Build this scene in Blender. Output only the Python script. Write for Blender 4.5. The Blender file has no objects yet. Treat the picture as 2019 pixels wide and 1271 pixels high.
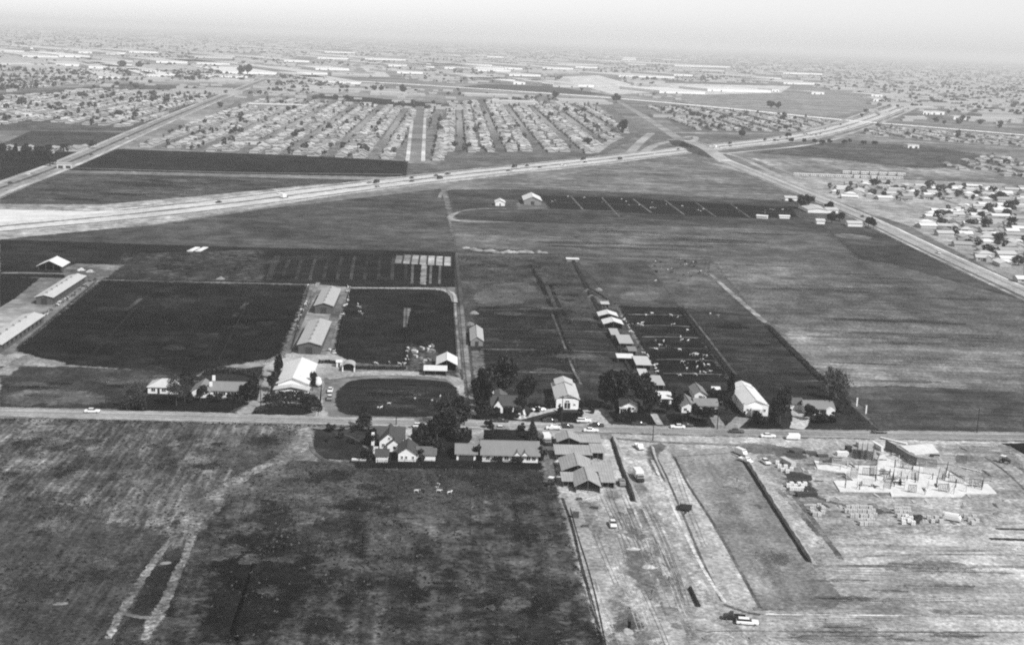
import bpy, bmesh, math, random
import numpy as np
from mathutils import Vector, Matrix
R_ = math.radians
rng = random.Random(7)
scene = bpy.context.scene
COL = scene.collection

# ------------------------------------------------------------------ camera
PW, PH, FPX, CAMH = 2019.0, 1271.0, 2700.0, 140.0
roll = R_(2.21)
pitch = math.atan((PH / 2 - 74) * math.cos(roll) / FPX)
yaw = R_(2.75)
Fw = Vector((math.sin(yaw) * math.cos(pitch), math.cos(yaw) * math.cos(pitch), -math.sin(pitch)))
Rt0 = Vector((math.cos(yaw), -math.sin(yaw), 0))
Up0 = Rt0.cross(Fw)
Rt = Rt0 * math.cos(roll) + Up0 * math.sin(roll)
Up = Up0 * math.cos(roll) - Rt0 * math.sin(roll)
cd = bpy.data.cameras.new('camera')
cam = bpy.data.objects.new('camera', cd)
COL.objects.link(cam)
cd.sensor_fit = 'HORIZONTAL'
cd.sensor_width = 36
cd.lens = 36 * FPX / PW
cd.clip_start = 1
cd.clip_end = 300000
M = Matrix((Rt, Up, -Fw)).transposed().to_4x4()
M.translation = Vector((0, 0, CAMH))
cam.matrix_world = M
scene.camera = cam

# ------------------------------------------------------------------ world, sun, exposure
SUN_EL, SUN_AZ = R_(45), R_(136)       # azimuth measured clockwise from +Y
world = bpy.data.worlds.new('World')
scene.world = world
world.use_nodes = True
wn = world.node_tree
wn.nodes.clear()
sky = wn.nodes.new('ShaderNodeTexSky')
sky.sky_type = 'NISHITA'
sky.sun_disc = False
sky.sun_elevation = SUN_EL
sky.sun_rotation = SUN_AZ
sky.altitude = 100
sky.air_density = 1.0
sky.dust_density = 0.6
sky.ozone_density = 1.0
bw = wn.nodes.new('ShaderNodeRGBToBW')            # black-and-white film: grey light only
bg = wn.nodes.new('ShaderNodeBackground')
bg.inputs['Strength'].default_value = 0.1
wo = wn.nodes.new('ShaderNodeOutputWorld')
wn.links.new(sky.outputs[0], bw.inputs[0])
wn.links.new(bw.outputs[0], bg.inputs['Color'])
wn.links.new(bg.outputs[0], wo.inputs[0])
sd = bpy.data.lights.new('sun', 'SUN')
sd.energy = 3.1
sd.angle = R_(1.5)
sun = bpy.data.objects.new('sun', sd)
COL.objects.link(sun)
SV = Vector((math.sin(SUN_AZ) * math.cos(SUN_EL), math.cos(SUN_AZ) * math.cos(SUN_EL), math.sin(SUN_EL)))
sun.rotation_euler = SV.to_track_quat('Z', 'Y').to_euler()
sun.location = (200, -200, 400)
scene.view_settings.view_transform = 'Standard'
scene.view_settings.look = 'None'
scene.view_settings.gamma = 1
scene.view_settings.exposure = 0.6
cy = scene.cycles
cy.max_bounces = 6
cy.diffuse_bounces = 2
cy.volume_bounces = 1
cy.transparent_max_bounces = 24
cy.use_denoising = False
cy.filter_width = 2.0
scene.render.filter_size = 2.0

# ------------------------------------------------------------------ helpers
KEXP, HAZE_L, SIGMA = 1.34, 0.52, 7.8e-5

def G(px, py, z=0.0):
    d = Fw + Rt * ((px - PW / 2) / FPX) - Up * ((py - PH / 2) / FPX)
    t = (z - CAMH) / d.z
    return Vector((d.x * t, d.y * t, z))

def lin(d):
    return ((d + 0.055) / 1.055) ** 2.4 if d > 0.04 else d / 12.92

def alb(d, dist=500.0):
    """albedo that photographs as display tone d at that distance through the hazy air"""
    T = math.exp(-SIGMA * dist)
    return min(0.8, max(0.012, (lin(d) - (1 - T) * HAZE_L) / (KEXP * T)))

def tag(o, label=None, cat=None, group=None, kind=None):
    if label: o['label'] = label
    if cat: o['category'] = cat
    if group: o['group'] = group
    if kind: o['kind'] = kind
    return o

def link(name, me, parent=None, mats=(), loc=None):
    o = bpy.data.objects.new(name, me)
    COL.objects.link(o)
    if parent: o.parent = parent
    if loc is not None: o.location = loc
    for m in mats:
        if me is not None and m.name not in [x.name for x in me.materials if x]:
            me.materials.append(m)
    return o

def empty(name, loc, rz=0.0, label=None, cat=None, group=None):
    o = bpy.data.objects.new(name, None)
    COL.objects.link(o)
    o.location = loc
    o.rotation_euler = (0, 0, rz)
    o.empty_display_size = 0.5
    return tag(o, label, cat, group)

def mesh(name, verts, faces, mats=(), mi=None, smooth=False):
    me = bpy.data.meshes.new(name)
    me.from_pydata([tuple(v) for v in verts], [], faces)
    for m in mats: me.materials.append(m)
    if mi is not None: me.polygons.foreach_set('material_index', mi)
    if smooth: me.polygons.foreach_set('use_smooth', [True] * len(me.polygons))
    me.update()
    return me

class MB:
    """collects simple solids into one mesh"""
    def __init__(s): s.v, s.f, s.m = [], [], []
    def add(s, vs, fs, m=0):
        b = len(s.v)
        s.v += [tuple(v) for v in vs]
        for f in fs:
            s.f.append(tuple(i + b for i in f)); s.m.append(m)
        return s
    def box(s, x0, x1, y0, y1, z0, z1, m=0):
        vs = [(x, y, z) for z in (z0, z1) for y in (y0, y1) for x in (x0, x1)]
        return s.add(vs, [(0, 2, 3, 1), (4, 5, 7, 6), (0, 1, 5, 4), (2, 6, 7, 3), (0, 4, 6, 2), (1, 3, 7, 5)], m)
    def prism(s, poly, y0, y1, m=0):      # polygon in (x,z), extruded along y
        n = len(poly)
        vs = [(x, y0, z) for x, z in poly] + [(x, y1, z) for x, z in poly]
        fs = [tuple(range(n)), tuple(range(2 * n - 1, n - 1, -1))] + [(i, i + n, (i + 1) % n + n, (i + 1) % n) for i in range(n)]
        return s.add(vs, fs, m)
    def prismx(s, poly, x0, x1, m=0):     # polygon in (y,z), extruded along x
        n = len(poly)
        vs = [(x0, y, z) for y, z in poly] + [(x1, y, z) for y, z in poly]
        fs = [tuple(range(n)), tuple(range(2 * n - 1, n - 1, -1))] + [(i, i + n, (i + 1) % n + n, (i + 1) % n) for i in range(n)]
        return s.add(vs, fs, m)
    def tube(s, p, q, r0, r1, n=6, m=0):
        p, q = Vector(p), Vector(q)
        d = (q - p).normalized()
        a = d.orthogonal().normalized(); b = d.cross(a)
        vs = [p + (a * math.cos(t) + b * math.sin(t)) * r0 for t in [2 * math.pi * i / n for i in range(n)]]
        vs += [q + (a * math.cos(t) + b * math.sin(t)) * r1 for t in [2 * math.pi * i / n for i in range(n)]]
        return s.add(vs, [tuple(range(n))[::-1], tuple(range(n, 2 * n))] + [(i, (i + 1) % n, (i + 1) % n + n, i + n) for i in range(n)], m)
    def rings(s, rings, m=0):
        n = len(rings[0]); b = []
        vs = [v for r in rings for v in r]
        fs = [tuple(range(n))[::-1], tuple(range(len(vs) - n, len(vs)))]
        for k in range(len(rings) - 1):
            fs += [(k * n + i, k * n + (i + 1) % n, (k + 1) * n + (i + 1) % n, (k + 1) * n + i) for i in range(n)]
        return s.add(vs, fs, m)
    def mesh(s, name, mats, smooth=False): return mesh(name, s.v, s.f, mats, s.m, smooth)
    def build(s, name, mats, parent=None, loc=None):
        if not isinstance(mats, (list, tuple)): mats = [mats]
        return link(name, s.mesh(name, mats), parent, (), loc)

# ------------------------------------------------------------------ materials
def nt_new(name):
    m = bpy.data.materials.new(name); m.use_nodes = True
    t = m.node_tree; t.nodes.clear()
    return m, t, (lambda k: t.nodes.new(k)), t.links.new

def math_node(N, L, op, a, b=None, clamp=False):
    n = N('ShaderNodeMath'); n.operation = op; n.use_clamp = clamp
    for i, v in enumerate((a, b)):
        if v is None: continue
        if isinstance(v, (int, float)): n.inputs[i].default_value = v
        else: L(v, n.inputs[i])
    return n.outputs[0]

def noise(N, L, vec, scale, detail=4.0, rough=0.6, stretch=None, rot=0.0, off=0.0):
    if stretch or off or rot:
        mp = N('ShaderNodeMapping'); mp.vector_type = 'POINT'
        mp.inputs['Scale'].default_value = (stretch[0], stretch[1], 1) if stretch else (1, 1, 1)
        mp.inputs['Rotation'].default_value = (0, 0, rot)
        mp.inputs['Location'].default_value = (off, off * .37, 0)
        L(vec, mp.inputs['Vector']); vec = mp.outputs[0]
    n = N('ShaderNodeTexNoise'); n.noise_dimensions = '2D'
    n.inputs['Scale'].default_value = scale
    n.inputs['Detail'].default_value = detail
    n.inputs['Roughness'].default_value = rough
    L(vec, n.inputs['Vector'])
    return n.outputs['Fac']

_gm = {}
def ground_mat(d, dist=500.0, big=.5, mid=.6, fine=.5, streak=0.0, st=(.004, .12), rot=0.0, fade=False, rag=1.0,
               bs=.012, ms=.07, fs=.7, spots=0.0, spot_d=None, rs=.25, opac=1.0):
    """earth, grass or paving of display tone d: blotches, grain and tillage streaks in world space"""
    key = (round(d, 3), round(dist / 100), big, mid, fine, streak, st, rot, fade, rag, bs, ms, fs, spots, spot_d, rs, opac)
    if key in _gm: return _gm[key]
    m, t, N, L = nt_new('ground_%d' % len(_gm))
    off = len(_gm) * 13.7
    geo = N('ShaderNodeNewGeometry'); P = geo.outputs['Position']
    base = alb(d, dist)
    f = None
    def term(fac, amp):
        x = math_node(N, L, 'MULTIPLY_ADD', fac, amp * 2)
        x.node.inputs[2].default_value = -amp
        return x
    terms = []
    if big: terms.append(term(noise(N, L, P, bs, 4, .6, off=off), big))
    if mid: terms.append(term(noise(N, L, P, ms, 5, .68, off=off + 3), mid))
    if fine: terms.append(term(noise(N, L, P, fs, 3, .7), fine))
    if streak: terms.append(term(noise(N, L, P, 1.0, 3, .6, stretch=st, rot=rot, off=off), streak))
    acc = terms[0]
    for x in terms[1:]: acc = math_node(N, L, 'ADD', acc, x)
    e = math_node(N, L, 'MULTIPLY', acc, 1.9)
    e = math_node(N, L, 'EXPONENT', e)
    e = math_node(N, L, 'MULTIPLY', e, base)
    if spots:
        sp = noise(N, L, P, .16, 5, .7, off=off + 31)
        s2 = noise(N, L, P, .02, 3, .6, off=off + 57)
        sp = math_node(N, L, 'ADD', sp, math_node(N, L, 'MULTIPLY', s2, .55))
        r = N('ShaderNodeMapRange'); r.interpolation_type = 'SMOOTHSTEP'
        r.inputs['From Min'].default_value = .80; r.inputs['From Max'].default_value = .98
        L(sp, r.inputs['Value'])
        sa = math_node(N, L, 'MULTIPLY', r.outputs[0], spots)
        mx = N('ShaderNodeMix'); mx.data_type = 'FLOAT'
        L(sa, mx.inputs[0]); L(e, mx.inputs[2]); mx.inputs[3].default_value = alb(spot_d or d + .2, dist)
        e = mx.outputs[0]
    e = math_node(N, L, 'MINIMUM', e, .82)
    bs_ = N('ShaderNodeBsdfDiffuse'); L(e, bs_.inputs['Color']); bs_.inputs['Roughness'].default_value = .3
    out = N('ShaderNodeOutputMaterial')
    sh = bs_.outputs[0]
    if fade:
        a = N('ShaderNodeAttribute'); a.attribute_name = 'fade'
        nz = noise(N, L, P, rs, 5, .7, off=off + 11)
        nz = math_node(N, L, 'MULTIPLY_ADD', nz, 1.7 * rag); nz.node.inputs[2].default_value = -.85 * rag
        v = math_node(N, L, 'ADD', a.outputs['Fac'], nz)
        r = N('ShaderNodeMapRange'); r.interpolation_type = 'SMOOTHSTEP'
        r.inputs['From Min'].default_value = .22; r.inputs['From Max'].default_value = .78
        L(v, r.inputs['Value'])
        r = math_node(N, L, 'MULTIPLY', r.outputs[0], opac)
        tr = N('ShaderNodeBsdfTransparent'); mix = N('ShaderNodeMixShader')
        L(r, mix.inputs[0]); L(tr.outputs[0], mix.inputs[1]); L(sh, mix.inputs[2]); sh = mix.outputs[0]
    L(sh, out.inputs[0])
    _gm[key] = m
    return m

def solid(name, a, rough=.7, var=.25, sc=.8, stripes=0.0, axis=0, spec=.25, metal=0.0):
    """painted, shingled or weathered surface: albedo a, blotches, optional sheet ribs"""
    m, t, N, L = nt_new(name)
    tc = N('ShaderNodeTexCoord'); P = tc.outputs['Object']
    n1 = N('ShaderNodeTexNoise'); n1.inputs['Scale'].default_value = sc; n1.inputs['Detail'].default_value = 4
    n1.inputs['Roughness'].default_value = .65
    L(P, n1.inputs['Vector'])
    x = math_node(N, L, 'MULTIPLY_ADD', n1.outputs['Fac'], var * 2); x.node.inputs[2].default_value = 1 - var
    n2 = noise(N, L, P, .22, 5, .7, stretch=(2.5, .6)); y2 = math_node(N, L, 'MULTIPLY_ADD', n2, var * 1.6); y2.node.inputs[2].default_value = 1 - var * .8
    x = math_node(N, L, 'MULTIPLY', x, y2)
    if stripes:
        w = N('ShaderNodeTexWave'); w.bands_direction = 'XYZ'[axis]; w.inputs['Scale'].default_value = .35
        w.inputs['Distortion'].default_value = .6
        L(P, w.inputs['Vector'])
        y = math_node(N, L, 'MULTIPLY_ADD', w.outputs['Fac'], -stripes); y.node.inputs[2].default_value = 1.0
        x = math_node(N, L, 'MULTIPLY', x, y)
    x = math_node(N, L, 'MULTIPLY', x, a)
    x = math_node(N, L, 'MINIMUM', x, .85)
    b = N('ShaderNodeBsdfPrincipled'); L(x, b.inputs['Base Color'])
    b.inputs['Roughness'].default_value = rough
    b.inputs['Specular IOR Level'].default_value = spec
    b.inputs['Metallic'].default_value = metal
    o = N('ShaderNodeOutputMaterial'); L(b.outputs[0], o.inputs[0])
    return m

def leaf_mat(name, a, var=.5):
    m, t, N, L = nt_new(name)
    oi = N('ShaderNodeObjectInfo'); geo = N('ShaderNodeNewGeometry')
    x = math_node(N, L, 'MULTIPLY_ADD', geo.outputs['Random Per Island'], var * 2); x.node.inputs[2].default_value = 1 - var
    y = math_node(N, L, 'MULTIPLY_ADD', oi.outputs['Random'], .5); y.node.inputs[2].default_value = .75
    x = math_node(N, L, 'MULTIPLY', math_node(N, L, 'MULTIPLY', x, y), a)
    b = N('ShaderNodeBsdfDiffuse'); L(x, b.inputs['Color'])
    tl = N('ShaderNodeBsdfTranslucent'); L(x, tl.inputs['Color'])
    mx = N('ShaderNodeMixShader'); mx.inputs[0].default_value = .2
    L(b.outputs[0], mx.inputs[1]); L(tl.outputs[0], mx.inputs[2])
    o = N('ShaderNodeOutputMaterial'); L(mx.outputs[0], o.inputs[0])
    return m

MT = {}
MT['white_wall'] = solid('white_wall', .78, var=.08)
MT['grey_wall'] = solid('grey_wall', .22, var=.25)
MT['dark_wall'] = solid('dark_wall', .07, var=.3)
MT['barn_wall'] = solid('barn_wall', .10, var=.3, stripes=.3, axis=0)
MT['brick_wall'] = solid('brick_wall', .16, var=.3)
MT['white_roof'] = solid('white_roof', .7, var=.16, stripes=.06, axis=1, rough=.5)
MT['pale_roof'] = solid('pale_roof', .52, var=.16, stripes=.10, axis=1, rough=.6)
MT['metal_roof'] = solid('metal_roof', .42, var=.16, stripes=.14, axis=1, rough=.55)
MT['shed_roof'] = solid('shed_roof', .36, var=.3, sc=.5, stripes=.18, axis=0)
MT['grey_roof'] = solid('grey_roof', .22, var=.2, sc=1.5, stripes=.1, axis=1)
MT['dark_roof'] = solid('dark_roof', .065, var=.3, sc=1.5)
MT['mid_roof'] = solid('mid_roof', .12, var=.3, sc=1.5)
MT['trim'] = solid('trim', .75, var=.08)
MT['dark_trim'] = solid('dark_trim', .04, var=.2)
MT['glass'] = solid('glass', .025, rough=.12, var=.1, spec=.5)
MT['wood'] = solid('wood', .09, var=.35, sc=2)
MT['pale_wood'] = solid('pale_wood', .48, var=.25, sc=1.0)
MT['pole_wood'] = solid('pole_wood', .035, var=.3)
MT['concrete'] = solid('concrete', .66, var=.3, sc=.5)
MT['fence_wood'] = solid('fence_wood', .018, var=.4)
MT['grey_concrete'] = solid('grey_concrete', .42, var=.15, sc=.3)
MT['block'] = solid('block', .5, var=.25, sc=2)
MT['pale_block'] = solid('pale_block', .74, var=.12, sc=2)
MT['dark_block'] = solid('dark_block', .05, var=.3, sc=2)
MT['car_white'] = solid('car_white', .78, rough=.3, var=.03, spec=.5)
MT['car_dark'] = solid('car_dark', .03, rough=.3, var=.1, spec=.5)
MT['car_grey'] = solid('car_grey', .22, rough=.3, var=.1, spec=.5)
MT['tyre'] = solid('tyre', .015, rough=.9)
MT['chrome'] = solid('chrome', .5, rough=.25, metal=1.0)
MT['bark'] = solid('bark', .05, var=.35, sc=3)
MT['leaf_dark'] = leaf_mat('leaf_dark', .036, .9)
MT['leaf'] = leaf_mat('leaf', .036)
MT['leaf_dry'] = leaf_mat('leaf_dry', .075)
MT['tarp'] = solid('tarp', .02, var=.3)

# ------------------------------------------------------------------ ground sheets
_lay = [0]
def zlay(layer):
    _lay[0] += 1
    return layer * .012 + (_lay[0] % 9) * .0012

def chaikin(p, n=1, closed=True):
    for _ in range(n):
        q = []
        m = len(p)
        for i in range(m if closed else m - 1):
            a, b = p[i], p[(i + 1) % m]
            q += [a * .75 + b * .25, a * .25 + b * .75]
        if not closed: q = [p[0]] + q + [p[-1]]
        p = q
    return p

def structure(name, me, label=None):
    o = link(name, me)
    o['kind'] = 'structure'
    if label: o['label'] = label
    return o

def patch(name, pts, d, layer=1, feather=2.0, smooth=0, world=False, label=None, jit=0.0, **kw):
    """an area of ground given by its outline, with a ragged edge `feather` metres wide"""
    p = [Vector(q).to_3d() if world else G(*q) for q in pts]
    for q in p: q.z = 0
    area = sum(p[i].x * p[(i + 1) % len(p)].y - p[(i + 1) % len(p)].x * p[i].y for i in range(len(p)))
    if area < 0: p.reverse()
    if smooth: p = chaikin(p, smooth)
    # subdivide long edges so that the edge can wander
    if feather and jit:
        q = []
        for i in range(len(p)):
            a, b = p[i], p[(i + 1) % len(p)]
            n = max(1, min(60, int((b - a).length / (jit * 6))))
            for k in range(n):
                v = a.lerp(b, k / n)
                q.append(v + Vector((rng.uniform(-jit, jit), rng.uniform(-jit, jit), 0)))
        p = q
    n = len(p)
    c = sum(p, Vector()) / n
    per = sum((p[i] - p[i - 1]).length for i in range(n))
    feather = min(feather, .7 * abs(area) / per)
    dist = (c - Vector((0, 0, CAMH))).length
    z = zlay(layer) + max(0, dist - 1200) * 3e-5
    mat = ground_mat(d, dist, fade=bool(feather), **kw)
    if not feather:
        me = mesh(name, [(v.x, v.y, z) for v in p], [tuple(range(n))], [mat])
        return structure(name, me, label)
    inn, out = [], []
    for i in range(n):
        a, b, e = p[i - 1], p[i], p[(i + 1) % n]
        t1 = (b - a).normalized(); t2 = (e - b).normalized()
        nn = Vector((-(t1.y + t2.y), t1.x + t2.x, 0))
        if nn.length < .2: nn = Vector((-t2.y, t2.x, 0))
        nn.normalize()
        k = feather / max(.75, (nn.dot(Vector((-t2.y, t2.x, 0)))))
        inn.append(b + nn * k * .5); out.append(b - nn * k * .5)
    vs = [(v.x, v.y, z) for v in out] + [(v.x, v.y, z) for v in inn]
    fs = [(i, (i + 1) % n, (i + 1) % n + n, i + n) for i in range(n)] + [tuple(range(n, 2 * n))]
    me = mesh(name, vs, fs, [mat])
    at = me.attributes.new('fade', 'FLOAT', 'POINT')
    at.data.foreach_set('value', [0.0] * n + [1.0] * n)
    return structure(name, me, label)

def ribbon(name, pts, width, d, layer=3, feather=.25, smooth=2, world=False, label=None, z0=None, **kw):
    """a road, track or strip along a line; width in metres (number or one per point); feather = share of the width"""
    p = [Vector(q).to_3d() if world else G(*q) for q in pts]
    w = [width] * len(p) if isinstance(width, (int, float)) else list(width)
    pw = [Vector((a.x, a.y, b)) for a, b in zip(p, w)]
    if smooth: pw = chaikin(pw, smooth, False)
    n = len(pw)
    dist = sum(((Vector((v.x, v.y, 0)) - Vector((0, 0, CAMH))).length for v in pw)) / n
    z = (zlay(layer) + max(0, dist - 1200) * 3e-5) if z0 is None else z0
    mat = ground_mat(d, dist, fade=bool(feather), **kw)
    vs, fd = [], []
    offs = [-.5, -.5 + feather, .5 - feather, .5] if feather else [-.5, .5]
    fv = [0, 1, 1, 0] if feather else [1, 1]
    for i in range(n):
        a, b = pw[max(0, i - 1)], pw[min(n - 1, i + 1)]
        t = Vector((b.x - a.x, b.y - a.y, 0)).normalized(); nn = Vector((-t.y, t.x, 0))
        for o_, f_ in zip(offs, fv):
            q = Vector((pw[i].x, pw[i].y, z)) - nn * (pw[i].z * o_)
            vs.append(q); fd.append(f_ if 0 < i < n - 1 or not feather else 0.0)
    m = len(offs)
    fs = [(i * m + k, i * m + k + 1, (i + 1) * m + k + 1, (i + 1) * m + k) for i in range(n - 1) for k in range(m - 1)]
    fs = [f[::-1] for f in fs]
    me = mesh(name, vs, fs, [mat])
    at = me.attributes.new('fade', 'FLOAT', 'POINT')
    at.data.foreach_set('value', [float(x) for x in fd])
    return structure(name, me, label)

def strip(name, top, bot, d, layer=3, feather=1.5, label=None, **kw):
    return patch(name, list(top) + list(reversed(bot)), d, layer, feather, label=label, **kw)

def bank(pts, h, wl, wr, d=.45, name='earth_bank', label=None, world=False):
    """a ridge of dug earth along a line: steep on its left, gentle on its right"""
    p = chaikin([Vector(q).to_3d() if world else G(*q) for q in pts], 2, False)
    q = []
    for i in range(len(p) - 1):
        n = max(1, int((p[i + 1] - p[i]).length / 2.5))
        q += [p[i].lerp(p[i + 1], k / n) for k in range(n)]
    q.append(p[-1]); p = q
    n = len(p); vs = []
    for i in range(n):
        t = (p[min(n - 1, i + 1)] - p[max(0, i - 1)]).normalized()
        hh = h * rng.uniform(.75, 1.15) * (0.15 if i in (0, n - 1) else 1)
        r = Vector((t.y, -t.x, 0))
        if r.x < -.3 or (abs(r.x) <= .3 and r.y < 0): r = -r
        for o_, z in ((-wl, -.05), (-wl * .1, hh), (wr * .3, hh * .85), (wr, -.05)):
            vs.append(p[i] + r * o_ + Vector((rng.uniform(-.12, .12), rng.uniform(-.12, .12), z)))
    fs = [(i * 4 + k, i * 4 + k + 1, (i + 1) * 4 + k + 1, (i + 1) * 4 + k) for i in range(n - 1) for k in range(3)]
    mat = ground_mat(d, 450, big=.3, mid=.4, fine=.6, fs=1.2)
    me = mesh(name, vs, fs, [mat])
    return structure(name, me, label or 'ridge of freshly dug earth on the building site')

# ================================================================== THE SETTING
# base sheet to the horizon
BIG = 95000.0
gx = [-BIG, -40000, -16000, -8000, -4000, -2500, -1600, -1000, -600, -300, 0, 300, 600, 1000, 1600, 2500, 4000, 8000, 16000, 40000, BIG]
gy = [-2000, -500, 200, 400, 600, 800, 1000, 1300, 1600, 2000, 2500, 3200, 4000, 5000, 6500, 8500, 11000, 15000, 22000, 35000, 60000, BIG]
gv = [(x, y, -.06) for y in gy for x in gx]; nx = len(gx)
me = mesh('ground', gv, [(j * nx + i, j * nx + i + 1, (j + 1) * nx + i + 1, (j + 1) * nx + i) for j in range(len(gy) - 1) for i in range(nx - 1)],
          [ground_mat(.54, 2500, big=.5, mid=.55, fine=.5, bs=.0016, ms=.012, fs=.09, streak=.35, st=(.0006, .004))])
structure('ground', me, 'flat valley floor reaching to the hazy horizon')

HX = dict(streak=.35, st=(.004, .45))          # tillage along the road
HY = dict(streak=.6, st=(.28, .012))           # tillage away from the road
PA = dict(big=.5, mid=.7, fine=.6)             # rough pasture

# ---- beyond the freeway
patch('field', [(232, 294), (600, 307), (802, 318), (800, 349), (480, 343), (130, 335), (170, 318)], .25, 1, 10, label='dark ploughed field in front of the first tract houses', streak=.4, st=(.02, .08), fs=.12)
patch('field', [(115, 341), (480, 349), (795, 356), (640, 361), (420, 384), (200, 403), (0, 402), (0, 392)], .37, 1, 6, label='rough grass field between boulevard and freeway', streak=.3, st=(.01, .05), fs=.2)
patch('field', [(868, 290), (1060, 296), (1195, 302), (1040, 332), (803, 350), (806, 322), (870, 321)], .46, 1, 10, label='pale grass field between tract and freeway', **HX)
patch('field', [(0, 332), (0, 356), (95, 324), (98, 318)], .24, 1, 4)
patch('field', [(62, 258), (258, 262), (175, 298), (0, 296), (0, 286)], .37, 1, 5, label='grass lot beside the boulevard')
patch('field', [(0, 296), (160, 300), (98, 326), (0, 332)], .2, 2, 4, label='dark orchard ground beside the boulevard')
patch('field', [(640, 186), (880, 205), (868, 212), (740, 206), (620, 192)], .36, 1, 10, label='dark strip of open field inside the suburb', big=.3, mid=.3, fs=.05)
patch('field', [(1500, 302), (1618, 282), (1826, 287), (1950, 310), (1992, 330), (1800, 331), (1640, 312)], .42, 1, 35, label='dark ploughed field beyond the road junction', streak=.4, st=(.01, .04), fs=.08)
patch('field', [(1600, 312), (1800, 330), (2019, 332), (2019, 356), (1780, 352), (1560, 345), (1480, 312)], .55, 1, 8, streak=.6, st=(.02, .003), rot=.5, label='streaky bare field behind the row of white trailers', fs=.1)
patch('field', [(960, 166), (1090, 170), (1215, 190), (1100, 184), (900, 172)], .47, 1, 12, big=.2, mid=.2, fs=.03)
patch('field', [(1300, 192), (1420, 178), (1700, 186), (1730, 215), (1640, 232), (1380, 210)], .6, 1, 25, big=.25, mid=.3, fs=.04, label='open field beyond the flood channel', streak=.4, st=(.002, .02))
patch('dirt_lot', [(1660, 400), (1880, 405), (1900, 425), (1790, 436), (1720, 425)], .53, 2, 4, label='bare lot between houses and diagonal road')
patch('ground_cover', [(1380, 318), (1560, 345), (1980, 362), (2019, 380), (2019, 560), (1960, 535), (1790, 445), (1650, 398), (1500, 350)], .66, 2, 5, label='pale yards around the white-roofed houses', spots=.4, spot_d=.42, big=.3)

# ---- between freeway and main road
patch('field', [(0, 470), (300, 445), (520, 412), (868, 372), (885, 440), (897, 497), (420, 486), (0, 478)], .37, 1, 5, label='grey grass field below the freeway', **HX)
patch('field', [(868, 372), (1080, 352), (1330, 303), (1560, 384), (1580, 396), (1300, 382), (1080, 372)], .5, 1, 4, label='pale grass between freeway and feed lots', streak=.5, st=(.01, .09), spots=.5, spot_d=.35)
patch('field', [(880, 374), (1080, 373), (1320, 384), (1580, 398), (1620, 440), (1640, 470), (1400, 448), (1080, 440), (900, 432)], .36, 2, 6, label='dark ground of the far dairy', streak=.4, st=(.01, .1))
patch('field', [(890, 436), (1080, 441), (1400, 447), (1640, 460), (1700, 512), (1400, 512), (1130, 503), (900, 497)], .43, 2, 4, label='pale mown field behind the dairies', streak=.3, st=(.004, .35))
patch('field', [(1560, 392), (1600, 410), (1720, 452), (1860, 520), (2019, 592), (1760, 520), (1690, 508), (1640, 460)], .38, 2, 8, label='dark rough ground beside the diagonal road')
patch('field', [(1640, 460), (1742, 462), (1880, 530), (1700, 512)], .35, 3, 14)
patch('field', [(1400, 508), (1690, 508), (1870, 525), (2019, 592), (2019, 690), (1780, 684), (1560, 655), (1500, 632)], .43, 1, 4, label='large grey mown field', streak=.3, st=(.003, .4), fine=.7)
patch('field', [(1540, 648), (1780, 676), (2019, 688), (2019, 775), (1660, 768), (1560, 690)], .51, 2, 12, label='paler lower half of the large mown field', streak=.35, st=(.003, .35), fine=.6)
patch('field', [(1640, 764), (1760, 760), (2019, 773), (2019, 854), (1735, 850), (1700, 800)], .36, 3, 3, label='grass strip above the main road', streak=.4, st=(.004, .45))
patch('field', [(1395, 545), (1510, 634), (1500, 660), (1340, 606), (1270, 512), (1400, 510)], .385, 2, 3, label='pasture with scattered cattle', **PA)
# left half
patch('field', [(0, 472), (420, 486), (897, 497), (898, 566), (690, 566), (625, 560), (215, 550), (0, 545)], .25, 2, 2.5, label='dark field behind the long barns', streak=.3, st=(.01, .1))
patch('field', [(245, 500), (520, 492), (520, 555), (300, 552), (205, 550)], .29, 3, 5, streak=.5, st=(.1, .02), rot=-.3, spots=.6, spot_d=.48)
patch('corral', [(0, 545), (78, 548), (30, 588), (0, 606)], .13, 3, 1.5, label='dark corral left of the cream barns', big=.3, mid=.3)
patch('corral', [(203, 553), (420, 558), (605, 562), (575, 640), (545, 704), (440, 722), (380, 738), (130, 718), (28, 690)], .21, 3, 5, label='dark trampled corral between the two barn lines', big=.8, mid=.9, fine=.5)
patch('corral', [(203, 553), (395, 560), (280, 600), (180, 700), (28, 690)], .15, 4, 14, big=.5, mid=.7, fine=.5, opac=.85)
patch('corral', [(505, 575), (604, 566), (575, 640), (545, 704), (460, 715), (425, 700), (470, 640)], .14, 4, 14, big=.6, mid=.7, fine=.5, opac=.85)
patch('pasture', [(0, 722), (130, 722), (390, 736), (520, 722), (505, 790), (470, 814), (250, 806), (0, 801)], .27, 3, 3, label='grass between left dairy and main road', **PA)
patch('dirt_patch', [(10, 775), (90, 766), (200, 774), (215, 796), (60, 797), (0, 798)], .44, 4, 10, smooth=1, mid=.8, opac=.8)
patch('dirt_patch', [(100, 708), (0, 704), (0, 720), (125, 724), (130, 716)], .55, 5, 3, smooth=1)
ribbon('path', [(0, 740), (30, 718), (60, 700)], [10, 8, 6], .5, 5)
patch('corral', [(690, 569), (880, 571), (896, 590), (902, 715), (800, 720), (655, 712), (668, 640)], .175, 3, 3, label='dark corral right of the grey barns', big=.6, mid=.8, fine=.5)
patch('corral', [(692, 571), (880, 573), (893, 592), (894, 604), (800, 602), (685, 597)], .235, 4, 3, fine=.3, big=.3)
patch('corral', [(803, 604), (894, 604), (900, 690), (840, 690), (805, 668)], .2, 4, 3, fine=.3, big=.3)
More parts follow.
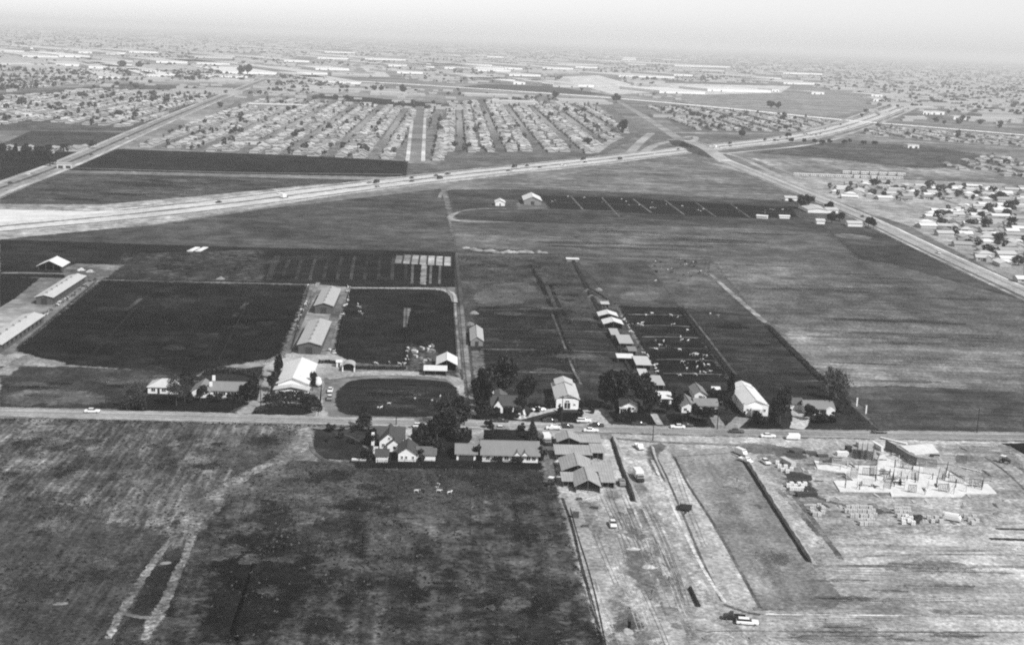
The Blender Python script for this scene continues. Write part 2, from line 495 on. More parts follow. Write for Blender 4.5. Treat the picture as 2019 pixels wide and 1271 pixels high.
patch('dirt_lot', [(806, 676), (850, 690), (900, 708), (902, 745), (806, 730)], .33, 5, 4, label='cluttered yard behind the white shed', mid=1.0, fine=1.0, ms=.2)
patch('dirt_lot', [(560, 692), (650, 692), (690, 712), (700, 735), (640, 745), (636, 800), (655, 828), (620, 828), (628, 790), (625, 745), (560, 735), (515, 716)], .6, 4, 2, label='pale gravel yard around the big white barn', mid=.3, fine=.4)
patch('dirt_lot', [(518, 716), (590, 698), (600, 720), (560, 725), (548, 770), (512, 812), (455, 818), (500, 790), (520, 745)], .6, 4, 2, smooth=1, mid=.3, fine=.4)
ribbon('driveway', [(640, 745), (700, 736), (800, 735), (880, 742), (905, 752), (912, 775), (916, 815)], [9, 10, 10, 9, 8, 7, 7], .66, 5, label='gravel drive looping round the oval lawn', mid=.4)
ribbon('driveway', [(630, 700), (648, 660), (668, 600), (684, 566)], [7, 6, 6, 7], .47, 4, label='gravel lane along the grey barns', mid=.7)
ribbon('driveway', [(566, 698), (590, 640), (617, 580), (628, 556)], [4, 3, 3, 3], .42, 4, mid=.7)
patch('lawn', [(665, 770), (690, 748), (760, 745), (880, 750), (903, 765), (908, 800), (905, 822), (700, 820), (668, 812), (660, 792)], .235, 6, 2, smooth=2, label='oval lawn ringed by the gravel drive', mid=.4, fine=.45, streak=.3, st=(.02, .2))
patch('lawn', [(250, 790), (300, 778), (370, 780), (480, 786), (492, 792), (450, 812), (250, 808)], .2, 5, 2, label='front lawn of the ranch house', mid=.3, fine=.4)
ribbon('path', [(405, 783), (450, 785), (492, 792)], 1.6, .66, 7)
patch('lawn', [(508, 800), (540, 796), (600, 798), (625, 818), (505, 818), (495, 814)], .2, 6, 1.5, smooth=1, mid=.3)
patch('lawn', [(385, 735), (440, 722), (516, 730), (508, 790), (480, 786), (370, 776)], .24, 5, 2, mid=.4)
ribbon('path', [(388, 742), (412, 728), (470, 726), (512, 738), (514, 760)], 1.8, .55, 6)
# left dairy lanes
ribbon('driveway', [(0, 690), (60, 655), (120, 600), (175, 560), (215, 535)], [14, 9, 8, 8, 9], .48, 4, label='gravel lane along the cream barns', mid=.6)
patch('dirt_lot', [(0, 660), (30, 660), (40, 690), (0, 705)], .52, 5, 3, smooth=1)
patch('dirt_lot', [(120, 528), (150, 520), (245, 522), (210, 548), (160, 556), (128, 545)], .45, 5, 3, mid=.9)
ribbon('path', [(0, 538), (60, 538), (140, 540)], 6, .52, 5, label='pale track behind the cream barns', mid=.7)
ribbon('path', [(250, 552), (320, 554), (400, 557)], 4, .42, 4, mid=.9)
# furrow strips in the back field
for i in range(11):
    x = 530 + i * 27
    ribbon('path', [(x + 18 - i * 1.6, 504), (x + 8 - i * .8, 525), (x, 552)], 2.6 if i else 5, .31 + (.05 if i % 3 == 0 else 0), 4, mid=.9, opac=.65)
ribbon('path', [(838, 503), (836, 530), (834, 562)], 4.5, .55, 5, mid=.9)
for x in (814, 850, 868): ribbon('path', [(x, 520), (x - 1, 545), (x - 2, 560)], 2, .4, 5, mid=.9)
ribbon('path', [(690, 567), (760, 568), (830, 568), (878, 571), (893, 580), (897, 596)], [3, 4, 5.5, 6, 5, 4], .76, 6, label='pale concrete feed lane curving round the corral', fine=.4, mid=.3)
for pts in ([(896, 596), (901, 660), (906, 730)], [(905, 602), (912, 680), (922, 800)], [(910, 600), (920, 690), (931, 815)]):
    ribbon('path', pts, 2.2, .5, 6, mid=.9)
ribbon('driveway', [(899, 500), (908, 620), (919, 720), (928, 822)], [3, 6, 7, 6], .37, 5, label='farm lane running back from the main road', mid=.5)
for pts in ([(278, 588), (262, 602), (246, 612)], [(488, 596), (472, 612), (462, 624)]):
    ribbon('path', pts, 3.2, .36, 6, mid=.9)
patch('dirt_patch', [(390, 658), (430, 657), (434, 664), (392, 665)], .33, 6, 3, opac=.8)
ribbon('path', [(804, 606), (801, 625), (798, 645)], [5, 3.5, 2], .47, 6, mid=.8)
for a, b in (((575, 562), (600, 562)), ((810, 600), (800, 720))):
    pass
# field A
patch('field', [(902, 503), (1118, 505), (1150, 560), (1200, 660), (1290, 755), (935, 755), (912, 620)], .33, 2, 2.5, label='field between the farm lane and the shed row', streak=.35, st=(.05, .05), **PA)
patch('corral', [(938, 604), (1088, 606), (1142, 755), (948, 755)], .25, 3, 6, label='dark paddock beside the farm lane', mid=.8, streak=.4, st=(.01, .25))
patch('corral', [(1092, 612), (1185, 640), (1262, 745), (1150, 755)], .28, 3, 6, label='dark paddock left of the shed row', mid=.8, streak=.4, st=(.01, .25))
patch('dirt_patch', [(935, 575), (985, 556), (1060, 558), (1055, 590), (1000, 602), (930, 598)], .43, 3, 10, smooth=2, opac=.8)
patch('dirt_patch', [(1020, 612), (1060, 606), (1090, 630), (1030, 645)], .42, 3, 9, smooth=1, opac=.7)
for i, y in enumerate((612, 626, 650, 664, 690, 702, 735)):
    ribbon('path', [(940 + i, y - 2), (1060, y + rng.uniform(-2, 1)), (1190 + i * 9, y + 5)], 3.2, (.4, .24, .43, .25, .4, .23, .4)[i], 4, mid=1.0, opac=.75)
for pts in ([(1062, 545), (1090, 610), (1118, 690), (1140, 760)], [(1085, 560), (1100, 600), (1125, 640)], [(1045, 520), (1070, 570), (1090, 610)]):
    ribbon('path', pts, 3, .22, 4, mid=1.0, opac=.8)
ribbon('path', [(1085, 610), (1105, 660), (1128, 725), (1146, 758)], 1.4, .42, 5, mid=.9)
ribbon('path', [(941, 690), (943, 720), (948, 745)], 7, .42, 4, mid=.9)
patch('dirt_lot', [(1100, 500), (1130, 504), (1215, 600), (1145, 560)], .36, 3, 3)
# shed row ground
patch('dirt_lot', [(1165, 588), (1205, 592), (1240, 650), (1300, 740), (1325, 775), (1290, 770), (1230, 720), (1190, 630)], .36, 3, 2.5, label='trampled strip under the row of small sheds', mid=.9, fine=.8)
patch('corral', [(1222, 603), (1336, 606), (1436, 748), (1425, 760), (1330, 768), (1300, 745)], .19, 3, 4, label='dark dairy corral beside the shed row', big=.5, mid=.8, fine=.5, streak=.5, st=(.01, .2))
for i, y in enumerate((620, 642, 664, 686, 709, 736)):
    ribbon('path', [(1236 + i * 14, y), (1300 + i * 10, y + rng.uniform(-1, 1)), (1346 + i * 16, y + 2)], 2.6, .42, 7, mid=.9, opac=.9)
patch('field', [(1340, 606), (1480, 622), (1512, 640), (1622, 748), (1460, 756), (1440, 745)], .275, 3, 5, label='dark banded paddock', streak=.75, st=(.008, .13), big=.3)
ribbon('path', [(1338, 604), (1390, 670), (1450, 752)], 3, .14, 6, mid=.6)
ribbon('path', [(1346, 604), (1400, 672), (1452, 740)], 1.6, .4, 7, mid=.9)
ribbon('path', [(1398, 538), (1450, 585), (1512, 638)], [3, 4.5, 4], .58, 5, label='pale dirt path between pastures', mid=.7)
ribbon('path', [(1512, 640), (1560, 690), (1625, 752)], 5, .2, 5, mid=.8)
ribbon('path', [(1222, 600), (1330, 603), (1480, 612)], 2.4, .42, 4, mid=1.0, opac=.7)
patch('dirt_patch', [(1215, 578), (1280, 572), (1306, 580), (1295, 594), (1225, 592)], .5, 4, 6, smooth=1, opac=.8)
patch('field', [(1125, 508), (1270, 514), (1340, 604), (1225, 600), (1160, 580)], .37, 2, 3, **PA)
patch('dirt_lot', [(935, 752), (1290, 755), (1440, 752), (1625, 752), (1735, 850), (1500, 846), (1200, 836), (932, 826)], .26, 4, 2, label='yards and lawns along the main road', mid=.7, fine=.6, ms=.12)
for q in ([(940, 812), (1015, 812), (1022, 826), (940, 824)], [(1068, 822), (1100, 812), (1158, 818), (1165, 834), (1060, 830)], [(1195, 806), (1290, 816), (1312, 838), (1215, 834)], [(1310, 812), (1375, 822), (1405, 842), (1325, 840)], [(1480, 826), (1530, 828), (1545, 846), (1470, 844)]):
    patch('lawn', q, .2, 6, 1.2, smooth=1, mid=.3)
for pts, w in (([(1018, 826), (1060, 814), (1100, 806)], [4, 5, 3]), ([(1160, 808), (1172, 825), (1182, 838)], [9, 9, 10]), ([(1106, 806), (1150, 806)], [2, 2]), ([(1405, 818), (1424, 846)], [4, 5]), ([(1465, 822), (1440, 846)], [6, 6]), ([(1570, 808), (1582, 825), (1570, 846)], [5, 8, 6]), ([(1288, 815), (1302, 838)], [3, 3])):
    ribbon('driveway', pts, w, .64 if w[0] != 5 else .78, 7, feather=.12, mid=.3)
for x in (1022, 1032): ribbon('driveway', [(x, 806), (x + 4, 826)], .9, .72, 8, feather=.1)

# ---- far dairy (feed pens)
patch('corral', [(1062, 386), (1240, 390), (1400, 400), (1560, 410), (1572, 428), (1480, 430), (1250, 420), (1085, 410)], .21, 3, 5, label='dark pens of the far dairy', big=.3, mid=.3, fine=.3, fs=.2)
for x0, y0, x1, y1 in ((1125, 386, 1150, 414), (1186, 389, 1222, 428), (1248, 392, 1285, 420), (1310, 394, 1350, 424), (1372, 399, 1412, 428), (1440, 402, 1480, 430)):
    ribbon('path', [(x0, y0), ((x0 + x1) / 2, (y0 + y1) / 2), (x1, y1)], 2.2, .45, 5, mid=.5)
ribbon('path', [(1062, 398), (1240, 403), (1400, 412), (1570, 421)], 3, .36, 5, mid=.7)
ribbon('path', [(1145, 413), (1180, 416), (1222, 416)], 4, .48, 5)
ribbon('path', [(1000, 412), (940, 411), (905, 417), (886, 426), (890, 434), (930, 438), (1022, 438)], [2.5, 3, 4, 7, 6, 6, 3], .58, 5, label='pale looped track of the far dairy', mid=.8)
patch('dirt_lot', [(1018, 400), (1075, 400), (1080, 412), (1020, 412)], .48, 4, 4, mid=.8)
ribbon('path', [(866, 390), (872, 374), (960, 366), (1120, 368), (1260, 377)], 4, .55, 4, mid=.9)
patch('dirt_patch', [(1640, 462), (1670, 460), (1720, 467), (1715, 474), (1660, 470)], .53, 5, 4, smooth=1)
patch('dirt_patch', [(915, 486), (960, 490), (1070, 494), (1082, 502), (960, 501), (920, 496)], .36, 4, 6)

# ---- main road
RT = [(-60, 801), (0, 804), (300, 811), (500, 817), (700, 823), (930, 827), (1200, 837), (1500, 846), (1750, 849), (2019, 852), (2080, 854)]
RB = [(-60, 820), (0, 821), (300, 829), (500, 833), (640, 838), (930, 845), (1200, 853), (1500, 861), (1800, 866), (2019, 869), (2080, 871)]
strip('road', RT, RB, .66, 9, 2.4, label='main country road crossing the dairies', streak=.3, st=(.01, .9), mid=.25, big=.15, fine=.25)
def between(f):
    return [(a[0] + (b[0] - a[0]) * f, a[1] + (b[1] - a[1]) * f) for a, b in zip(RT, RB)]
for f, d_, w in ((.38, .52, .9), (.52, .5, .7), (.66, .52, .9), (.84, .7, 1.6), (.12, .7, 1.2)):
    ribbon('road_marking', between(f), w, d_, 10, mid=.4, opac=.7, fine=.3)
patch('dirt_lot', [(1060, 842), (1200, 852), (1210, 866), (1080, 860), (1060, 852)], .6, 8, 2)

# ---- south of the road
SY = dict(streak=.8, st=(.45, .04))
patch('field', [(-80, 822), (300, 830), (610, 840), (575, 880), (545, 920), (430, 1010), (330, 1130), (210, 1290), (-80, 1290)], .4, 1, 3, label='rough stubble field south of the road', big=.6, mid=.9, fine=.6, **SY)
patch('field', [(-80, 1000), (90, 985), (330, 1060), (330, 1130), (210, 1290), (-80, 1290)], .33, 2, 25, label='darker stubble', big=.4, mid=.6, fine=.6, streak=.5, st=(.5, .03), opac=.75)
patch('field', [(545, 905), (700, 915), (900, 912), (1075, 915), (1100, 965), (1125, 1060), (1200, 1290), (200, 1290), (330, 1130), (430, 1010)], .305, 1, 4, label='dark rough pasture in the foreground', big=.8, mid=1.3, fine=.6, ms=.11, spots=.5, spot_d=.46, streak=.5, st=(.25, .03))
patch('pasture', [(560, 900), (640, 905), (900, 925), (1090, 935), (1100, 985), (800, 1000), (520, 990), (500, 950)], .32, 2, 18, big=.6, mid=.9, fine=.8, opac=.7)
patch('pasture', [(430, 1060), (600, 1040), (620, 1180), (500, 1271), (380, 1271)], .2, 2, 20, smooth=1, opac=.7, big=.5, mid=.8, fine=.6)
patch('pasture', [(900, 1160), (1100, 1120), (1160, 1271), (950, 1271)], .21, 2, 14, smooth=1, opac=.7, mid=1.0, spots=.8, spot_d=.5)
patch('dirt_patch', [(815, 1018), (840, 1000), (880, 1002), (890, 1025), (850, 1036)], .48, 4, 9, smooth=2, opac=.75, mid=.8)
patch('dirt_patch', [(430, 960), (500, 930), (560, 920), (575, 945), (500, 975), (430, 985)], .44, 3, 12, smooth=1, opac=.75, mid=1.0)
patch('dirt_patch', [(400, 900), (520, 860), (590, 855), (570, 900), (480, 935)], .42, 3, 14, smooth=1, opac=.6, mid=1.0)
for x, y, w, h, d_ in ((405, 918, 32, 8, .2), (350, 1035, 18, 8, .2), (20, 933, 22, 3, .2), (530, 1000, 16, 14, .18), (120, 936, 14, 6, .22), (520, 870, 40, 10, .24), (840, 1085, 18, 9, .2), (715, 1070, 12, 18, .19), (470, 1150, 26, 10, .19), (620, 948, 20, 5, .2), (700, 1010, 30, 20, .24), (560, 1085, 14, 25, .19), (330, 1200, 20, 14, .22), (940, 1033, 20, 3, .17), (780, 1035, 30, 9, .21), (432, 875, 20, 3, .2), (790, 1215, 44, 20, .2), (1020, 1190, 60, 30, .2), (640, 1235, 50, 18, .19)):
    patch('grass_patch', [(x - w, y), (x - w * .5, y - h), (x + w * .5, y - h), (x + w, y), (x + w * .5, y + h), (x - w * .5, y + h)], d_, 4, max(1.5, h / 2), smooth=2, mid=.9, opac=.5, rag=1.8, rs=.4)
for pts, w in (([(604, 848), (592, 870), (570, 895), (520, 935)], [6, 8, 7, 6]), ([(545, 905), (470, 945), (405, 985), (375, 1022), (340, 1060), (300, 1110), (265, 1165), (240, 1205), (212, 1260)], [4, 5, 6, 4, 2, 2.5, 2.6, 2.6, 2]), ([(440, 980), (400, 1010), (380, 1045), (370, 1090), (345, 1135), (330, 1180), (300, 1230), (285, 1262)], [3, 5, 3.5, 2, 3, 3, 4, 2])):
    ribbon('path', pts, [v * 1.15 for v in w], .5, 7, mid=1.0, fine=.8, rs=.35, rag=1.75, opac=.85, label='pale worn wheel track across the pasture')
patch('grass_patch', [(300, 1130), (345, 1080), (368, 1095), (320, 1190), (290, 1210), (258, 1205)], .24, 5, 5, smooth=1, mid=.9, opac=.55, rag=1.6)
ribbon('path', [(240, 1208), (270, 1216), (300, 1218)], 2, .48, 6, mid=1)
for x, y, w in ((118, 1190, 15), (327, 1110, 11), (370, 1047, 12)):
    patch('dirt_patch', [(x - w, y - 2), (x + w, y - 4), (x + w, y + 2), (x - w, y + 3)], .58, 6, .8, smooth=1)
patch('dirt_lot', [(588, 842), (616, 842), (612, 870), (600, 892), (575, 893), (582, 868)], .66, 6, 3, smooth=1, label='pale dirt apron at the field gate', mid=.6)
ribbon('path', [(612, 870), (616, 890), (640, 908), (700, 918)], 2, .4, 6, mid=.9)
ribbon('path', [(645, 848), (700, 862), (725, 885)], 1.5, .36, 6, mid=.9)
patch('lawn', [(620, 845), (730, 846), (745, 908), (640, 905), (615, 885)], .25, 5, 3, label='rough garden beside the white farmhouse', mid=.8)
patch('lawn', [(730, 846), (1060, 848), (1062, 912), (745, 912)], .21, 4, 2, label='gardens of the houses south of the road', mid=.5)
patch('grass_patch', [(700, 910), (1075, 912), (1078, 925), (700, 922)], .17, 5, 2)
ribbon('driveway', [(806, 838), (806, 872)], 2.6, .6, 7, feather=.12)
ribbon('driveway', [(942, 845), (942, 872), (918, 880)], [5, 4.5, 4], .64, 7, feather=.12)
patch('dirt_lot', [(1064, 850), (1092, 852), (1092, 915), (1096, 960), (1076, 960), (1066, 905)], .4, 6, 2, mid=.6)

# ---- building site
patch('dirt_lot', [(1090, 856), (1210, 855), (1500, 862), (2090, 872), (2120, 1290), (1195, 1290), (1150, 1150), (1125, 1060), (1100, 965)], .7, 3, 3, label='bare graded earth of the building site', big=.3, mid=.45, fine=.5, ms=.12, streak=.3, st=(.16, .03))
patch('dirt_lot', [(1640, 1050), (2100, 1050), (2120, 1290), (1480, 1290), (1440, 1215), (1640, 1195), (1600, 1115)], .71, 4, 8, label='graded earth with long wheel streaks', streak=.28, st=(.014, .22), mid=.5, fine=.5)
patch('dirt_lot', [(1320, 888), (1440, 882), (1475, 915), (1605, 1112), (1660, 1180), (1645, 1198), (1505, 1202), (1400, 1020)], .58, 5, 2, label='broad smoothed building pad', mid=.3, fine=.5, streak=.35, st=(.14, .02))
patch('dirt_lot', [(1500, 900), (1680, 880), (1990, 880), (2060, 1000), (1700, 1060), (1620, 1050)], .62, 4, 8, mid=.6, fine=.6, streak=.3, st=(.03, .2))
patch('dirt_patch', [(1212, 1225), (1235, 1205), (1260, 1212), (1268, 1250), (1268, 1330), (1208, 1330), (1200, 1265)], .47, 5, 6, smooth=2, mid=.8, opac=.75, rag=1.6)
for pts, w, d_, l in (
    ([(1108, 980), (1130, 1040), (1142, 1100), (1165, 1180), (1192, 1285)], 1.2, .2, 7), ([(1124, 1000), (1140, 1060), (1160, 1120), (1178, 1190), (1196, 1280)], .6, .25, 8),
    ([(1255, 990), (1290, 1080), (1340, 1190), (1375, 1285)], 3.0, .57, 6), ([(1240, 1000), (1262, 1050), (1300, 1130), (1330, 1200)], 2.5, .54, 6), ([(1262, 1000), (1300, 1080), (1350, 1185)], .9, .45, 7), ([(1232, 1010), (1270, 1100), (1320, 1230)], .8, .48, 7),
    ([(1285, 905), (1315, 970), (1350, 1050), (1390, 1130), (1430, 1188)], 1.3, .84, 8), ([(1290, 895), (1310, 930), (1345, 1010), (1384, 1105), (1425, 1188)], 1.0, .36, 7),
    ([(1330, 900), (1352, 950), (1400, 1020), (1440, 1090), (1500, 1200)], 1.2, .36, 7), ([(1322, 900), (1440, 893)], 1.0, .42, 7), ([(1440, 893), (1462, 905)], .8, .4, 7),
    ([(1425, 1190), (1465, 1206), (1500, 1212)], 1.6, .36, 8), ([(1500, 1210), (1700, 1213), (2030, 1214)], 1.1, .8, 8), ([(1480, 1200), (1640, 1196)], 3, .46, 7),
    ([(1395, 1245), (1470, 1243), (1560, 1245), (2030, 1246)], .8, .42, 8), ([(1370, 1240), (1400, 1247)], .8, .4, 8),
    ([(1600, 1115), (1760, 1116), (2030, 1117)], 2.6, .45, 6), ([(1700, 1096), (1850, 1092), (2030, 1094)], 1.6, .45, 7), ([(1800, 1088), (2030, 1082)], 2.5, .72, 6),
    ([(1600, 1105), (1620, 1112), (1630, 1112)], 1.5, .66, 8), ([(1620, 1060), (1560, 990), (1530, 960)], 2.4, .44, 6), ([(1660, 1105), (1600, 1020), (1545, 950)], 2.2, .42, 6),
    ([(1600, 975), (1650, 995), (1760, 1008)], 3, .4, 6), ([(1940, 900), (1985, 930), (2030, 975)], 1.2, .38, 7), ([(1965, 890), (2030, 935)], 2.5, .42, 7), ([(1985, 878), (2030, 905)], 2, .7, 7),
    ([(1960, 1042), (2030, 1044)], 2.2, .22, 7), ([(1950, 1062), (2030, 1064)], 2.8, .2, 7), ([(1640, 1040), (2030, 1030)], 3, .68, 6),
    ([(1180, 860), (1290, 872), (1440, 876), (1540, 885)], 3.5, .5, 5), ([(1680, 870), (1800, 872), (1960, 876)], 2, .74, 6),
    ([(1150, 985), (1200, 1100), (1250, 1240)], 5, .66, 5), ([(1300, 1000), (1345, 1090), (1400, 1190)], 4.5, .7, 5), ([(1225, 880), (1262, 960), (1300, 1040)], 5, .68, 5)):
    ribbon('path', pts, w, d_ if d_ > .6 else d_ + .05, l, mid=.9, fine=.6, rs=.5, rag=1.3, opac=.8)
patch('field', [(1975, 874), (2040, 872), (2060, 915)], .16, 6, 1, label='dark field corner beyond the site')
for q, d_ in (([(1270, 885), (1300, 872), (1315, 880), (1290, 905), (1310, 940), (1290, 935)], .45), ([(1520, 885), (1580, 880), (1590, 905), (1540, 905)], .42), ([(1545, 930), (1600, 950), (1610, 975), (1560, 985)], .33), ([(1440, 872), (1540, 876), (1560, 895), (1470, 895)], .52), ([(1690, 1000), (1760, 1005), (1755, 1015), (1690, 1010)], .36), ([(1225, 1090), (1275, 1080), (1300, 1150), (1270, 1180)], .5)):
    patch('dirt_patch', q, d_, 6, 4, smooth=1, mid=.9, opac=.8)
rt = random.Random(3)
for i in range(34):          # wheel tracks on the graded earth
    if i < 20:
        x, y = rt.uniform(1120, 1330), rt.uniform(900, 1180); L1 = rt.uniform(60, 180)
        c = [(x, y), (x + L1 * .18 + rt.uniform(-8, 8), y + L1 * .5), (x + L1 * .4 + rt.uniform(-6, 6), y + L1)]
    else:
        x, y = rt.uniform(1500, 1800), rt.uniform(1050, 1265); L1 = rt.uniform(100, 400)
        c = [(x, y), (x + L1 * .5, y + rt.uniform(-8, 8)), (x + L1, y + rt.uniform(-10, 10))]
    dd = rt.choice((.5, .54, .8))
    for o_ in (0, 8): ribbon('path', [(q[0] + o_ * (1 if i < 20 else .2), q[1] + (0 if i < 20 else o_ * .5)) for q in c], .5, dd, 8, feather=.35, mid=.9, opac=.4)
for i in range(22):          # mower and tyre lines in the foreground pasture
    x, y = rt.uniform(420, 1080), rt.uniform(930, 1180); g0 = G(x, y)
    ribbon('path', [(g0.x, g0.y, 0), (g0.x + rt.uniform(-1, 1), g0.y - 18, 0), (g0.x + rt.uniform(-1.5, 1.5), g0.y - rt.uniform(30, 60), 0)], rt.uniform(.6, 1.6), rt.choice((.2, .22, .38)), 5, feather=.35, world=True, mid=.9, opac=.2)
bank([(1208, 862), (1228, 920), (1254, 990)], 1.1, .6, 1.3, .66, label='straight earth bank beside the old sheds')
bank([(1462, 893), (1520, 985), (1602, 1112)], 1.1, .6, 1.3, .66, label='long straight earth bank at the edge of the smoothed pad')
bank([(1284, 880), (1290, 905), (1312, 950)], .7, .6, 1.1, .64)
ribbon('path', [(1205, 864), (1224, 922), (1248, 990)], 2.0, .24, 9, mid=.5)  # not a path: shade of the bank's steep left face, painted as a dark strip
ribbon('path', [(1458, 895), (1515, 985), (1597, 1112)], 2.2, .22, 9, mid=.5)  # painted shade again, a dark strip along the long bank's steep side

# worn, damp and bleached patches with shapes of their own
rb = random.Random(9)
def blotches(poly_px, n, tones, size, stretch=(1.6, 1), opac=.5, layer=6, name='worn_patch'):
    P_ = [tuple(G(*q)[:2]) for q in poly_px]; xs = [q[0] for q in P_]; ys = [q[1] for q in P_]; k = 0; tries = 0
    def ins(x, y):
        r = False
        for i in range(len(P_)):
            x0, y0 = P_[i]; x1, y1 = P_[i - 1]
            if (y0 > y) != (y1 > y) and x < (x1 - x0) * (y - y0) / (y1 - y0) + x0: r = not r
        return r
    while k < n and tries < 4000:
        tries += 1
        x, y = rb.uniform(min(xs), max(xs)), rb.uniform(min(ys), max(ys))
        s = size * rb.uniform(.4, 1.4)
        if not (ins(x - s * stretch[0], y) and ins(x + s * stretch[0], y) and ins(x, y + s * stretch[1])): continue
        k += 1; m = 9; pts = []
        for i in range(m):
            t = 2 * math.pi * i / m; q = rb.uniform(.55, 1.15)
            pts.append((x + math.cos(t) * s * stretch[0] * q, y + math.sin(t) * s * stretch[1] * q, 0))
        patch(name, pts, rb.choice(tones), layer, s, 1, True, mid=1.0, fine=.6, opac=opac, rag=1.5, rs=.35)
blotches([(203, 556), (600, 565), (545, 700), (380, 735), (130, 715), (35, 690)], 42, (.26, .3, .11, .12, .24), 7, (1.8, 1.5), .5)
blotches([(692, 574), (880, 576), (898, 710), (660, 708)], 22, (.26, .11, .3, .12), 5, (1.8, 1.3), .5)
blotches([(672, 770), (760, 750), (900, 760), (905, 815), (690, 815)], 14, (.3, .19, .33), 3.5, (2.4, .8), .5, 7)
blotches([(1230, 612), (1335, 612), (1425, 750), (1310, 745)], 20, (.3, .12, .26), 4, (2, 1), .5)
blotches([(1350, 612), (1500, 640), (1610, 748), (1460, 748)], 16, (.33, .2, .36), 5, (2.5, .9), .5)
blotches([(905, 508), (1115, 508), (1270, 750), (940, 750)], 26, (.42, .24, .26, .45), 5, (2, 1.2), .45)
blotches([(0, 725), (380, 740), (490, 800), (0, 798)], 16, (.38, .2, .42), 5, (2.2, 1), .45)
blotches([(0, 840), (580, 850), (420, 1000), (220, 1260), (0, 1260)], 30, (.48, .27, .52, .25), 4, (1.2, 1.6), .4)
blotches([(560, 920), (1080, 925), (1180, 1265), (240, 1265), (440, 1010)], 46, (.4, .17, .44, .18, .36), 4.5, (1.3, 1.4), .4)
blotches([(1440, 530), (1860, 540), (2019, 600), (2019, 760), (1660, 750)], 26, (.5, .35, .36, .54), 8, (4, .7), .35)
blotches([(900, 442), (1600, 460), (1660, 500), (905, 494)], 22, (.5, .34, .53), 10, (4, .8), .4)
blotches([(20, 478), (420, 490), (880, 500), (880, 555), (230, 545)], 16, (.33, .19), 6, (1.5, 1.3), .45)
blotches([(120, 345), (780, 358), (200, 400), (10, 400)], 20, (.47, .27, .5), 12, (2.5, 1.2), .4)
blotches([(1110, 980), (1250, 960), (1420, 1190), (1400, 1280), (1210, 1280)], 26, (.56, .78, .5, .8), 3, (1, 1.8), .45, 6)
blotches([(1620, 1060), (2019, 1060), (2019, 1265), (1520, 1265)], 24, (.6, .84, .55, .82), 4, (3, .7), .45, 6)
blotches([(1340, 900), (1440, 895), (1600, 1120), (1620, 1185), (1510, 1190)], 16, (.66, .48, .5), 3.5, (1, 2), .4, 7)

# ---- freeway, boulevard, channel, far roads
FT = [(-60, 401), (0, 404), (200, 404), (420, 384), (660, 362), (900, 338), (1200, 308), (1340, 290), (1450, 280), (1590, 262), (1690, 234), (1795, 197)]
FB = [(-60, 480), (0, 472), (300, 443), (500, 412), (700, 381), (1000, 346), (1200, 324), (1345, 304), (1450, 293), (1612, 275), (1712, 246), (1814, 206)]
strip('freeway_verge', FT, FB, .66, 5, 4, label='bare verge of the freeway', streak=.4, st=(.02, .02), big=.3, fs=.2)
MED = [(-80, 454), (0, 446), (240, 425), (480, 398), (660, 374), (900, 345), (1000, 335), (1200, 314), (1340, 297), (1450, 286), (1600, 268), (1700, 240), (1800, 202)]
MW = chaikin([G(*q) for q in MED], 2, False)
def offset(line, o):
    r = []
    for i, v in enumerate(line):
        t = (line[min(len(line) - 1, i + 1)] - line[max(0, i - 1)]).normalized()
        r.append(v + Vector((-t.y, t.x, 0)) * o)
    return r
for o_, lb in ((11.5, 'far carriageway of the freeway'), (-11.5, 'near carriageway of the freeway')):
    ribbon('freeway', offset(MW, o_), 15, .82, 7, .04, 0, True, lb, big=.15, mid=.2, fine=.2, fs=.2)
for o_ in (7.8, 11.5, 15.2, -7.8, -11.5, -15.2): ribbon('freeway_marking', offset(MW, o_), 1.0, .68, 8, .2, 0, True, mid=.5)
ribbon('freeway_median', MW, 3.2, .42, 8, .2, 0, True, 'dark planted median of the freeway', mid=.5)
for o_ in (22, -21): ribbon('freeway_shoulder', offset(MW, o_), 3.0, .44, 6, .25, 0, True, mid=.5)
for o_ in (26.5, -26): ribbon('freeway_shoulder', offset(MW, o_), 4.0, .74, 6, .25, 0, True, mid=.5)
patch('freeway_ramp', [(-60, 414), (0, 413), (170, 417), (330, 413), (200, 424), (80, 436), (-60, 446)], .86, 8, 4, label='broad pale freeway ramp', big=.15, mid=.15, fine=.2)
ribbon('freeway_ramp', [(-60, 404), (60, 409), (200, 411), (400, 400)], 3, .5, 8, mid=.3)
BV = [(-60, 396), (0, 371), (60, 350), (120, 327), (200, 293), (300, 248), (400, 206), (520, 158), (590, 131), (650, 110)]
ribbon('boulevard', BV, [34, 34, 34, 34, 34, 34, 34, 34, 34, 34], .6, 5, .06, label='wide boulevard running to the horizon', big=.2, mid=.25, fs=.15)
BW_ = chaikin([G(*q) for q in BV], 2, False)
ribbon('boulevard_median', BW_, 5, .46, 6, .2, 0, True, mid=.5)
for o_ in (13, -13): ribbon('boulevard_lane', offset(BW_, o_), 6, .7, 6, .2, 0, True, mid=.2)
CH = [(700, 160), (900, 172), (1080, 184), (1230, 195), (1440, 214), (1660, 237), (1850, 252), (2060, 270)]
ribbon('flood_channel', CH, [40, 38, 36, 34, 32, 30, 28, 26], .92, 6, .08, label='pale concrete flood channel crossing the suburb', big=.1, mid=.15, fs=.1)
ribbon('road', [(1300, 262), (1480, 263), (1690, 270), (1850, 283), (2060, 297)], 22, .62, 5, .1, label='cross road beyond the freeway', mid=.2, fs=.1)
ribbon('road', [(800, 344), (640, 342), (480, 341), (130, 331)], 7, .5, 4, .2, mid=.6)
ribbon('road', [(800, 349), (640, 348), (480, 346), (140, 340)], 5, .52, 4, .2, mid=.9)
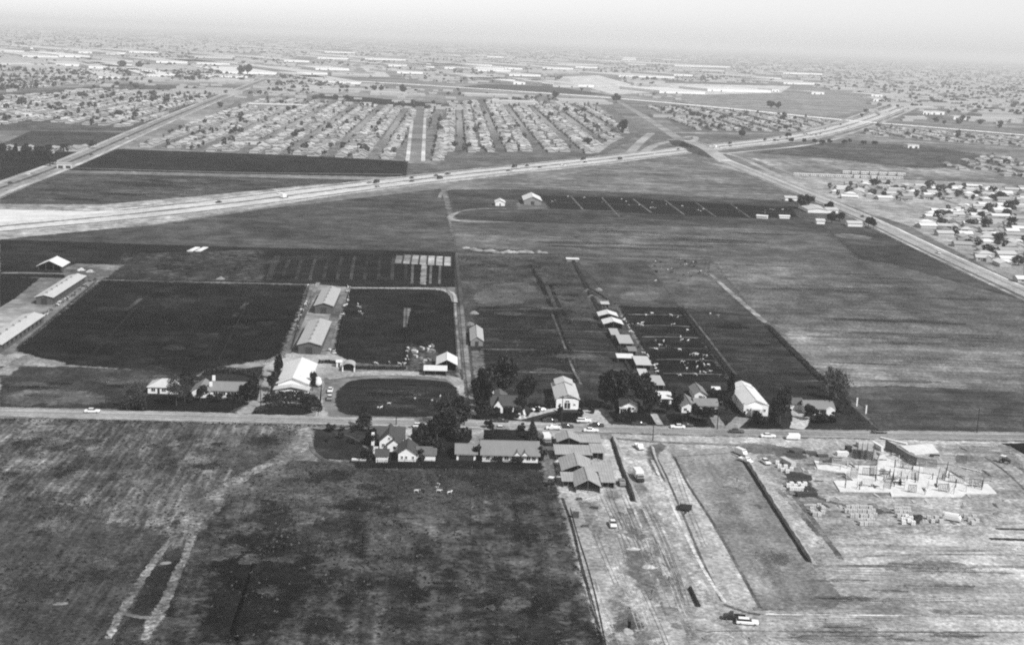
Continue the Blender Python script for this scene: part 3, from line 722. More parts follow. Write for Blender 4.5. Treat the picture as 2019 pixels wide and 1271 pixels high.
for x0, x1 in ((803, 816), (834, 839)): ribbon('street', [(x0, 320), ((x0 + x1) / 2, 262), (x1, 209)], 5.5, .74, 6, .15, label='pale street along the tract', mid=.2)
patch('ground_cover', [(806, 318), (832, 318), (838, 210), (817, 210)], .53, 5, 3, mid=.3)
ribbon('path', [(801, 316), (797, 350)], 5, .3, 6, mid=.5)
# arterial that crosses the freeway
AR = [(1205, 192), (1262, 225), (1330, 268), (1352, 284)]
ribbon('road', AR, [14, 16, 18, 18], .62, 6, .08, label='arterial road beyond the overpass', mid=.2)
AX = [(1400, 305), (1470, 332), (1560, 370), (1700, 424), (1850, 497), (2019, 574), (2120, 622)]
ribbon('road', AX, [19, 19, 19, 18, 17, 16, 16], .68, 7, .06, label='diagonal arterial road coming down from the overpass', mid=.25, big=.15)
AW = chaikin([G(*q) for q in AX], 2, False)
ribbon('road_marking', offset(AW, .5), 2.2, .56, 8, .2, 0, True, mid=.4)
ribbon('road_marking', offset(AW, 6.5), 2.0, .84, 8, .2, 0, True, mid=.3)
ribbon('road_shoulder', offset(AW, -12), 4, .62, 6, .25, 0, True, mid=.6)
ribbon('freeway_ramp', [(1400, 298), (1450, 306), (1500, 330), (1560, 358), (1640, 392)], [8, 9, 10, 8, 5], .66, 6, .1, label='ramp beside the arterial', mid=.3)
ribbon('freeway_ramp', [(1345, 272), (1370, 268), (1375, 277), (1340, 280)], [10, 10, 10, 10], .7, 7, .1, mid=.2)
for pts in ([(1170, 302), (1200, 280), (1225, 270)], [(1240, 304), (1262, 280), (1285, 262)], [(1262, 306), (1290, 285), (1340, 276)]): ribbon('freeway_ramp', pts, 14, .66, 6, .1, mid=.3)
ribbon('freeway_ramp', [(1790, 205), (1815, 200), (1822, 210), (1812, 222)], 14, .66, 7, .15)
ribbon('freeway_ramp', [(1800, 200), (1785, 191), (1760, 188)], 14, .66, 7, .15)
ribbon('freeway_ramp', [(1395, 305), (1433, 303), (1500, 296), (1596, 287), (1665, 270)], 10, .72, 6, .1, label='slip road below the freeway bend', mid=.2)
ribbon('freeway_ramp', [(1585, 260), (1650, 242), (1715, 218), (1785, 194)], 10, .7, 6, .1, label='slip road above the freeway bend', mid=.2)
ribbon('freeway_ramp', [(1640, 274), (1720, 250), (1800, 216), (1818, 206)], 9, .68, 6, .1, mid=.2)
# overpass with its approach ramps
oA, oB = G(1322, 274), G(1440, 321)
u = (oB - oA).normalized(); nrm = Vector((-u.y, u.x, 0))
cx = G(1352, 293)
oc = oA + u * (cx - oA).dot(u)
br = empty('overpass_bridge', oc, math.atan2(u.y, u.x), 'concrete overpass carrying the arterial road over the freeway', 'bridge')
MB().box(-42, 42, -9.5, 9.5, 6.0, 7.2).build('deck', MT['grey_concrete'], br)
for s in (-1, 1): MB().box(-42, 42, s * 9.5 - .3, s * 9.5 + .3, 7.2, 8.3).build('parapet', MT['concrete'], br)
for x in (-14, 14):
    for yy in (-6, 0, 6): MB().tube((x, yy, -.1), (x, yy, 6.0), .6, .6, 8).build('column', MT['grey_concrete'], br)
    MB().box(x - .8, x + .8, -8.5, 8.5, 5.2, 5.99).build('cross_beam', MT['grey_concrete'], br)
me_road = MB().box(-42, 42, -8.8, 8.8, 7.2, 7.24).build('roadway', ground_mat(.68, 1800, mid=.2), br)
for s, ln in ((-1, 130), (1, 150)):
    vs = []
    for k in range(9):
        t = k / 8; h = 7.22 * (1 - t * t * (3 - 2 * t)); x = s * (42 + ln * t)
        vs += [(x, -9.5 - h * 1.6, -.05), (x, -9.5, h), (x, 9.5, h), (x, 9.5 + h * 1.6, -.05)]
    fs = [(k * 4 + j, k * 4 + j + 1, k * 4 + 5 + j, k * 4 + 4 + j) for k in range(8) for j in range(3)] + [(0, 1, 2, 3)]
    mi = [(1 if j == 1 else 0) for k in range(8) for j in range(3)] + [0]
    me = mesh('embankment', vs, fs, [ground_mat(.44, 1800, mid=.5), ground_mat(.69, 1800, mid=.25)], mi)
    o = structure('embankment', me, 'earth ramp of the overpass'); o.location = oc; o.rotation_euler = (0, 0, math.atan2(u.y, u.x))

# ------------------------------------------------------------------ suburbs
def project(v):
    d = Vector(v) - Vector((0, 0, CAMH))
    z = d.dot(Fw)
    return (PW / 2 + FPX * d.dot(Rt) / z, PH / 2 - FPX * d.dot(Up) / z) if z > 1 else (-9999, -9999)

def inside(x, y, poly):
    r = False; n = len(poly)
    for i in range(n):
        x0, y0 = poly[i]; x1, y1 = poly[i - 1]
        if (y0 > y) != (y1 > y) and x < (x1 - x0) * (y - y0) / (y1 - y0) + x0: r = not r
    return r

ROOFS = [solid('tract_roof_%d' % i, a, var=.2, sc=1.0) for i, a in enumerate((.42, .33, .26, .52, .18))]
TWALL = solid('tract_wall', .42, var=.2)
TWIN = MT['glass']
def house_geo(w, d, h, rise, kind):
    """small house: walls (0), roof (1), dark windows (2); ridge along x"""
    b = MB()
    b.prismx([(-d / 2, -.1), (d / 2, -.1), (d / 2, h), (0, h + rise * .92), (-d / 2, h)], -w / 2, w / 2, 0)
    e = .6
    zz = h - rise * e / (d / 2)
    if kind != 'hip':
        b.prismx([(-d / 2 - e, zz), (0, h + rise), (d / 2 + e, zz), (d / 2 + e, zz + .25), (0, h + rise + .25), (-d / 2 - e, zz + .25)], -w / 2 - e, w / 2 + e, 1)
    else:
        b.v, b.f, b.m = [], [], []
        b.box(-w / 2, w / 2, -d / 2, d / 2, -.1, h, 0)
        r = max(.5, w / 2 - d / 2)
        b.add([(-w / 2 - e, -d / 2 - e, h - .1), (w / 2 + e, -d / 2 - e, h - .1), (w / 2 + e, d / 2 + e, h - .1), (-w / 2 - e, d / 2 + e, h - .1), (-r, 0, h + rise), (r, 0, h + rise)],
              [(0, 1, 5, 4), (2, 3, 4, 5), (1, 2, 5), (3, 0, 4), (3, 2, 1, 0)], 1)
    if kind == 'ell':
        b.prism([(w / 2 - 6, -.1), (w / 2 - .02, -.1), (w / 2 - .02, h), (w / 2 - 3, h + rise * .7), (w / 2 - 6, h)], -d / 2 - 4.5, 0, 0)
        b.prism([(w / 2 - 6.6, h - .25), (w / 2 - 3, h + rise * .76), (w / 2 + .55, h - .25), (w / 2 + .55, h), (w / 2 - 3, h + rise * .76 + .25), (w / 2 - 6.6, h)], -d / 2 - 5, 0, 1)
    for x in (-w * .3, 0):
        b.box(x - .9, x + .9, -d / 2 - .05, -d / 2 + .02, 1.0, 2.1, 2)
    b.box(-w * .15 - .5, -w * .15 + .5, -d / 2 - .05, -d / 2 + .02, 0, 2.1, 2)
    return b
PROTO = []
for k, (w, d, h, r, kd) in enumerate(((14, 9, 2.7, 1.7, 'gable'), (15, 9, 2.7, 1.8, 'ell'), (14, 10, 2.7, 1.9, 'hip'), (17, 9, 2.7, 1.5, 'ell'))):
    PROTO.append(house_geo(w, d, h, r, kd))
_pm = {}
def proto_mesh(k, r):
    if (k, r) not in _pm: _pm[k, r] = PROTO[k].mesh('tract_house', [TWALL, ROOFS[r], TWIN])
    return _pm[k, r]
RNAME = ('light grey', 'mid grey', 'dark grey', 'white', 'charcoal')
KNAME = ('gable', 'L-shaped gable', 'hipped', 'long L-shaped')

# small round trees of the suburb
def blob_tree(seed, n, rx, rz, zc, leaf):
    r = random.Random(seed); b = MB()
    b.tube((0, 0, -.1), (0, 0, zc), .3, .15, 5, 0)
    for _ in range(n):
        t = r.uniform(0, 2 * math.pi); c = r.uniform(-1, 1); q = r.uniform(.55, 1.05)
        s = math.sqrt(1 - c * c)
        p = Vector((rx * q * s * math.cos(t), rx * q * s * math.sin(t), zc + rz * q * c))
        a = Vector((r.gauss(0, 1), r.gauss(0, 1), r.gauss(0, 1))).normalized(); bb = a.orthogonal().normalized()
        b.add([p - a * leaf, p + bb * leaf, p + a * leaf, p - bb * leaf], [(0, 1, 2, 3)], 1)
    return b
BT = [blob_tree(1, 60, 2.8, 2.4, 4.0, 1.0), blob_tree(2, 70, 3.6, 3.2, 5.0, 1.15), blob_tree(3, 50, 2.0, 3.6, 4.8, .9)]
YL = leaf_mat('yard_leaf', .075)
BTM = [b.mesh('yard_tree', [MT['bark'], YL]) for b in BT]

houses, yardtrees = [], []          # (dist, x, y, rz, proto, roof, tract)
def tract(tid, poly_px, pitch=50.0, frontage=15.0, tree=.3, keep=.95, x0=0.0, streets=True, roofw=(3, 5, 3, 1, 1), street_d=.63):
    poly = [tuple(G(*q)[:2]) for q in poly_px]
    xs = [p[0] for p in poly]; ys = [p[1] for p in poly]
    x = math.floor((min(xs) - x0) / pitch) * pitch + x0
    rr = random.Random(tid * 31)
    while x < max(xs):
        y = min(ys); row = rr.randrange(0, 3) + (tid * 4) % 11
        seg = []
        while y < max(ys):
            row += 1
            if row % 11 == 10 and streets:
                y += frontage; continue
            for s in (-1, 1):
                hx = x + s * 13.5 + rr.uniform(-2, 2); hy = y + rr.uniform(-2, 2)
                if inside(hx, hy, poly) and rr.random() < keep:
                    houses.append((math.hypot(hx, hy), hx, hy, s * math.pi / 2 * (1 if s > 0 else 1) + (0 if s > 0 else 0), rr.randrange(4), rr.choices(range(5), roofw)[0], tid))
                for dx in (20, 24):
                    tx = x + s * (dx + rr.uniform(-16, 3)); ty = y + rr.uniform(-9, 9)
                    if rr.random() < tree * .55 and inside(tx, ty, poly): yardtrees.append((math.hypot(tx, ty), tx, ty, rr.choice((.4, .5, .6, .7, 1.2)), rr.randrange(3), tid))
                if rr.random() < tree * .25 and inside(x + s * 6.5, y, poly): yardtrees.append((math.hypot(x, y), x + s * 6.5, y + 8, rr.uniform(.4, .8), rr.randrange(3), tid))
            if inside(x, y, poly): seg.append(y)
            y += frontage
        if streets and len(seg) > 2:
            ribbon('street', [(x, seg[0] - 9, 0), (x, (seg[0] + seg[-1]) / 2, 0), (x, seg[-1] + 9, 0)], 10.5, street_d, 4, .1, 0, True, 'straight suburban street between rows of houses', big=.1, mid=.2, fs=.1)
        x += pitch

patch('ground_cover', [(300, 293), (800, 316), (870, 319), (876, 205), (620, 192), (480, 190), (420, 235)], .53, 1, 6, label='yards of the central tract', mid=.5, fs=.09, ms=.04, big=.3, spots=.6, spot_d=.36)
patch('ground_cover', [(872, 290), (1195, 302), (1262, 262), (1200, 206), (1000, 190), (880, 200)], .51, 1, 6, label='yards of the tract beside the overpass', mid=.5, fs=.09, ms=.04, big=.3, spots=.5, spot_d=.4)
patch('ground_cover', [(0, 256), (262, 258), (400, 200), (470, 172), (250, 165), (0, 185)], .46, 1, 8, label='yards of the tract left of the boulevard', mid=.5, fs=.09, ms=.04, big=.4, spots=.7, spot_d=.33)
patch('ground_cover', [(1350, 258), (1590, 262), (1660, 240), (1440, 216), (1270, 205)], .5, 1, 8, mid=.5, fs=.09, ms=.04, spots=.5, spot_d=.4, label='yards of the tract beyond the channel')
patch('ground_cover', [(1690, 268), (2060, 296), (2060, 272), (1720, 245)], .56, 1, 8, mid=.5, fs=.09, ms=.04, label='yards of the tract right of the freeway')
tract(1, [(262, 291), (500, 302), (796, 316), (812, 214), (620, 200), (500, 196)], x0=-40)
tract(2, [(845, 318), (868, 318), (874, 214), (846, 212)], pitch=32, tree=.4, streets=False, x0=-30)
tract(3, [(876, 300), (1060, 299), (1160, 302), (1235, 262), (1180, 208), (1000, 196), (884, 204)], x0=10, tree=.25)
tract(4, [(0, 250), (60, 238), (255, 252), (380, 205), (430, 186), (200, 178), (0, 192)], x0=-470, tree=.5, keep=.9)
tract(5, [(1370, 257), (1580, 260), (1640, 240), (1440, 219), (1275, 210)], x0=350, tree=.5)
tract(6, [(1700, 264), (1850, 278), (2040, 291), (2040, 276), (1730, 250)], x0=900, tree=.5)
tract(7, [(0, 308), (140, 300), (200, 292), (0, 292)], x0=-400, tree=1.2, keep=.6, streets=False)
tract(8, [(500, 190), (620, 186), (690, 165), (560, 152)], x0=-400, keep=.8, tree=.7)
tract(9, [(0, 180), (240, 160), (480, 162), (520, 150), (300, 140), (0, 140)], x0=-900, keep=.5, tree=1.0, streets=False)
tract(10, [(1850, 330), (2019, 352), (2060, 330), (1960, 305)], x0=700, keep=.5, tree=.3, streets=False)
houses.sort(); yardtrees.sort()
TN = {1: 'in the central tract behind the dark field', 2: 'in the row beside the pale avenue', 3: 'in the tract beside the overpass', 4: 'in the tract left of the boulevard',
      5: 'in the tract beyond the flood channel', 6: 'right of the far freeway', 7: 'among dark trees beside the boulevard', 8: 'far along the boulevard', 9: 'in the sparse suburb before the industrial belt', 10: 'at the streaky bare field'}
def visible(x, y):
    px, py = project((x, y, 1)); return -15 < px < PW + 15 and py < PH + 10
hv = [h for h in houses if visible(h[1], h[2])]
for (dd, x, y, rz, k, r, tid) in hv[:190]:
    o = link('tract_house', proto_mesh(k, r), loc=(x, y, 0)); o.rotation_euler = (0, 0, rz)
    tag(o, '%s tract house with %s roof %s' % (KNAME[k], RNAME[r], TN[tid]), 'house', '%s %s-roofed houses %s' % (KNAME[k], RNAME[r], TN[tid]))

def scatter_mesh(name, items, protos, mats, label, cat):
    """many distant copies as one mass"""
    V, Fc, Mi, nv = [], [], [], 0
    for (x, y, rz, sc, b, mo) in items:
        a = np.array(protos[b].v) * sc
        c, s = math.cos(rz), math.sin(rz)
        q = np.stack([a[:, 0] * c - a[:, 1] * s + x, a[:, 0] * s + a[:, 1] * c + y, a[:, 2]], 1)
        V.append(q)
        for f, m in zip(protos[b].f, protos[b].m):
            Fc.append(tuple(i + nv for i in f)); Mi.append(mo(m))
        nv += len(a)
    me = bpy.data.meshes.new(name)
    me.from_pydata(np.concatenate(V).tolist(), [], Fc)
    for m in mats: me.materials.append(m)
    me.polygons.foreach_set('material_index', Mi); me.update()
    o = link(name, me)
    return tag(o, label, cat, None, 'stuff')
rest = hv[190:4200]
scatter_mesh('distant_houses', [(x, y, rz, 1, k, (lambda m, r=r: m if m == 0 else (1 + r if m == 1 else 6))) for (dd, x, y, rz, k, r, tid) in rest], PROTO, [TWALL] + ROOFS + [TWIN],
             'mass of small houses farther back in the suburbs', 'houses')
tv = [t for t in yardtrees if visible(t[1], t[2])]
for (dd, x, y, s, k, tid) in tv[:90]:
    o = link('yard_tree', BTM[k], loc=(x, y, 0)); o.scale = (s, s, s); o.rotation_euler = (0, 0, x)
    tag(o, 'small dark yard tree ' + TN[tid], 'tree', 'small yard trees ' + TN[tid])
scatter_mesh('distant_trees', [(x, y, x, s, k, (lambda m: m)) for (dd, x, y, s, k, tid) in tv[90:4500]], BT, [MT['bark'], YL], 'mass of small yard trees farther back in the suburbs', 'trees')

# white-roofed houses beside the diagonal road
rr = random.Random(5)
WR = [solid('pale_house_roof_%d' % i, a, var=.12, sc=1.0) for i, a in enumerate((.66, .46, .32, .2))]
WPM = {}
poly = [tuple(G(*q)[:2]) for q in ((1795, 428), (1900, 408), (2070, 395), (2090, 592), (2019, 552), (1930, 510), (1830, 455))]
poly2 = [tuple(G(*q)[:2]) for q in ((1610, 372), (1700, 362), (2070, 375), (2070, 400), (1900, 398), (1680, 396))]
spots = []
for pl in (poly, poly2):
    xs = [p[0] for p in pl]; ys = [p[1] for p in pl]
    y = min(ys); row = 0
    while y < max(ys):
        x = min(xs) + (row % 2) * 9
        while x < max(xs):
            q = (x + rr.uniform(-3, 3), y + rr.uniform(-3, 3))
            if inside(*q, pl) and visible(*q) and rr.random() < (.97 if pl is poly else .8): spots.append(q)
            x += 19
        y += 24 if row % 2 else 19; row += 1
for i, q in enumerate(spots):
    k = rr.randrange(4); r = rr.choices(range(4), (4, 4, 3, 2))[0]
    if (k, r) not in WPM: WPM[k, r] = PROTO[k].mesh('bungalow', [TWALL, WR[r], TWIN])
    o = link('bungalow', WPM[k, r], loc=(q[0], q[1], 0)); o.rotation_euler = (0, 0, rr.choice((0, math.pi / 2, 0, math.pi)) + rr.uniform(-.15, .15))
    s = rr.uniform(.68, .95); o.scale = (s, s, .9)
    nm = ('white', 'pale grey', 'grey', 'dark grey')[r]
    tag(o, '%s bungalow with %s roof among trees right of the diagonal road' % (KNAME[k], nm), 'house', '%s %s-roofed bungalows by the diagonal road' % (KNAME[k], nm))
for i in range(125):
    q = rr.choice(spots); x, y = q[0] + rr.choice((-11, 11)) + rr.uniform(-3, 3), q[1] + rr.uniform(-12, 12)
    if not (inside(x, y, poly) or inside(x, y, poly2)): continue
    o = link('yard_tree', BTM[rr.randrange(3)], loc=(x, y, 0)); s = rr.uniform(.6, 1.15); o.scale = (s * 1.2, s * 1.2, s * .85); o.rotation_euler = (0, 0, i)
    tag(o, 'dark garden tree between the white-roofed bungalows', 'tree', 'garden trees between the bungalows')
for x_, y0_, y1_ in ((425, 960, 1330), (480, 1050, 1380), (535, 1120, 1400)): ribbon('street', [(x_, y0_, 0), (x_ + 8, (y0_ + y1_) / 2, 0), (x_, y1_, 0)], 8, .58, 4, .15, 2, True, 'curving street among the white-roofed bungalows', mid=.3)
# row of white trailers
tb = MB().box(-6, 6, -1.9, 1.9, .5, 3.0, 0).prismx([(-2.1, 3.0), (2.1, 3.0), (2.0, 3.25), (0, 3.45), (-2.0, 3.25)], -6.1, 6.1, 1)
for x in (-4, -1, 2.5): tb.box(x - .6, x + .6, -1.96, -1.88, 1.5, 2.4, 2)
tb.box(4.2, 5.0, -1.96, -1.88, .6, 2.5, 2)
for x in (-2, 2): tb.box(x - .4, x + .4, -1.8, 1.8, -.1, .55, 2)
tme = tb.mesh('trailer', [MT['pale_roof'], MT['white_roof'], MT['glass']])
for i in range(13):
    px = 1572 + i * 16.6; py = 347 + i * .62
    g = G(px, py); o = link('trailer', tme, loc=(g.x, g.y, 0)); o.rotation_euler = (0, 0, rr.uniform(-.1, .1) + (.5 if i in (7, 9) else 0)); o.scale = (.78, 1.1, 1.0)
    tag(o, 'white house trailer in the long row below the streaky field', 'trailer', 'white trailers in a row')
for i in range(7):
    g = G(1668 + i * 18, 343 + i * .7); o = link('trailer', tme, loc=(g.x, g.y, 0)); o.rotation_euler = (0, 0, .1); o.scale = (.8, 1.1, 1.1)
    tag(o, 'white house trailer in the short second row behind', 'trailer', 'white trailers of the second row')

# warehouses of the industrial belt: front edge px, depth m, roof tone
WH = [(490, 596, 213, 24, 0), (622, 689, 138, 130, 0), (783, 834, 145, 190, 1), (437, 548, 145, 300, 0), (308, 440, 124, 330, 1), (175, 268, 135, 130, 1), (290, 346, 151, 120, 0), (155, 250, 105, 420, 1), (255, 312, 104, 360, 1),
      (60, 145, 97, 380, 1), (0, 52, 103, 420, 1), (200, 262, 122, 220, 2), (405, 490, 154, 90, 1), (965, 1082, 161, 120, 0), (1004, 1066, 150, 130, 1), (995, 1030, 137, 400, 0), (840, 900, 134, 260, 1), (903, 960, 133, 300, 2), (720, 800, 118, 600, 1),
      (1070, 1130, 136, 500, 1), (1135, 1178, 134, 520, 1), (1300, 1390, 184, 190, 0), (1395, 1520, 180, 130, 0), (1522, 1536, 181, 60, 1), (1490, 1540, 156, 320, 1), (1545, 1620, 166, 200, 1), (1718, 1740, 191, 90, 0), (1722, 1737, 200, 60, 1), (1600, 1625, 186, 70, 1),
      (1330, 1440, 131, 700, 1), (1100, 1190, 128, 500, 2), (560, 610, 122, 380, 1), (640, 700, 104, 900, 1), (420, 520, 112, 420, 2), (110, 175, 130, 190, 1), (0, 60, 128, 220, 2), (880, 930, 110, 900, 2), (1220, 1330, 152, 260, 1), (1090, 1140, 172, 60, 2),
      (30, 62, 229, 14, 1), (480, 520, 285, 10, 3), (1820, 1834, 226, 20, 0), (1790, 1812, 292, 16, 1), (1835, 1862, 226, 26, 1), (1880, 1905, 236, 40, 1), (112, 142, 332, 7, 2)]
rw = random.Random(21)
for i in range(34):
    x = rw.uniform(0, 1560); y = rw.uniform(100, 158) + x * .012
    WH.append((x, x + rw.uniform(22, 80), y, rw.uniform(120, 420), rw.choice((0, 1, 1, 2))))
WTONE = [MT['white_roof'], MT['pale_roof'], MT['metal_roof'], MT['grey_roof']]
seen = set()
for i, (x0, x1, y0, dep, tn) in enumerate(WH):
    a, b = G(x0, y0), G(x1, y0 + (x1 - x0) * .024)
    w = (b - a).length; c = (a + b) / 2; dep = dep * (1.4 if c.y > 3000 else 1); h = 7 if c.y > 2300 else 4.5
    o = MB().box(-w / 2, w / 2, 0, dep, -.1, h, 0).box(-w / 2 - .3, w / 2 + .3, -.3, dep + .3, h, h + .7, 1)
    nd = max(2, min(9, int(w / 30)))
    for k in range(nd):
        x = -w / 2 + w * (k + .5) / nd; o.box(x - 2.2, x + 2.2, -.12, .05, 0, h * .6, 2)
    e = empty('warehouse', (c.x, c.y, 0), math.atan2((b - a).y, (b - a).x))
    MB().box(-w / 2, w / 2, 0, dep, -.1, h).build('wall', MT['grey_wall'] if i == 0 else (MT['white_wall'] if tn < 2 else MT['pale_roof']), e)
    MB().box(-w / 2 - .3, w / 2 + .3, -.3, dep + .3, h, h + .8).build('roof', WTONE[tn], e)
    for k in range(nd if c.y < 3600 else min(nd, 2)):
        x = -w / 2 + w * (k + .5) / nd
        MB().box(x - 2.2, x + 2.2, -.15, .02, 0, h * .6).build('loading_door', MT['dark_trim'], e)
    lab = '%s %s-roofed warehouse %s' % ('long' if w > 160 else ('short' if w < 70 else 'mid-sized'), ('white', 'pale', 'grey', 'dark')[tn],
        'in the tract beside the boulevard' if i == 0 else ('near the freeway curve' if x0 > 1500 else ('of the industrial belt right of the pale lot' if x0 > 950 else ('of the industrial belt left of the boulevard' if x0 < 480 else 'of the industrial belt past the boulevard'))))
    tag(e, lab, 'warehouse', 'warehouses: ' + lab)
patch('parking_lot', [(1090, 152), (1180, 149), (1302, 182), (1210, 187), (1150, 170)], .78, 6, 8, label='huge pale concrete yard beside the flood channel', big=.15, mid=.2, fs=.03)
patch('parking_lot', [(708, 130), (750, 134), (770, 152), (735, 152)], .76, 6, 8, big=.2, mid=.2, fs=.03, label='slanting pale lot beyond the channel')
patch('parking_lot', [(1290, 164), (1560, 170), (1540, 183), (1390, 187), (1310, 182)], .78, 5, 10, big=.2, mid=.2, fs=.03)

# far city: buildings and tree belts nobody could count
rr = random.Random(11)
fb = [MB().box(-.5, .5, -.5, .5, -.02, 1, 0).box(-.52, .52, -.52, .52, 1, 1.12, 1)]
items, titems = [], []
class _S: pass
V, Fc, Mi = [], [], []
def add_box(x, y, w, d, h, m):
    b = len(V)
    for z in (-.1, h):
        for yy in (y - d / 2, y + d / 2):
            for xx in (x - w / 2, x + w / 2): V.append((xx, yy, z))
    for f, mm in (((4, 5, 7, 6), m), ((0, 1, 5, 4), 0), ((2, 6, 7, 3), 0), ((0, 4, 6, 2), 0), ((1, 3, 7, 5), 0)):
        Fc.append(tuple(i + b for i in f)); Mi.append(mm)
def far_ok(px, py):
    return not any(inside(px, py, q) for q in FARCLEAR)
FARCLEAR = [[(960, 163), (1100, 168), (1230, 192), (880, 172)], [(1290, 160), (1560, 166), (1740, 190), (1700, 240), (1380, 212)], [(1085, 146), (1190, 146), (1310, 186), (1200, 190)], [(700, 126), (800, 150), (790, 160), (700, 158)]]
FARCLEAR.append([(q[0], q[1] - 7) for q in CH] + [(q[0], q[1] + 8) for q in reversed(CH)])
FARCLEAR.append([(q[0] - 16, q[1]) for q in BV] + [(q[0] + 16, q[1]) for q in reversed(BV)])
FARCLEAR.append([(q[0] - 18, q[1]) for q in AR] + [(q[0] + 18, q[1]) for q in reversed(AR)])
for (x0, x1, y0, dep, tn) in WH:
    g = G((x0 + x1) / 2, y0); yt = project((g.x, g.y + dep, 7))[1]
    FARCLEAR.append([(x0 - 4, yt - 1), (x1 + 4, yt - 1), (x1 + 4, y0 + 5), (x0 - 4, y0 + 3)])
n = 0
while n < 8500:
    px = rr.uniform(-20, PW + 20); hz = 30 + px * .0386 + 14
    py = hz + 9 + abs(rr.gauss(0, 1)) * 42
    if py > 205 + px * .02 or not far_ok(px, py): continue
    g = G(px, py)
    if abs(px - (520 + (158 - py) * 2.6)) < 10: continue
    n += 1
    big = rr.random() < .12
    w = rr.uniform(40, 140) if big else rr.uniform(10, 26)
    add_box(g.x, g.y, w, w * rr.uniform(.4, 1), rr.uniform(3, 8) if big else rr.uniform(3, 5), rr.choices((1, 2, 3, 4, 5), (4, 4, 2, 3, 1))[0])
me = bpy.data.meshes.new('far_buildings'); me.from_pydata(V, [], Fc)
for m in [TWALL] + ROOFS: me.materials.append(m)
me.polygons.foreach_set('material_index', Mi); me.update()
tag(link('far_buildings', me), 'uncountable far buildings fading into the haze', 'buildings', None, 'stuff')
items = []
while len(items) < 3600:
    px = rr.uniform(-20, PW + 20); hz = 30 + px * .0386 + 14
    py = hz + 7 + abs(rr.gauss(0, 1)) * 45
    if py > 215 + px * .02 or not far_ok(px, py): continue
    g = G(px, py)
    if abs(px - (520 + (158 - py) * 2.6)) < 8: continue
    s = rr.uniform(1.0, 2.0)
    for _ in range(rr.choice((1, 1, 2))):
        items.append((g.x + rr.uniform(-30, 30), g.y + rr.uniform(-20, 20), rr.random() * 6, s, 0, (lambda m: m)))
FT_ = [blob_tree(8, 16, 3.4, 2.4, 3.6, 2.0)]
scatter_mesh('far_trees', items, FT_, [MT['bark'], YL], 'uncountable far trees fading into the haze', 'trees')

# ------------------------------------------------------------------ haze
hz_ = MB().box(-BIG - 500, BIG + 500, -2500, BIG + 500, -1.1, CAMH + 40)
m, t, N, L = nt_new('haze')
pv = N('ShaderNodeVolumePrincipled')
pv.inputs['Color'].default_value = (.97, .97, .97, 1)
pv.inputs['Density'].default_value = SIGMA
pv.inputs['Anisotropy'].default_value = 0.0
o = N('ShaderNodeOutputMaterial'); L(pv.outputs[0], o.inputs['Volume'])
tag(hz_.build('haze', m), 'pale haze filling the valley air', 'haze', None, 'stuff')

# ================================================================== BUILDINGS
def roof_mesh(kind, w, d, h, rise, e=.5, t=.22, e2=None):
    b = MB(); e2 = e if e2 is None else e2
    if kind == 'y':       # ridge away from the road
        z = h - rise * e / (w / 2)
        b.prism([(-w / 2 - e, z), (0, h + rise), (w / 2 + e, z), (w / 2 + e, z + t), (0, h + rise + t), (-w / 2 - e, z + t)], -d / 2 - e2, d / 2 + e2)
    elif kind == 'x':     # ridge along the road
        z = h - rise * e / (d / 2)
        b.prismx([(-d / 2 - e, z), (0, h + rise), (d / 2 + e, z), (d / 2 + e, z + t), (0, h + rise + t), (-d / 2 - e, z + t)], -w / 2 - e2, w / 2 + e2)
    elif kind == 'hip':
        W, D = w / 2 + e, d / 2 + e
        if w >= d: r = [(-(w - d) / 2 - .3, 0), ((w - d) / 2 + .3, 0)]
        else: r = [(0, -(d - w) / 2 - .3), (0, (d - w) / 2 + .3)]
        vs = [(-W, -D, h - .1), (W, -D, h - .1), (W, D, h - .1), (-W, D, h - .1), (r[0][0], r[0][1], h + rise), (r[1][0], r[1][1], h + rise)]
        fs = [(0, 1, 5, 4), (1, 2, 5), (2, 3, 4, 5), (3, 0, 4), (3, 2, 1, 0)] if w >= d else [(0, 1, 4), (1, 2, 5, 4), (2, 3, 5), (3, 0, 4, 5), (3, 2, 1, 0)]
        b.add(vs, fs)
    elif kind == 'flat':
        b.add([(-w / 2 - e, -d / 2 - e2, h), (w / 2 + e, -d / 2 - e2, h), (w / 2 + e, d / 2 + e2, h + rise), (-w / 2 - e, d / 2 + e2, h + rise),
               (-w / 2 - e, -d / 2 - e2, h + t), (w / 2 + e, -d / 2 - e2, h + t), (w / 2 + e, d / 2 + e2, h + rise + t), (-w / 2 - e, d / 2 + e2, h + rise + t)],
              [(0, 3, 2, 1), (4, 5, 6, 7), (0, 1, 5, 4), (1, 2, 6, 5), (2, 3, 7, 6), (3, 0, 4, 7)])
    return b

def wall_mesh(kind, w, d, h, rise):
    b = MB()
    if kind == 'y': b.prism([(-w / 2, -.15), (w / 2, -.15), (w / 2, h), (0, h + rise * .97), (-w / 2, h)], -d / 2, d / 2)
    elif kind == 'x': b.prismx([(-d / 2, -.15), (d / 2, -.15), (d / 2, h), (0, h + rise * .97), (-d / 2, h)], -w / 2, w / 2)
    else: b.box(-w / 2, w / 2, -d / 2, d / 2, -.15, h)
    return b

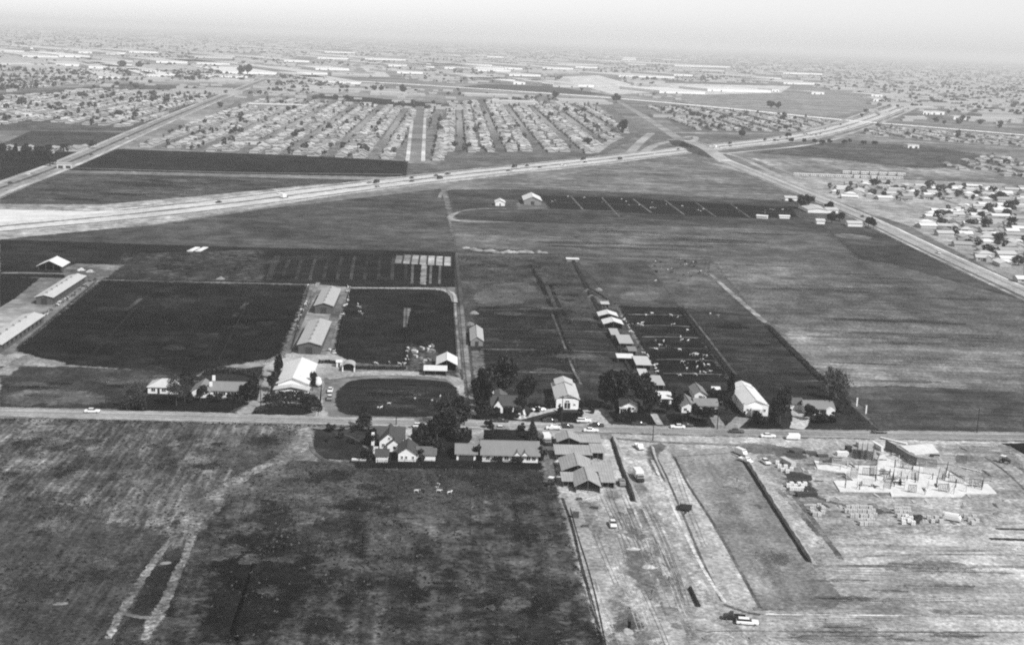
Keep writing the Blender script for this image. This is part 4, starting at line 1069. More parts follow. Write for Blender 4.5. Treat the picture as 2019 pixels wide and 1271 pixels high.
def add_window(root, x, z, w, h, y, frame='trim', pane='glass'):
    f = MB()
    for q in ((x - w / 2 - .12, x + w / 2 + .12, z - .12, z), (x - w / 2 - .12, x + w / 2 + .12, z + h, z + h + .12), (x - w / 2 - .12, x - w / 2, z, z + h), (x + w / 2, x + w / 2 + .12, z, z + h), (x - .04, x + .04, z, z + h)):
        f.box(q[0], q[1], y - .09, y + .05, q[2], q[3])
    fo = f.build('window', MT[frame], root)
    MB().box(x - w / 2, x + w / 2, y - .04, y + .03, z, z + h).build('pane', MT[pane], fo)

def building(name, label, cat, fl, fr, depth, h, kind='y', rise=1.6, wall='white_wall', roof='grey_roof', e=.5, windows=(), door=None, open_front=False, w=None, parts=(), group=None, rz=0.0, false_front=False, chimney=None, front_door_mat='dark_trim', e2=None, wing=None):
    """fl, fr: photograph position of the two front corners on the ground"""
    a, b_ = G(*fl), G(*fr)
    ww = w or (b_ - a).length
    c = (a + b_) / 2
    root = empty(name, (c.x, c.y + depth / 2, 0), rz, label, cat, group)
    if open_front:
        bk = MB(); t = .2
        if kind == 'y': bk.prism([(-ww / 2, -.15), (ww / 2, -.15), (ww / 2, h), (0, h + rise * .97), (-ww / 2, h)], depth / 2 - t, depth / 2)
        else: bk.box(-ww / 2, ww / 2, depth / 2 - t, depth / 2, -.15, h + (rise if kind == 'flat' else 0) - .02)
        bk.build('back_wall', MT[wall], root)
        for s in (-1, 1): MB().box(s * ww / 2 - (t if s > 0 else 0), s * ww / 2 + (0 if s > 0 else t), -depth / 2, depth / 2 - t - .01, -.15, h - .02).build('side_wall', MT[wall], root)
        n = max(2, int(ww / 3.5))
        for k in range(n + 1):
            x = -ww / 2 + .25 + (ww - .5) * k / n
            zt = h + (rise * (1 - abs(x) / (ww / 2)) if kind == 'y' else 0) - .05
            MB().box(x - .1, x + .1, -depth / 2 - .22, -depth / 2 - .02, -.15, zt).build('post', MT['wood'], root)
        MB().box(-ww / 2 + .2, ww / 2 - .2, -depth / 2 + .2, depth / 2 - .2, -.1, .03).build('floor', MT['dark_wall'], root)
    else:
        wall_mesh(kind, ww, depth, h, rise).build('wall', MT[wall], root)
    ro = roof_mesh(kind, ww, depth, h, rise, e, e2=e2).build('roof', MT[roof], root)
    if kind in ('x', 'y'):
        rc = MB()
        if kind == 'y': rc.box(-.18, .18, -depth / 2 - e, depth / 2 + e, h + rise + .2, h + rise + .3)
        else: rc.box(-ww / 2 - e, ww / 2 + e, -.18, .18, h + rise + .2, h + rise + .3)
        rc.build('ridge_cap', MT[roof], ro)
    y = -depth / 2
    for (x, z, w_, h_) in windows: add_window(root, x, z, w_, h_, y)
    if door:
        x, w_, h_ = door
        dm = MB().box(x - w_ / 2, x + w_ / 2, y - .08, y + .02, 0, h_).build('door', MT[front_door_mat], root)
        MB().box(x + w_ / 2 - .25, x + w_ / 2 - .13, y - .16, y - .07, h_ * .45, h_ * .5).build('handle', MT['chrome'], dm)
    if false_front:
        hh = false_front
        MB().box(-ww / 2 - .35, ww / 2 + .35, y - .45, y - .1, -.1, hh).build('false_front', MT['white_wall'], root)
    if chimney:
        for (x, yy, hz) in chimney:
            MB().box(x - .55, x + .55, yy - .45, yy + .45, h * .5, hz).build('chimney', MT['white_wall'], root)
    return root

# ---- dairy barns
barn_parts = []
def long_barn(label, fl, fr, depth, h, rise, wall, roof, door=True, w=None):
    r = building('barn', label, 'barn', fl, fr, depth, h, 'y', rise, wall, roof, e=.7, w=w)
    ww = w or (G(*fr) - G(*fl)).length
    for s in (-1, 1):
        for k in range(int(depth / 6)):
            yy = -depth / 2 + 3 + k * 6
            MB().box(s * (ww / 2) - .06, s * (ww / 2) + .06, yy - 1.3, yy + 1.3, 1.2, 2.6).build('window', MT['glass'], r)
    for k in range(int(depth / 9)):
        MB().box(-.4, .4, -depth / 2 + 4 + k * 9, -depth / 2 + 5 + k * 9, h + rise + .1, h + rise + .9).build('roof_vent', MT['grey_wall'], r)
    if door:
        MB().box(-1.6, 1.4, -depth / 2 - .1, -depth / 2 + .05, 0, 3.2).build('door', MT['dark_trim'], r)
    return r
long_barn('long grey-roofed dairy barn right behind the big white barn', (588, 698), (631, 698.5), 50, 4.4, 1.3, 'barn_wall', 'metal_roof')
long_barn('grey-roofed dairy barn at the back end of the lane', (622, 618), (654, 618.5), 46, 4.2, 1.4, 'barn_wall', 'metal_roof', w=8.8)
long_barn('cream-roofed barn at the back of the left dairy', (74, 600), (101, 600), 62, 3.8, 1.0, 'barn_wall', 'pale_roof', w=8.2)
long_barn('cream-roofed barn nearer the main road in the same dairy as the hay shed', (-42, 695), (4, 695), 62, 3.8, 1.0, 'barn_wall', 'pale_roof', w=9)
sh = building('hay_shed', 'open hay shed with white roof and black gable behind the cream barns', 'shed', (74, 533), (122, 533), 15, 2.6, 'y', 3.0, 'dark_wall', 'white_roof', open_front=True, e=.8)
# ---- big white barn
wb = building('white_barn', 'big white-roofed barn behind the curved hedge', 'barn', (548, 775), (606, 775), 33, 4.2, 'y', 2.2, 'white_wall', 'white_roof', e=.8)
roof_mesh('y', 13.5, 5, 2.6, 1.2, .3).build('porch_roof', MT['pale_roof'], wb).location = (0, -19.0, 0)
MB().box(-6.2, 6.2, -21.0, -16.6, -.1, 2.6).build('porch_wall', MT['white_wall'], wb)
for x in (-4, 0, 4): MB().box(x - .9, x + .9, -21.1, -20.95, .9, 2.0).build('window', MT['glass'], wb)
tk = empty('milk_tank', G(626, 764) + Vector((0, 3, 0)), .15, 'white cylindrical tank standing beside the big white barn', 'tank')
b = MB()
for k, (y, r) in enumerate(((-3.2, .5), (-3.0, 1.1), (-2.4, 1.35), (2.4, 1.35), (3.0, 1.1), (3.2, .5))): pass
b.rings([[(r * math.cos(a) * 1.0, y, 1.9 + r * math.sin(a)) for a in [2 * math.pi * i / 12 for i in range(12)]] for y, r in ((-3.2, .5), (-3.0, 1.1), (-2.4, 1.35), (2.4, 1.35), (3.0, 1.1), (3.2, .5))])
b.build('vessel', MT['white_wall'], tk)
for y in (-2, 2): MB().box(-1.1, 1.1, y - .2, y + .2, -.1, 1.0).build('cradle', MT['dark_wall'], tk)
# ---- small shed with arched roof
ar = empty('arched_shed', G(687, 733) + Vector((0, 3.2, 0)), 0, 'small arched open-fronted shed with grey roof at the gravel yard', 'shed')
pl = [(-2.5, 2.0)] + [(-2.5 * math.cos(t), 2.0 + 1.6 * math.sin(t)) for t in [math.pi * k / 10 for k in range(1, 10)]] + [(2.5, 2.0)]
b = MB(); n = len(pl)
b.prism(pl + [(x * 1.06, z + .2) for x, z in reversed(pl)], -3.3, 3.2)
b.build('roof', MT['metal_roof'], ar)
for s in (-1, 1):
    MB().box(s * 2.45 - .25, s * 2.45 + .25, -3.2, -2.7, -.1, 2.0).build('post', MT['white_wall'], ar)
    MB().box(s * 2.4 - .1, s * 2.4 + .1, -2.68, 3.1, -.1, 2.0).build('side_wall', MT['grey_wall'], ar)
MB().prism(pl + [(2.5, -.1), (-2.5, -.1)], 2.9, 3.1).build('back_wall', MT['dark_wall'], ar)
hut = building('hut', 'small white hut left of the arched shed', 'hut', (663, 724), (674, 724), 2.6, 2.2, 'x', .6, 'white_wall', 'white_roof', e=.2, door=(0, .8, 1.9))
# ---- white shed pair
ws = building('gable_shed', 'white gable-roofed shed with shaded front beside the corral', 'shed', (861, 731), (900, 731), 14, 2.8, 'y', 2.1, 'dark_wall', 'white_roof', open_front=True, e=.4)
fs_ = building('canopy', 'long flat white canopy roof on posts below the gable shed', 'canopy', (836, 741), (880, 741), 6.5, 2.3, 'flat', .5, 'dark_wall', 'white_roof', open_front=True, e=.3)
# ---- small barn at the farm lane
building('small_barn', 'small barn with sunlit right roof slope along the farm lane', 'barn', (928, 682), (952, 682), 26, 2.6, 'y', 1.8, 'grey_wall', 'metal_roof', e=.4, door=(0, 1.6, 2.2))
# ---- houses north of the road
building('bungalow_house', 'pale hip-roofed house half hidden behind bare trees', 'house', (291, 776), (355, 776), 10, 2.7, 'hip', 2.2, 'white_wall', 'pale_roof', windows=((-4, .9, 1.5, 1.2), (0, .9, 1.5, 1.2), (4, .9, 1.5, 1.2)), door=(-2, .9, 2.1))
rh = building('ranch_house', 'grey-roofed ranch house with white chimneys and a front wing', 'house', (414, 783), (482, 783), 9.5, 2.7, 'x', 2.2, 'white_wall', 'grey_roof', windows=((-4.5, .8, 1.6, 1.3), (-1.5, .8, 1.6, 1.3), (2.5, .8, 2.0, 1.3), (5, .8, 1.2, 1.3)), door=(.5, .9, 2.1), chimney=((-6.6, -2.6, 5.4), (-6.4, 2.8, 6.6)))
MB().prism([(-13.2, -.1), (-6.7, -.1), (-6.7, 2.7), (-9.95, 4.6), (-13.2, 2.7)], -6.5, 4.6).build('wing_wall', MT['white_wall'], rh)
MB().prism([(-13.8, 2.4), (-9.95, 4.7), (-6.1, 2.4), (-6.1, 2.62), (-9.95, 4.92), (-13.8, 2.62)], -7.0, 4.9).build('wing_roof', MT['grey_roof'], rh)
add_window(rh, -9.95, .9, 2.0, 1.3, -6.5)
h = building('cottage', 'dark-roofed cottage with steep white front gable between tall trees', 'house', (969, 812), (1018, 812), 9, 2.7, 'x', 2.6, 'white_wall', 'dark_roof', windows=((2.6, .9, 1.6, 1.2), (.6, .9, 1.0, 1.2)), door=(4.2, .9, 2.1))
MB().prism([(-3.9, -.1), (-.5, -.1), (-.5, 2.5), (-2.2, 5.0), (-3.9, 2.5)], -6.2, -4.4).build('gable_wall', MT['white_wall'], h)
MB().prism([(-4.3, 2.2), (-2.2, 5.2), (-.1, 2.2), (-.1, 2.4), (-2.2, 5.45), (-4.3, 2.4)], -6.5, -1.0).build('gable_roof', MT['dark_roof'], h)
add_window(h, -2.2, 1.0, 1.2, 1.2, -6.2)
MB().box(-4.6, -3.9, 3, 3.8, 2, 6.2).build('chimney', MT['white_wall'], h)
MB().prism([(-5, -.1), (2, -.1), (2, 3), (-1.5, 5.2), (-5, 3)], 4.2, 10.5).build('rear_wall', MT['white_wall'], h)
MB().prism([(-5.5, 2.7), (-1.5, 5.3), (2.5, 2.7), (2.5, 2.95), (-1.5, 5.55), (-5.5, 2.95)], 2.0, 11).build('rear_roof', MT['mid_roof'], h)
hl = building('white_hall', 'white hall with pale roof and flat false front', 'hall', (1098, 805), (1138, 805), 23, 4.2, 'y', 1.7, 'white_wall', 'pale_roof', e=.9, false_front=4.0)
MB().box(-4.6, 4.6, -11.7, -11.45, 4.05, 4.35).build('cornice', MT['dark_trim'], hl)
for x in (-2.8, 2.8): add_window(hl, x, 1.4, .7, .7, -11.97)
for x in (-.62, .62): MB().box(x - .5, x + .5, -12.05, -11.9, 0, 2.4).build('door', MT['dark_trim'], hl)
add_window(hl, 0, 2.75, 1.4, .6, -11.97)
roof_mesh('y', 6.6, 7, 5.4, 1.2, .5).build('rear_roof', MT['pale_roof'], hl).location = (0, 9.5, 0)
MB().prism([(-3.3, 3), (3.3, 3), (3.3, 5.4), (0, 6.5), (-3.3, 5.4)], 6.1, 12.9).build('rear_wall', MT['white_wall'], hl)
h = building('gable_cottage', 'small white-gabled cottage tucked under big dark trees', 'house', (1226, 812), (1256, 812), 10, 2.4, 'y', 1.6, 'white_wall', 'dark_roof', windows=((-1.6, .9, 1.1, 1.0), (1.3, .9, 1.1, 1.0)), door=(0, .9, 2.0))
MB().box(-4.2, -1.2, -7.4, -5.1, 1.9, 2.1).build('porch_roof', MT['pale_roof'], h)
for x in (-4.0, -1.4): MB().box(x - .1, x + .1, -7.3, -7.1, -.1, 1.9).build('porch_post', MT['trim'], h)
building('small_house', 'small white house with pale flat-pitched roof at the end of the shed row', 'house', (1300, 797), (1323, 797), 11, 2.4, 'x', 1.0, 'white_wall', 'white_roof', windows=((-1, .9, 1.2, 1.1), (1.2, .9, 1.0, 1.1)), door=(.2, .8, 2.0))
h = building('rambling_house', 'rambling house with grey roofs and white front gable behind dark shrubs', 'house', (1344, 814), (1374, 814), 12, 2.6, 'y', 1.7, 'white_wall', 'grey_roof', windows=((-1.6, .9, 1.1, 1.1), (1.2, .9, 1.1, 1.1)))
MB().prismx([(-3.5, -.1), (5.5, -.1), (5.5, 2.6), (1, 4.0), (-3.5, 2.6)], 2.9, 11.5).build('wing_wall', MT['white_wall'], h)
MB().prismx([(-4.1, 2.35), (1, 4.1), (6.1, 2.35), (6.1, 2.6), (1, 4.35), (-4.1, 2.6)], 2.2, 12).build('wing_roof', MT['grey_roof'], h)
for x in (6, 9.5): add_window(h, x, .9, 1.3, 1.1, -3.5)
h = building('rear_house', 'grey-roofed rear house with a bright white end wall', 'house', (1369, 789), (1392, 789), 12, 2.6, 'y', 1.5, 'white_wall', 'grey_roof', windows=((0, .9, 1.2, 1.1),))
building('white_hut', 'tiny white hut behind the rambling house', 'hut', (1404, 777), (1419, 777), 3.4, 2.0, 'x', .6, 'white_wall', 'white_roof', e=.25, door=(0, .8, 1.8))
hl = building('white_dairy', 'long white dairy building with broad false front and curved porch', 'building', (1467, 819), (1511, 819), 27, 4.4, 'y', 1.8, 'white_wall', 'white_roof', e=.6, false_front=4.3)
for x in (-3.2, 3.4): add_window(hl, x, 1.9, .8, .9, -13.98)
b = MB(); b.prism([(-2.2, 2.9)] + [(-2.2 * math.cos(t), 2.9 + .7 * math.sin(t)) for t in [math.pi * k / 6 for k in range(1, 6)]] + [(2.2, 2.9)], -16, -13.96)
b.build('porch_roof', MT['white_wall'], hl)
for x in (-2, 2): MB().box(x - .15, x + .15, -15.9, -15.6, -.1, 2.9).build('porch_post', MT['trim'], hl)
MB().box(-.6, .6, -14.05, -13.9, 0, 2.2).build('door', MT['dark_trim'], hl)
MB().box(-5.0, 5.0, -13.2, -12.9, 4.4, 4.7).build('cornice', MT['dark_trim'], hl)
roof_mesh('y', 7.2, 5, 5.2, 1.3, .4).build('rear_roof', MT['white_roof'], hl).location = (0, 12.6, 0)
MB().prism([(-3.6, 3), (3.6, 3), (3.6, 5.2), (0, 6.4), (-3.6, 5.2)], 10.2, 15).build('rear_wall', MT['white_wall'], hl)
building('garage', 'white-doored garage with grey roof above the pale drive', 'garage', (1556, 808), (1582, 808), 8, 2.5, 'x', 1.3, 'white_wall', 'mid_roof', door=(0, 4.4, 2.1), front_door_mat='trim')
h = building('end_ranch_house', 'last ranch house with grey roof and white corner beside bare trees', 'house', (1588, 818), (1643, 818), 9, 2.6, 'x', 2.0, 'white_wall', 'grey_roof', windows=((-3, .9, 1.4, 1.1), (0, .9, 1.6, 1.1), (3.4, .9, 1.2, 1.1)), door=(1.6, .9, 2.0))
MB().prism([(2.2, -.1), (5.6, -.1), (5.6, 2.5), (3.9, 3.5), (2.2, 2.5)], -6.3, -4.4).build('bay_wall', MT['white_wall'], h)
# ---- shed row up the hill
for lab, nm, fl, fr, dp, hh, kd, ri, rf, w_ in (
    ('upper white shed of the touching pair in the shed row', 'shed', (1183, 632), (1215, 632), 9, 2.4, 'y', 1.4, 'white_roof', 9.5),
    ('lower white shed of the touching pair in the shed row', 'shed', (1193, 648), (1225, 648), 10, 2.4, 'y', 1.4, 'white_roof', 9.5),
    ('grey lean-to shed below the touching white pair', 'shed', (1222, 686), (1247, 686), 16, 2.2, 'flat', .5, 'metal_roof', 6),
    ('white flat-roofed shed alone at the left of the row', 'shed', (1218, 715), (1248, 715), 6, 2.2, 'flat', .4, 'white_roof', None),
    ('long pale shed low in the row beside the corral', 'shed', (1256, 729), (1282, 729), 14, 2.2, 'flat', .5, 'pale_roof', 6.2),
    ('small pale shelter at the head of the shed row', 'shed', (1186, 606), (1200, 606), 5, 1.8, 'flat', .3, 'pale_roof', None),
    ('narrow grey shed between the lean-to and the white flat shed', 'shed', (1206, 668), (1220, 668), 12, 2.0, 'flat', .4, 'metal_roof', None),
    ('pale narrow shed below the white flat shed', 'shed', (1262, 748), (1277, 748), 9, 1.9, 'flat', .4, 'pale_roof', None),
    ('low grey shelter on the corral side of the row', 'shed', (1240, 700), (1254, 700), 7, 1.9, 'flat', .4, 'grey_roof', None),
    ('grey end shed behind the small white house', 'shed', (1288, 768), (1308, 768), 14, 2.0, 'flat', .4, 'metal_roof', 4.5)):
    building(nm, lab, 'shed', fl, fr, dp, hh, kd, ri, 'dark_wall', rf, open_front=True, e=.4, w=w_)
# ---- far dairy
building('far_barn', 'white-roofed far barn at the head of the pens', 'barn', (1034, 404), (1066, 404), 30, 4, 'y', 3.2, 'grey_wall', 'white_roof', e=.8, door=(0, 3, 3))
building('far_house', 'white far house left of the white-roofed far barn', 'house', (977, 406), (995, 406), 14, 3, 'y', 1.8, 'white_wall', 'white_roof', e=.5, door=(0, 1, 2))
building('feed_shed', 'small white feed shed lying in the far field', 'shed', (1494, 430), (1514, 432), 5, 2, 'x', .6, 'white_wall', 'white_roof', rz=-.35)
building('feed_shed', 'second small white feed shed beside the far pens', 'shed', (1538, 431), (1556, 431), 4, 2, 'x', .6, 'white_wall', 'white_roof')
for lab, x, y, wv, dp in (('long pale shed below the round tree on the diagonal road', 1613, 420, 16, 34), ('pale shed right of the round tree', 1641, 420, 9, 14), ('white cottage at the foot of the diagonal road trees', 1618, 442, 6, 6), ('grey house among the roadside trees', 1688, 447, 12, 10), ('pale cottage at the round tree', 1560, 396, 10, 8)):
    g = G(x, y); w2 = wv / 2 / (g.y / 2700)
    building('roadside_building', lab, 'building', (x - w2, y), (x + w2, y), dp, 2.8, 'x' if dp < 20 else 'y', 1.2, 'white_wall', 'pale_roof')
# pump house in the middle field
building('pump_house', 'low pale pump house on the field boundary', 'hut', (1118, 516), (1140, 516), 4, 1.6, 'flat', .2, 'grey_wall', 'white_roof')

# ---- south of the road
h = building('farmhouse', 'white farmhouse with long sloping dark roof south of the road', 'house', (748, 886), (786, 886), 11, 3.0, 'y', 2.9, 'white_wall', 'dark_roof', windows=((-2, 1, .9, 1.1), (1.8, 1, .9, 1.1), (0, 3.6, .7, .8)))
MB().prismx([(-1, -.1), (6.5, -.1), (6.5, 3.0), (2.7, 5.6), (-1, 3.0)], -5.2, 4.6).build('rear_wall', MT['white_wall'], h)
MB().prismx([(-1.8, 2.6), (2.7, 5.7), (7.1, 2.6), (7.1, 2.85), (2.7, 5.95), (-1.8, 2.85)], -5.8, 5.2).build('rear_roof', MT['dark_roof'], h)
MB().prism([(-.5, -.1), (4.4, -.1), (4.4, 2.3), (1.9, 4.2), (-.5, 2.3)], -8.0, -5.4).build('gable_wall', MT['white_wall'], h)
MB().prism([(-1.0, 1.95), (1.9, 4.25), (4.9, 1.95), (4.9, 2.15), (1.9, 4.5), (-1.0, 2.15)], -8.3, -3.2).build('gable_roof', MT['dark_roof'], h)
MB().box(1.5, 2.3, -8.08, -7.9, 1.1, 2.0).build('window', MT['glass'], h)
MB().box(-6.2, -5.2, -3.5, -2.4, -.1, 5.2).build('chimney', MT['white_wall'], h)
h = building('white_cottage', 'white gabled cottage with three dark windows and dark roof', 'house', (785, 910), (820, 910), 10, 3.0, 'y', 2.0, 'white_wall', 'dark_roof', windows=((-1.7, 1.0, .65, 1.0), (-.3, 1.0, .65, 1.0), (2.0, 1.0, .65, 1.0)))
MB().prismx([(-3.5, -.1), (4, -.1), (4, 2.4), (.2, 3.7), (-3.5, 2.4)], 3.1, 9.4).build('wing_wall', MT['white_wall'], h)
MB().prismx([(-4.0, 2.1), (.2, 3.75), (4.5, 2.1), (4.5, 2.35), (.2, 4.0), (-4.0, 2.35)], 2.7, 9.9).build('wing_roof', MT['mid_roof'], h)
building('garage', 'white garage with dark roof beside the three-windowed cottage', 'garage', (741, 912), (764, 912), 6.5, 2.5, 'x', 1.1, 'white_wall', 'dark_roof', door=(0, 2.8, 2.0), front_door_mat='trim')
building('white_hut', 'low white lean-to at the right end of the cottage', 'hut', (844, 906), (857, 906), 3, 1.7, 'y', .6, 'white_wall', 'white_roof', e=.2)
building('white_hut', 'small pale hut left of the garage among shrubs', 'hut', (730, 896), (744, 896), 2.6, 1.6, 'flat', .3, 'white_wall', 'pale_roof', e=.2)
building('boat_shelter', 'low long white shelter left of the garage', 'shelter', (694, 912), (721, 912), 1.4, .8, 'flat', .1, 'dark_wall', 'white_roof', e=.15)
h = building('long_ranch_house', 'long low ranch house with broad pale grey roof', 'house', (951, 911), (1060, 911), 14, 2.7, 'x', 2.6, 'white_wall', 'grey_roof', e=.8, windows=((-7.5, .9, 1.2, 1.2), (-5.0, .9, 1.2, 1.2), (-1.2, .9, 1.4, 1.2), (1.2, .9, 1.4, 1.2), (6.2, .9, 1.2, 1.2), (8.0, .9, 1.2, 1.2)), door=(-3, .9, 2.1))
for x in (2.4, 5.0):
    MB().prism([(x - 1.2, 2.6), (x + 1.2, 2.6), (x, 3.8)], -7.9, -4.5).build('dormer', MT['white_wall'], h)
    MB().prism([(x - 1.5, 2.45), (x, 3.9), (x + 1.5, 2.45), (x + 1.5, 2.62), (x, 4.1), (x - 1.5, 2.62)], -8.1, -3.5).build('dormer_roof', MT['grey_roof'], h)
building('carport', 'pale-roofed carport joining the left end of the long ranch house', 'carport', (900, 907), (938, 907), 11, 2.4, 'x', 1.6, 'white_wall', 'grey_roof', e=.7, door=(0, 5.0, 1.7))
# sheds beside the building site
for lab, fl, fr, dp, hh, kd, ri, w_ in (
    ('gabled open shed nearest the main road', (1099, 883), (1143, 883), 8.5, 2.3, 'y', 1.6, None),
    ('flat-roofed lean-to against the roadside gabled shed', (1147, 881), (1184, 881), 8, 1.7, 'flat', .4, None),
    ('long low flat shed between the gabled sheds', (1096, 908), (1165, 908), 9, 2.2, 'flat', .5, None),
    ('short dark-fronted shed right of the long low shed', (1167, 906), (1189, 906), 9, 2.5, 'flat', .3, None),
    ('wide gabled shed with torn roof in the middle of the group', (1108, 940), (1168, 940), 13, 2.2, 'y', 2.0, None),
    ('flat wing right of the wide gabled shed', (1172, 940), (1206, 940), 8, 1.8, 'flat', .5, None),
    ('gabled shed with open black front facing the pasture', (1134, 971), (1183, 971), 13, 2.2, 'y', 2.1, None),
    ('left flat wing of the pasture-facing shed', (1109, 960), (1131, 960), 7.5, 2.0, 'flat', .4, None),
    ('right flat wing of the pasture-facing shed', (1186, 962), (1211, 962), 8.5, 2.0, 'flat', .4, None)):
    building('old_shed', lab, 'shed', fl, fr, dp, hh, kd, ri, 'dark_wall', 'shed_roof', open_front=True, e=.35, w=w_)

# ---- pale slabs at the end of the back field
for i in range(7):
    x0 = 779 + i * 16.2
    a, b_ = G(x0, 519 + i * .8), G(x0 + 12.5, 519 + i * .8)
    e_ = empty('feed_slab', ((a.x + b_.x) / 2, a.y, 0), 0, 'pale rectangular feed slab in the row at the end of the back field', 'slab', 'feed slabs in a row')
    MB().box(-2.1, 2.1, 0, 34 - (5 if i == 0 else 0), -.05, .3).build('slab', ground_mat((.52, .55, .6, .6, .66, .66, .68)[i], 850, mid=.6, fine=.6), e_)
    for s in (-1, 1): MB().box(s * 2.2 - .12, s * 2.2 + .12, 0, 33, -.05, .75).build('kerb', MT['wood'], e_)
for i, x in enumerate((374, 390)):
    g = G(x, 496)
    e_ = empty('white_slab', (g.x, g.y, 0), -.12, 'bright white slab, one of two side by side in the dark field', 'slab', 'two bright slabs')
    MB().box(-1.6, 1.6, 0, 17, -.05, .5).build('slab', MT['white_wall'], e_)
    MB().box(-1.7, 1.7, -.3, 0, -.05, .8).build('kerb', MT['concrete'], e_)

# ================================================================== TREES
def crown(seed, rx, ry, rz, zc, lobes, n, leaf, hollow=.55, ycut=None):
    r = random.Random(seed); b = MB()
    L_ = []
    for _ in range(lobes):
        while True:
            p = Vector((r.uniform(-1, 1), r.uniform(-1, 1), r.uniform(-1, 1)))
            if p.length < 1: break
        L_.append((Vector((p.x * rx * .72, p.y * ry * .72, zc + p.z * rz * .72)), r.uniform(.26, .46)))
    for _ in range(n):
        c, s = r.choice(L_)
        d = Vector((r.gauss(0, 1), r.gauss(0, 1), r.gauss(0, 1) + .15)).normalized()
        q = r.uniform(hollow, 1.08)
        p = c + Vector((d.x * rx * s * q, d.y * ry * s * q, d.z * rz * s * q))
        a = (d * .5 + Vector((r.gauss(0, 1), r.gauss(0, 1), r.gauss(0, 1))) * .6).normalized()
        u_ = a.orthogonal().normalized(); v_ = a.cross(u_); l = leaf * r.uniform(.6, 1.3)
        b.add([p - u_ * l, p + v_ * l * .7, p + u_ * l, p - v_ * l * .7], [(0, 1, 2, 3)])
    return b
def trunk(seed, hgt, r0, zc, rx, nb=5, twigs=0):
    r = random.Random(seed); b = MB()
    b.tube((0, 0, -.2), (r.uniform(-.2, .2), r.uniform(-.2, .2), hgt), r0, r0 * .6, 7)
    for k in range(nb):
        t = 2 * math.pi * k / nb + r.uniform(-.4, .4); z = hgt * r.uniform(.7, 1.0)
        e = Vector((math.cos(t) * rx * .6, math.sin(t) * rx * .6, zc + r.uniform(-.5, 1.5)))
        b.tube((0, 0, z), e, r0 * .45, r0 * .15, 5)
        for _ in range(twigs):
            f = Vector((0, 0, z)).lerp(e, r.uniform(.4, 1))
            g = f + Vector((r.gauss(0, 1), r.gauss(0, 1), abs(r.gauss(.6, .8)))) * rx * .35
            b.tube(f, g, r0 * .14, r0 * .03, 3)
    return b
TREES = {}
def tree_type(k):
    if k in TREES: return TREES[k]
    if k == 'oak': c, t, m = crown(1, 6, 6, 5.2, 8.0, 16, 2600, .55), trunk(1, 4, .5, 7, 6), 'leaf_dark'
    elif k == 'oak2': c, t, m = crown(2, 6, 6, 5.6, 8.2, 14, 2400, .55), trunk(2, 4, .5, 7, 6), 'leaf_dark'
    elif k == 'round': c, t, m = crown(3, 4, 4, 3.8, 5.2, 11, 1500, .45), trunk(3, 2.6, .3, 4.6, 4), 'leaf_dark'
    elif k == 'bare': c, t, m = crown(4, 5.5, 5.5, 4.2, 6.5, 18, 1100, .34, .1), trunk(4, 3, .3, 6, 5.5, 8, 7), 'leaf_dry'
    elif k == 'cypress': c, t, m = crown(5, 1.6, 1.6, 5.2, 5.6, 12, 900, .4), trunk(5, 2, .22, 4, 1), 'leaf_dark'
    elif k == 'cone':
        r = random.Random(6); c = MB()
        for _ in range(1500):
            z = r.random() ** 1.4; rad = 3.6 * (1 - z) ** .8 * r.uniform(.5, 1.06); t_ = r.uniform(0, 6.283); p = Vector((rad * math.cos(t_), rad * math.sin(t_), .5 + z * 8.5))
            u_ = Vector((math.cos(t_), math.sin(t_), -.5)).normalized(); v_ = Vector((-math.sin(t_), math.cos(t_), 0)); l = r.uniform(.3, .6)
            c.add([p - u_ * l, p + v_ * l * .6, p + u_ * l, p - v_ * l * .6], [(0, 1, 2, 3)])
        t, m = trunk(6, 2, .25, 4, 1, 3), 'leaf_dark'
    elif k == 'bush': c, t, m = crown(7, 1.8, 1.8, 1.3, 1.2, 7, 420, .3), trunk(7, .8, .1, 1, 1), 'leaf_dark'
    elif k == 'palegreen': c, t, m = crown(9, 4, 4, 3.2, 4.6, 12, 1300, .4), trunk(9, 2.4, .25, 4, 4), 'leaf'
    TREES[k] = (t.mesh('trunk', [MT['bark']]), c.mesh('crown', [MT[m]]))
    return TREES[k]
def tree(px, py, k, sx, sz=None, label='', cat='tree', group=None, name=None, rz=None):
    g = G(px, py); t, c = tree_type(k)
    o = empty(name or {'bush': 'shrub', 'cypress': 'cypress_tree', 'cone': 'conifer_tree', 'bare': 'bare_tree'}.get(k, 'broadleaf_tree'), (g.x, g.y, 0), rng.uniform(0, 6) if rz is None else rz, label, cat, group)
    f = 1.12 if k in ('bush', 'cypress', 'cone') else 1.32
    o.scale = (sx * f, sx * f, (sz or sx) * f)
    link('trunk', t, o); link('crown', c, o)
    return o
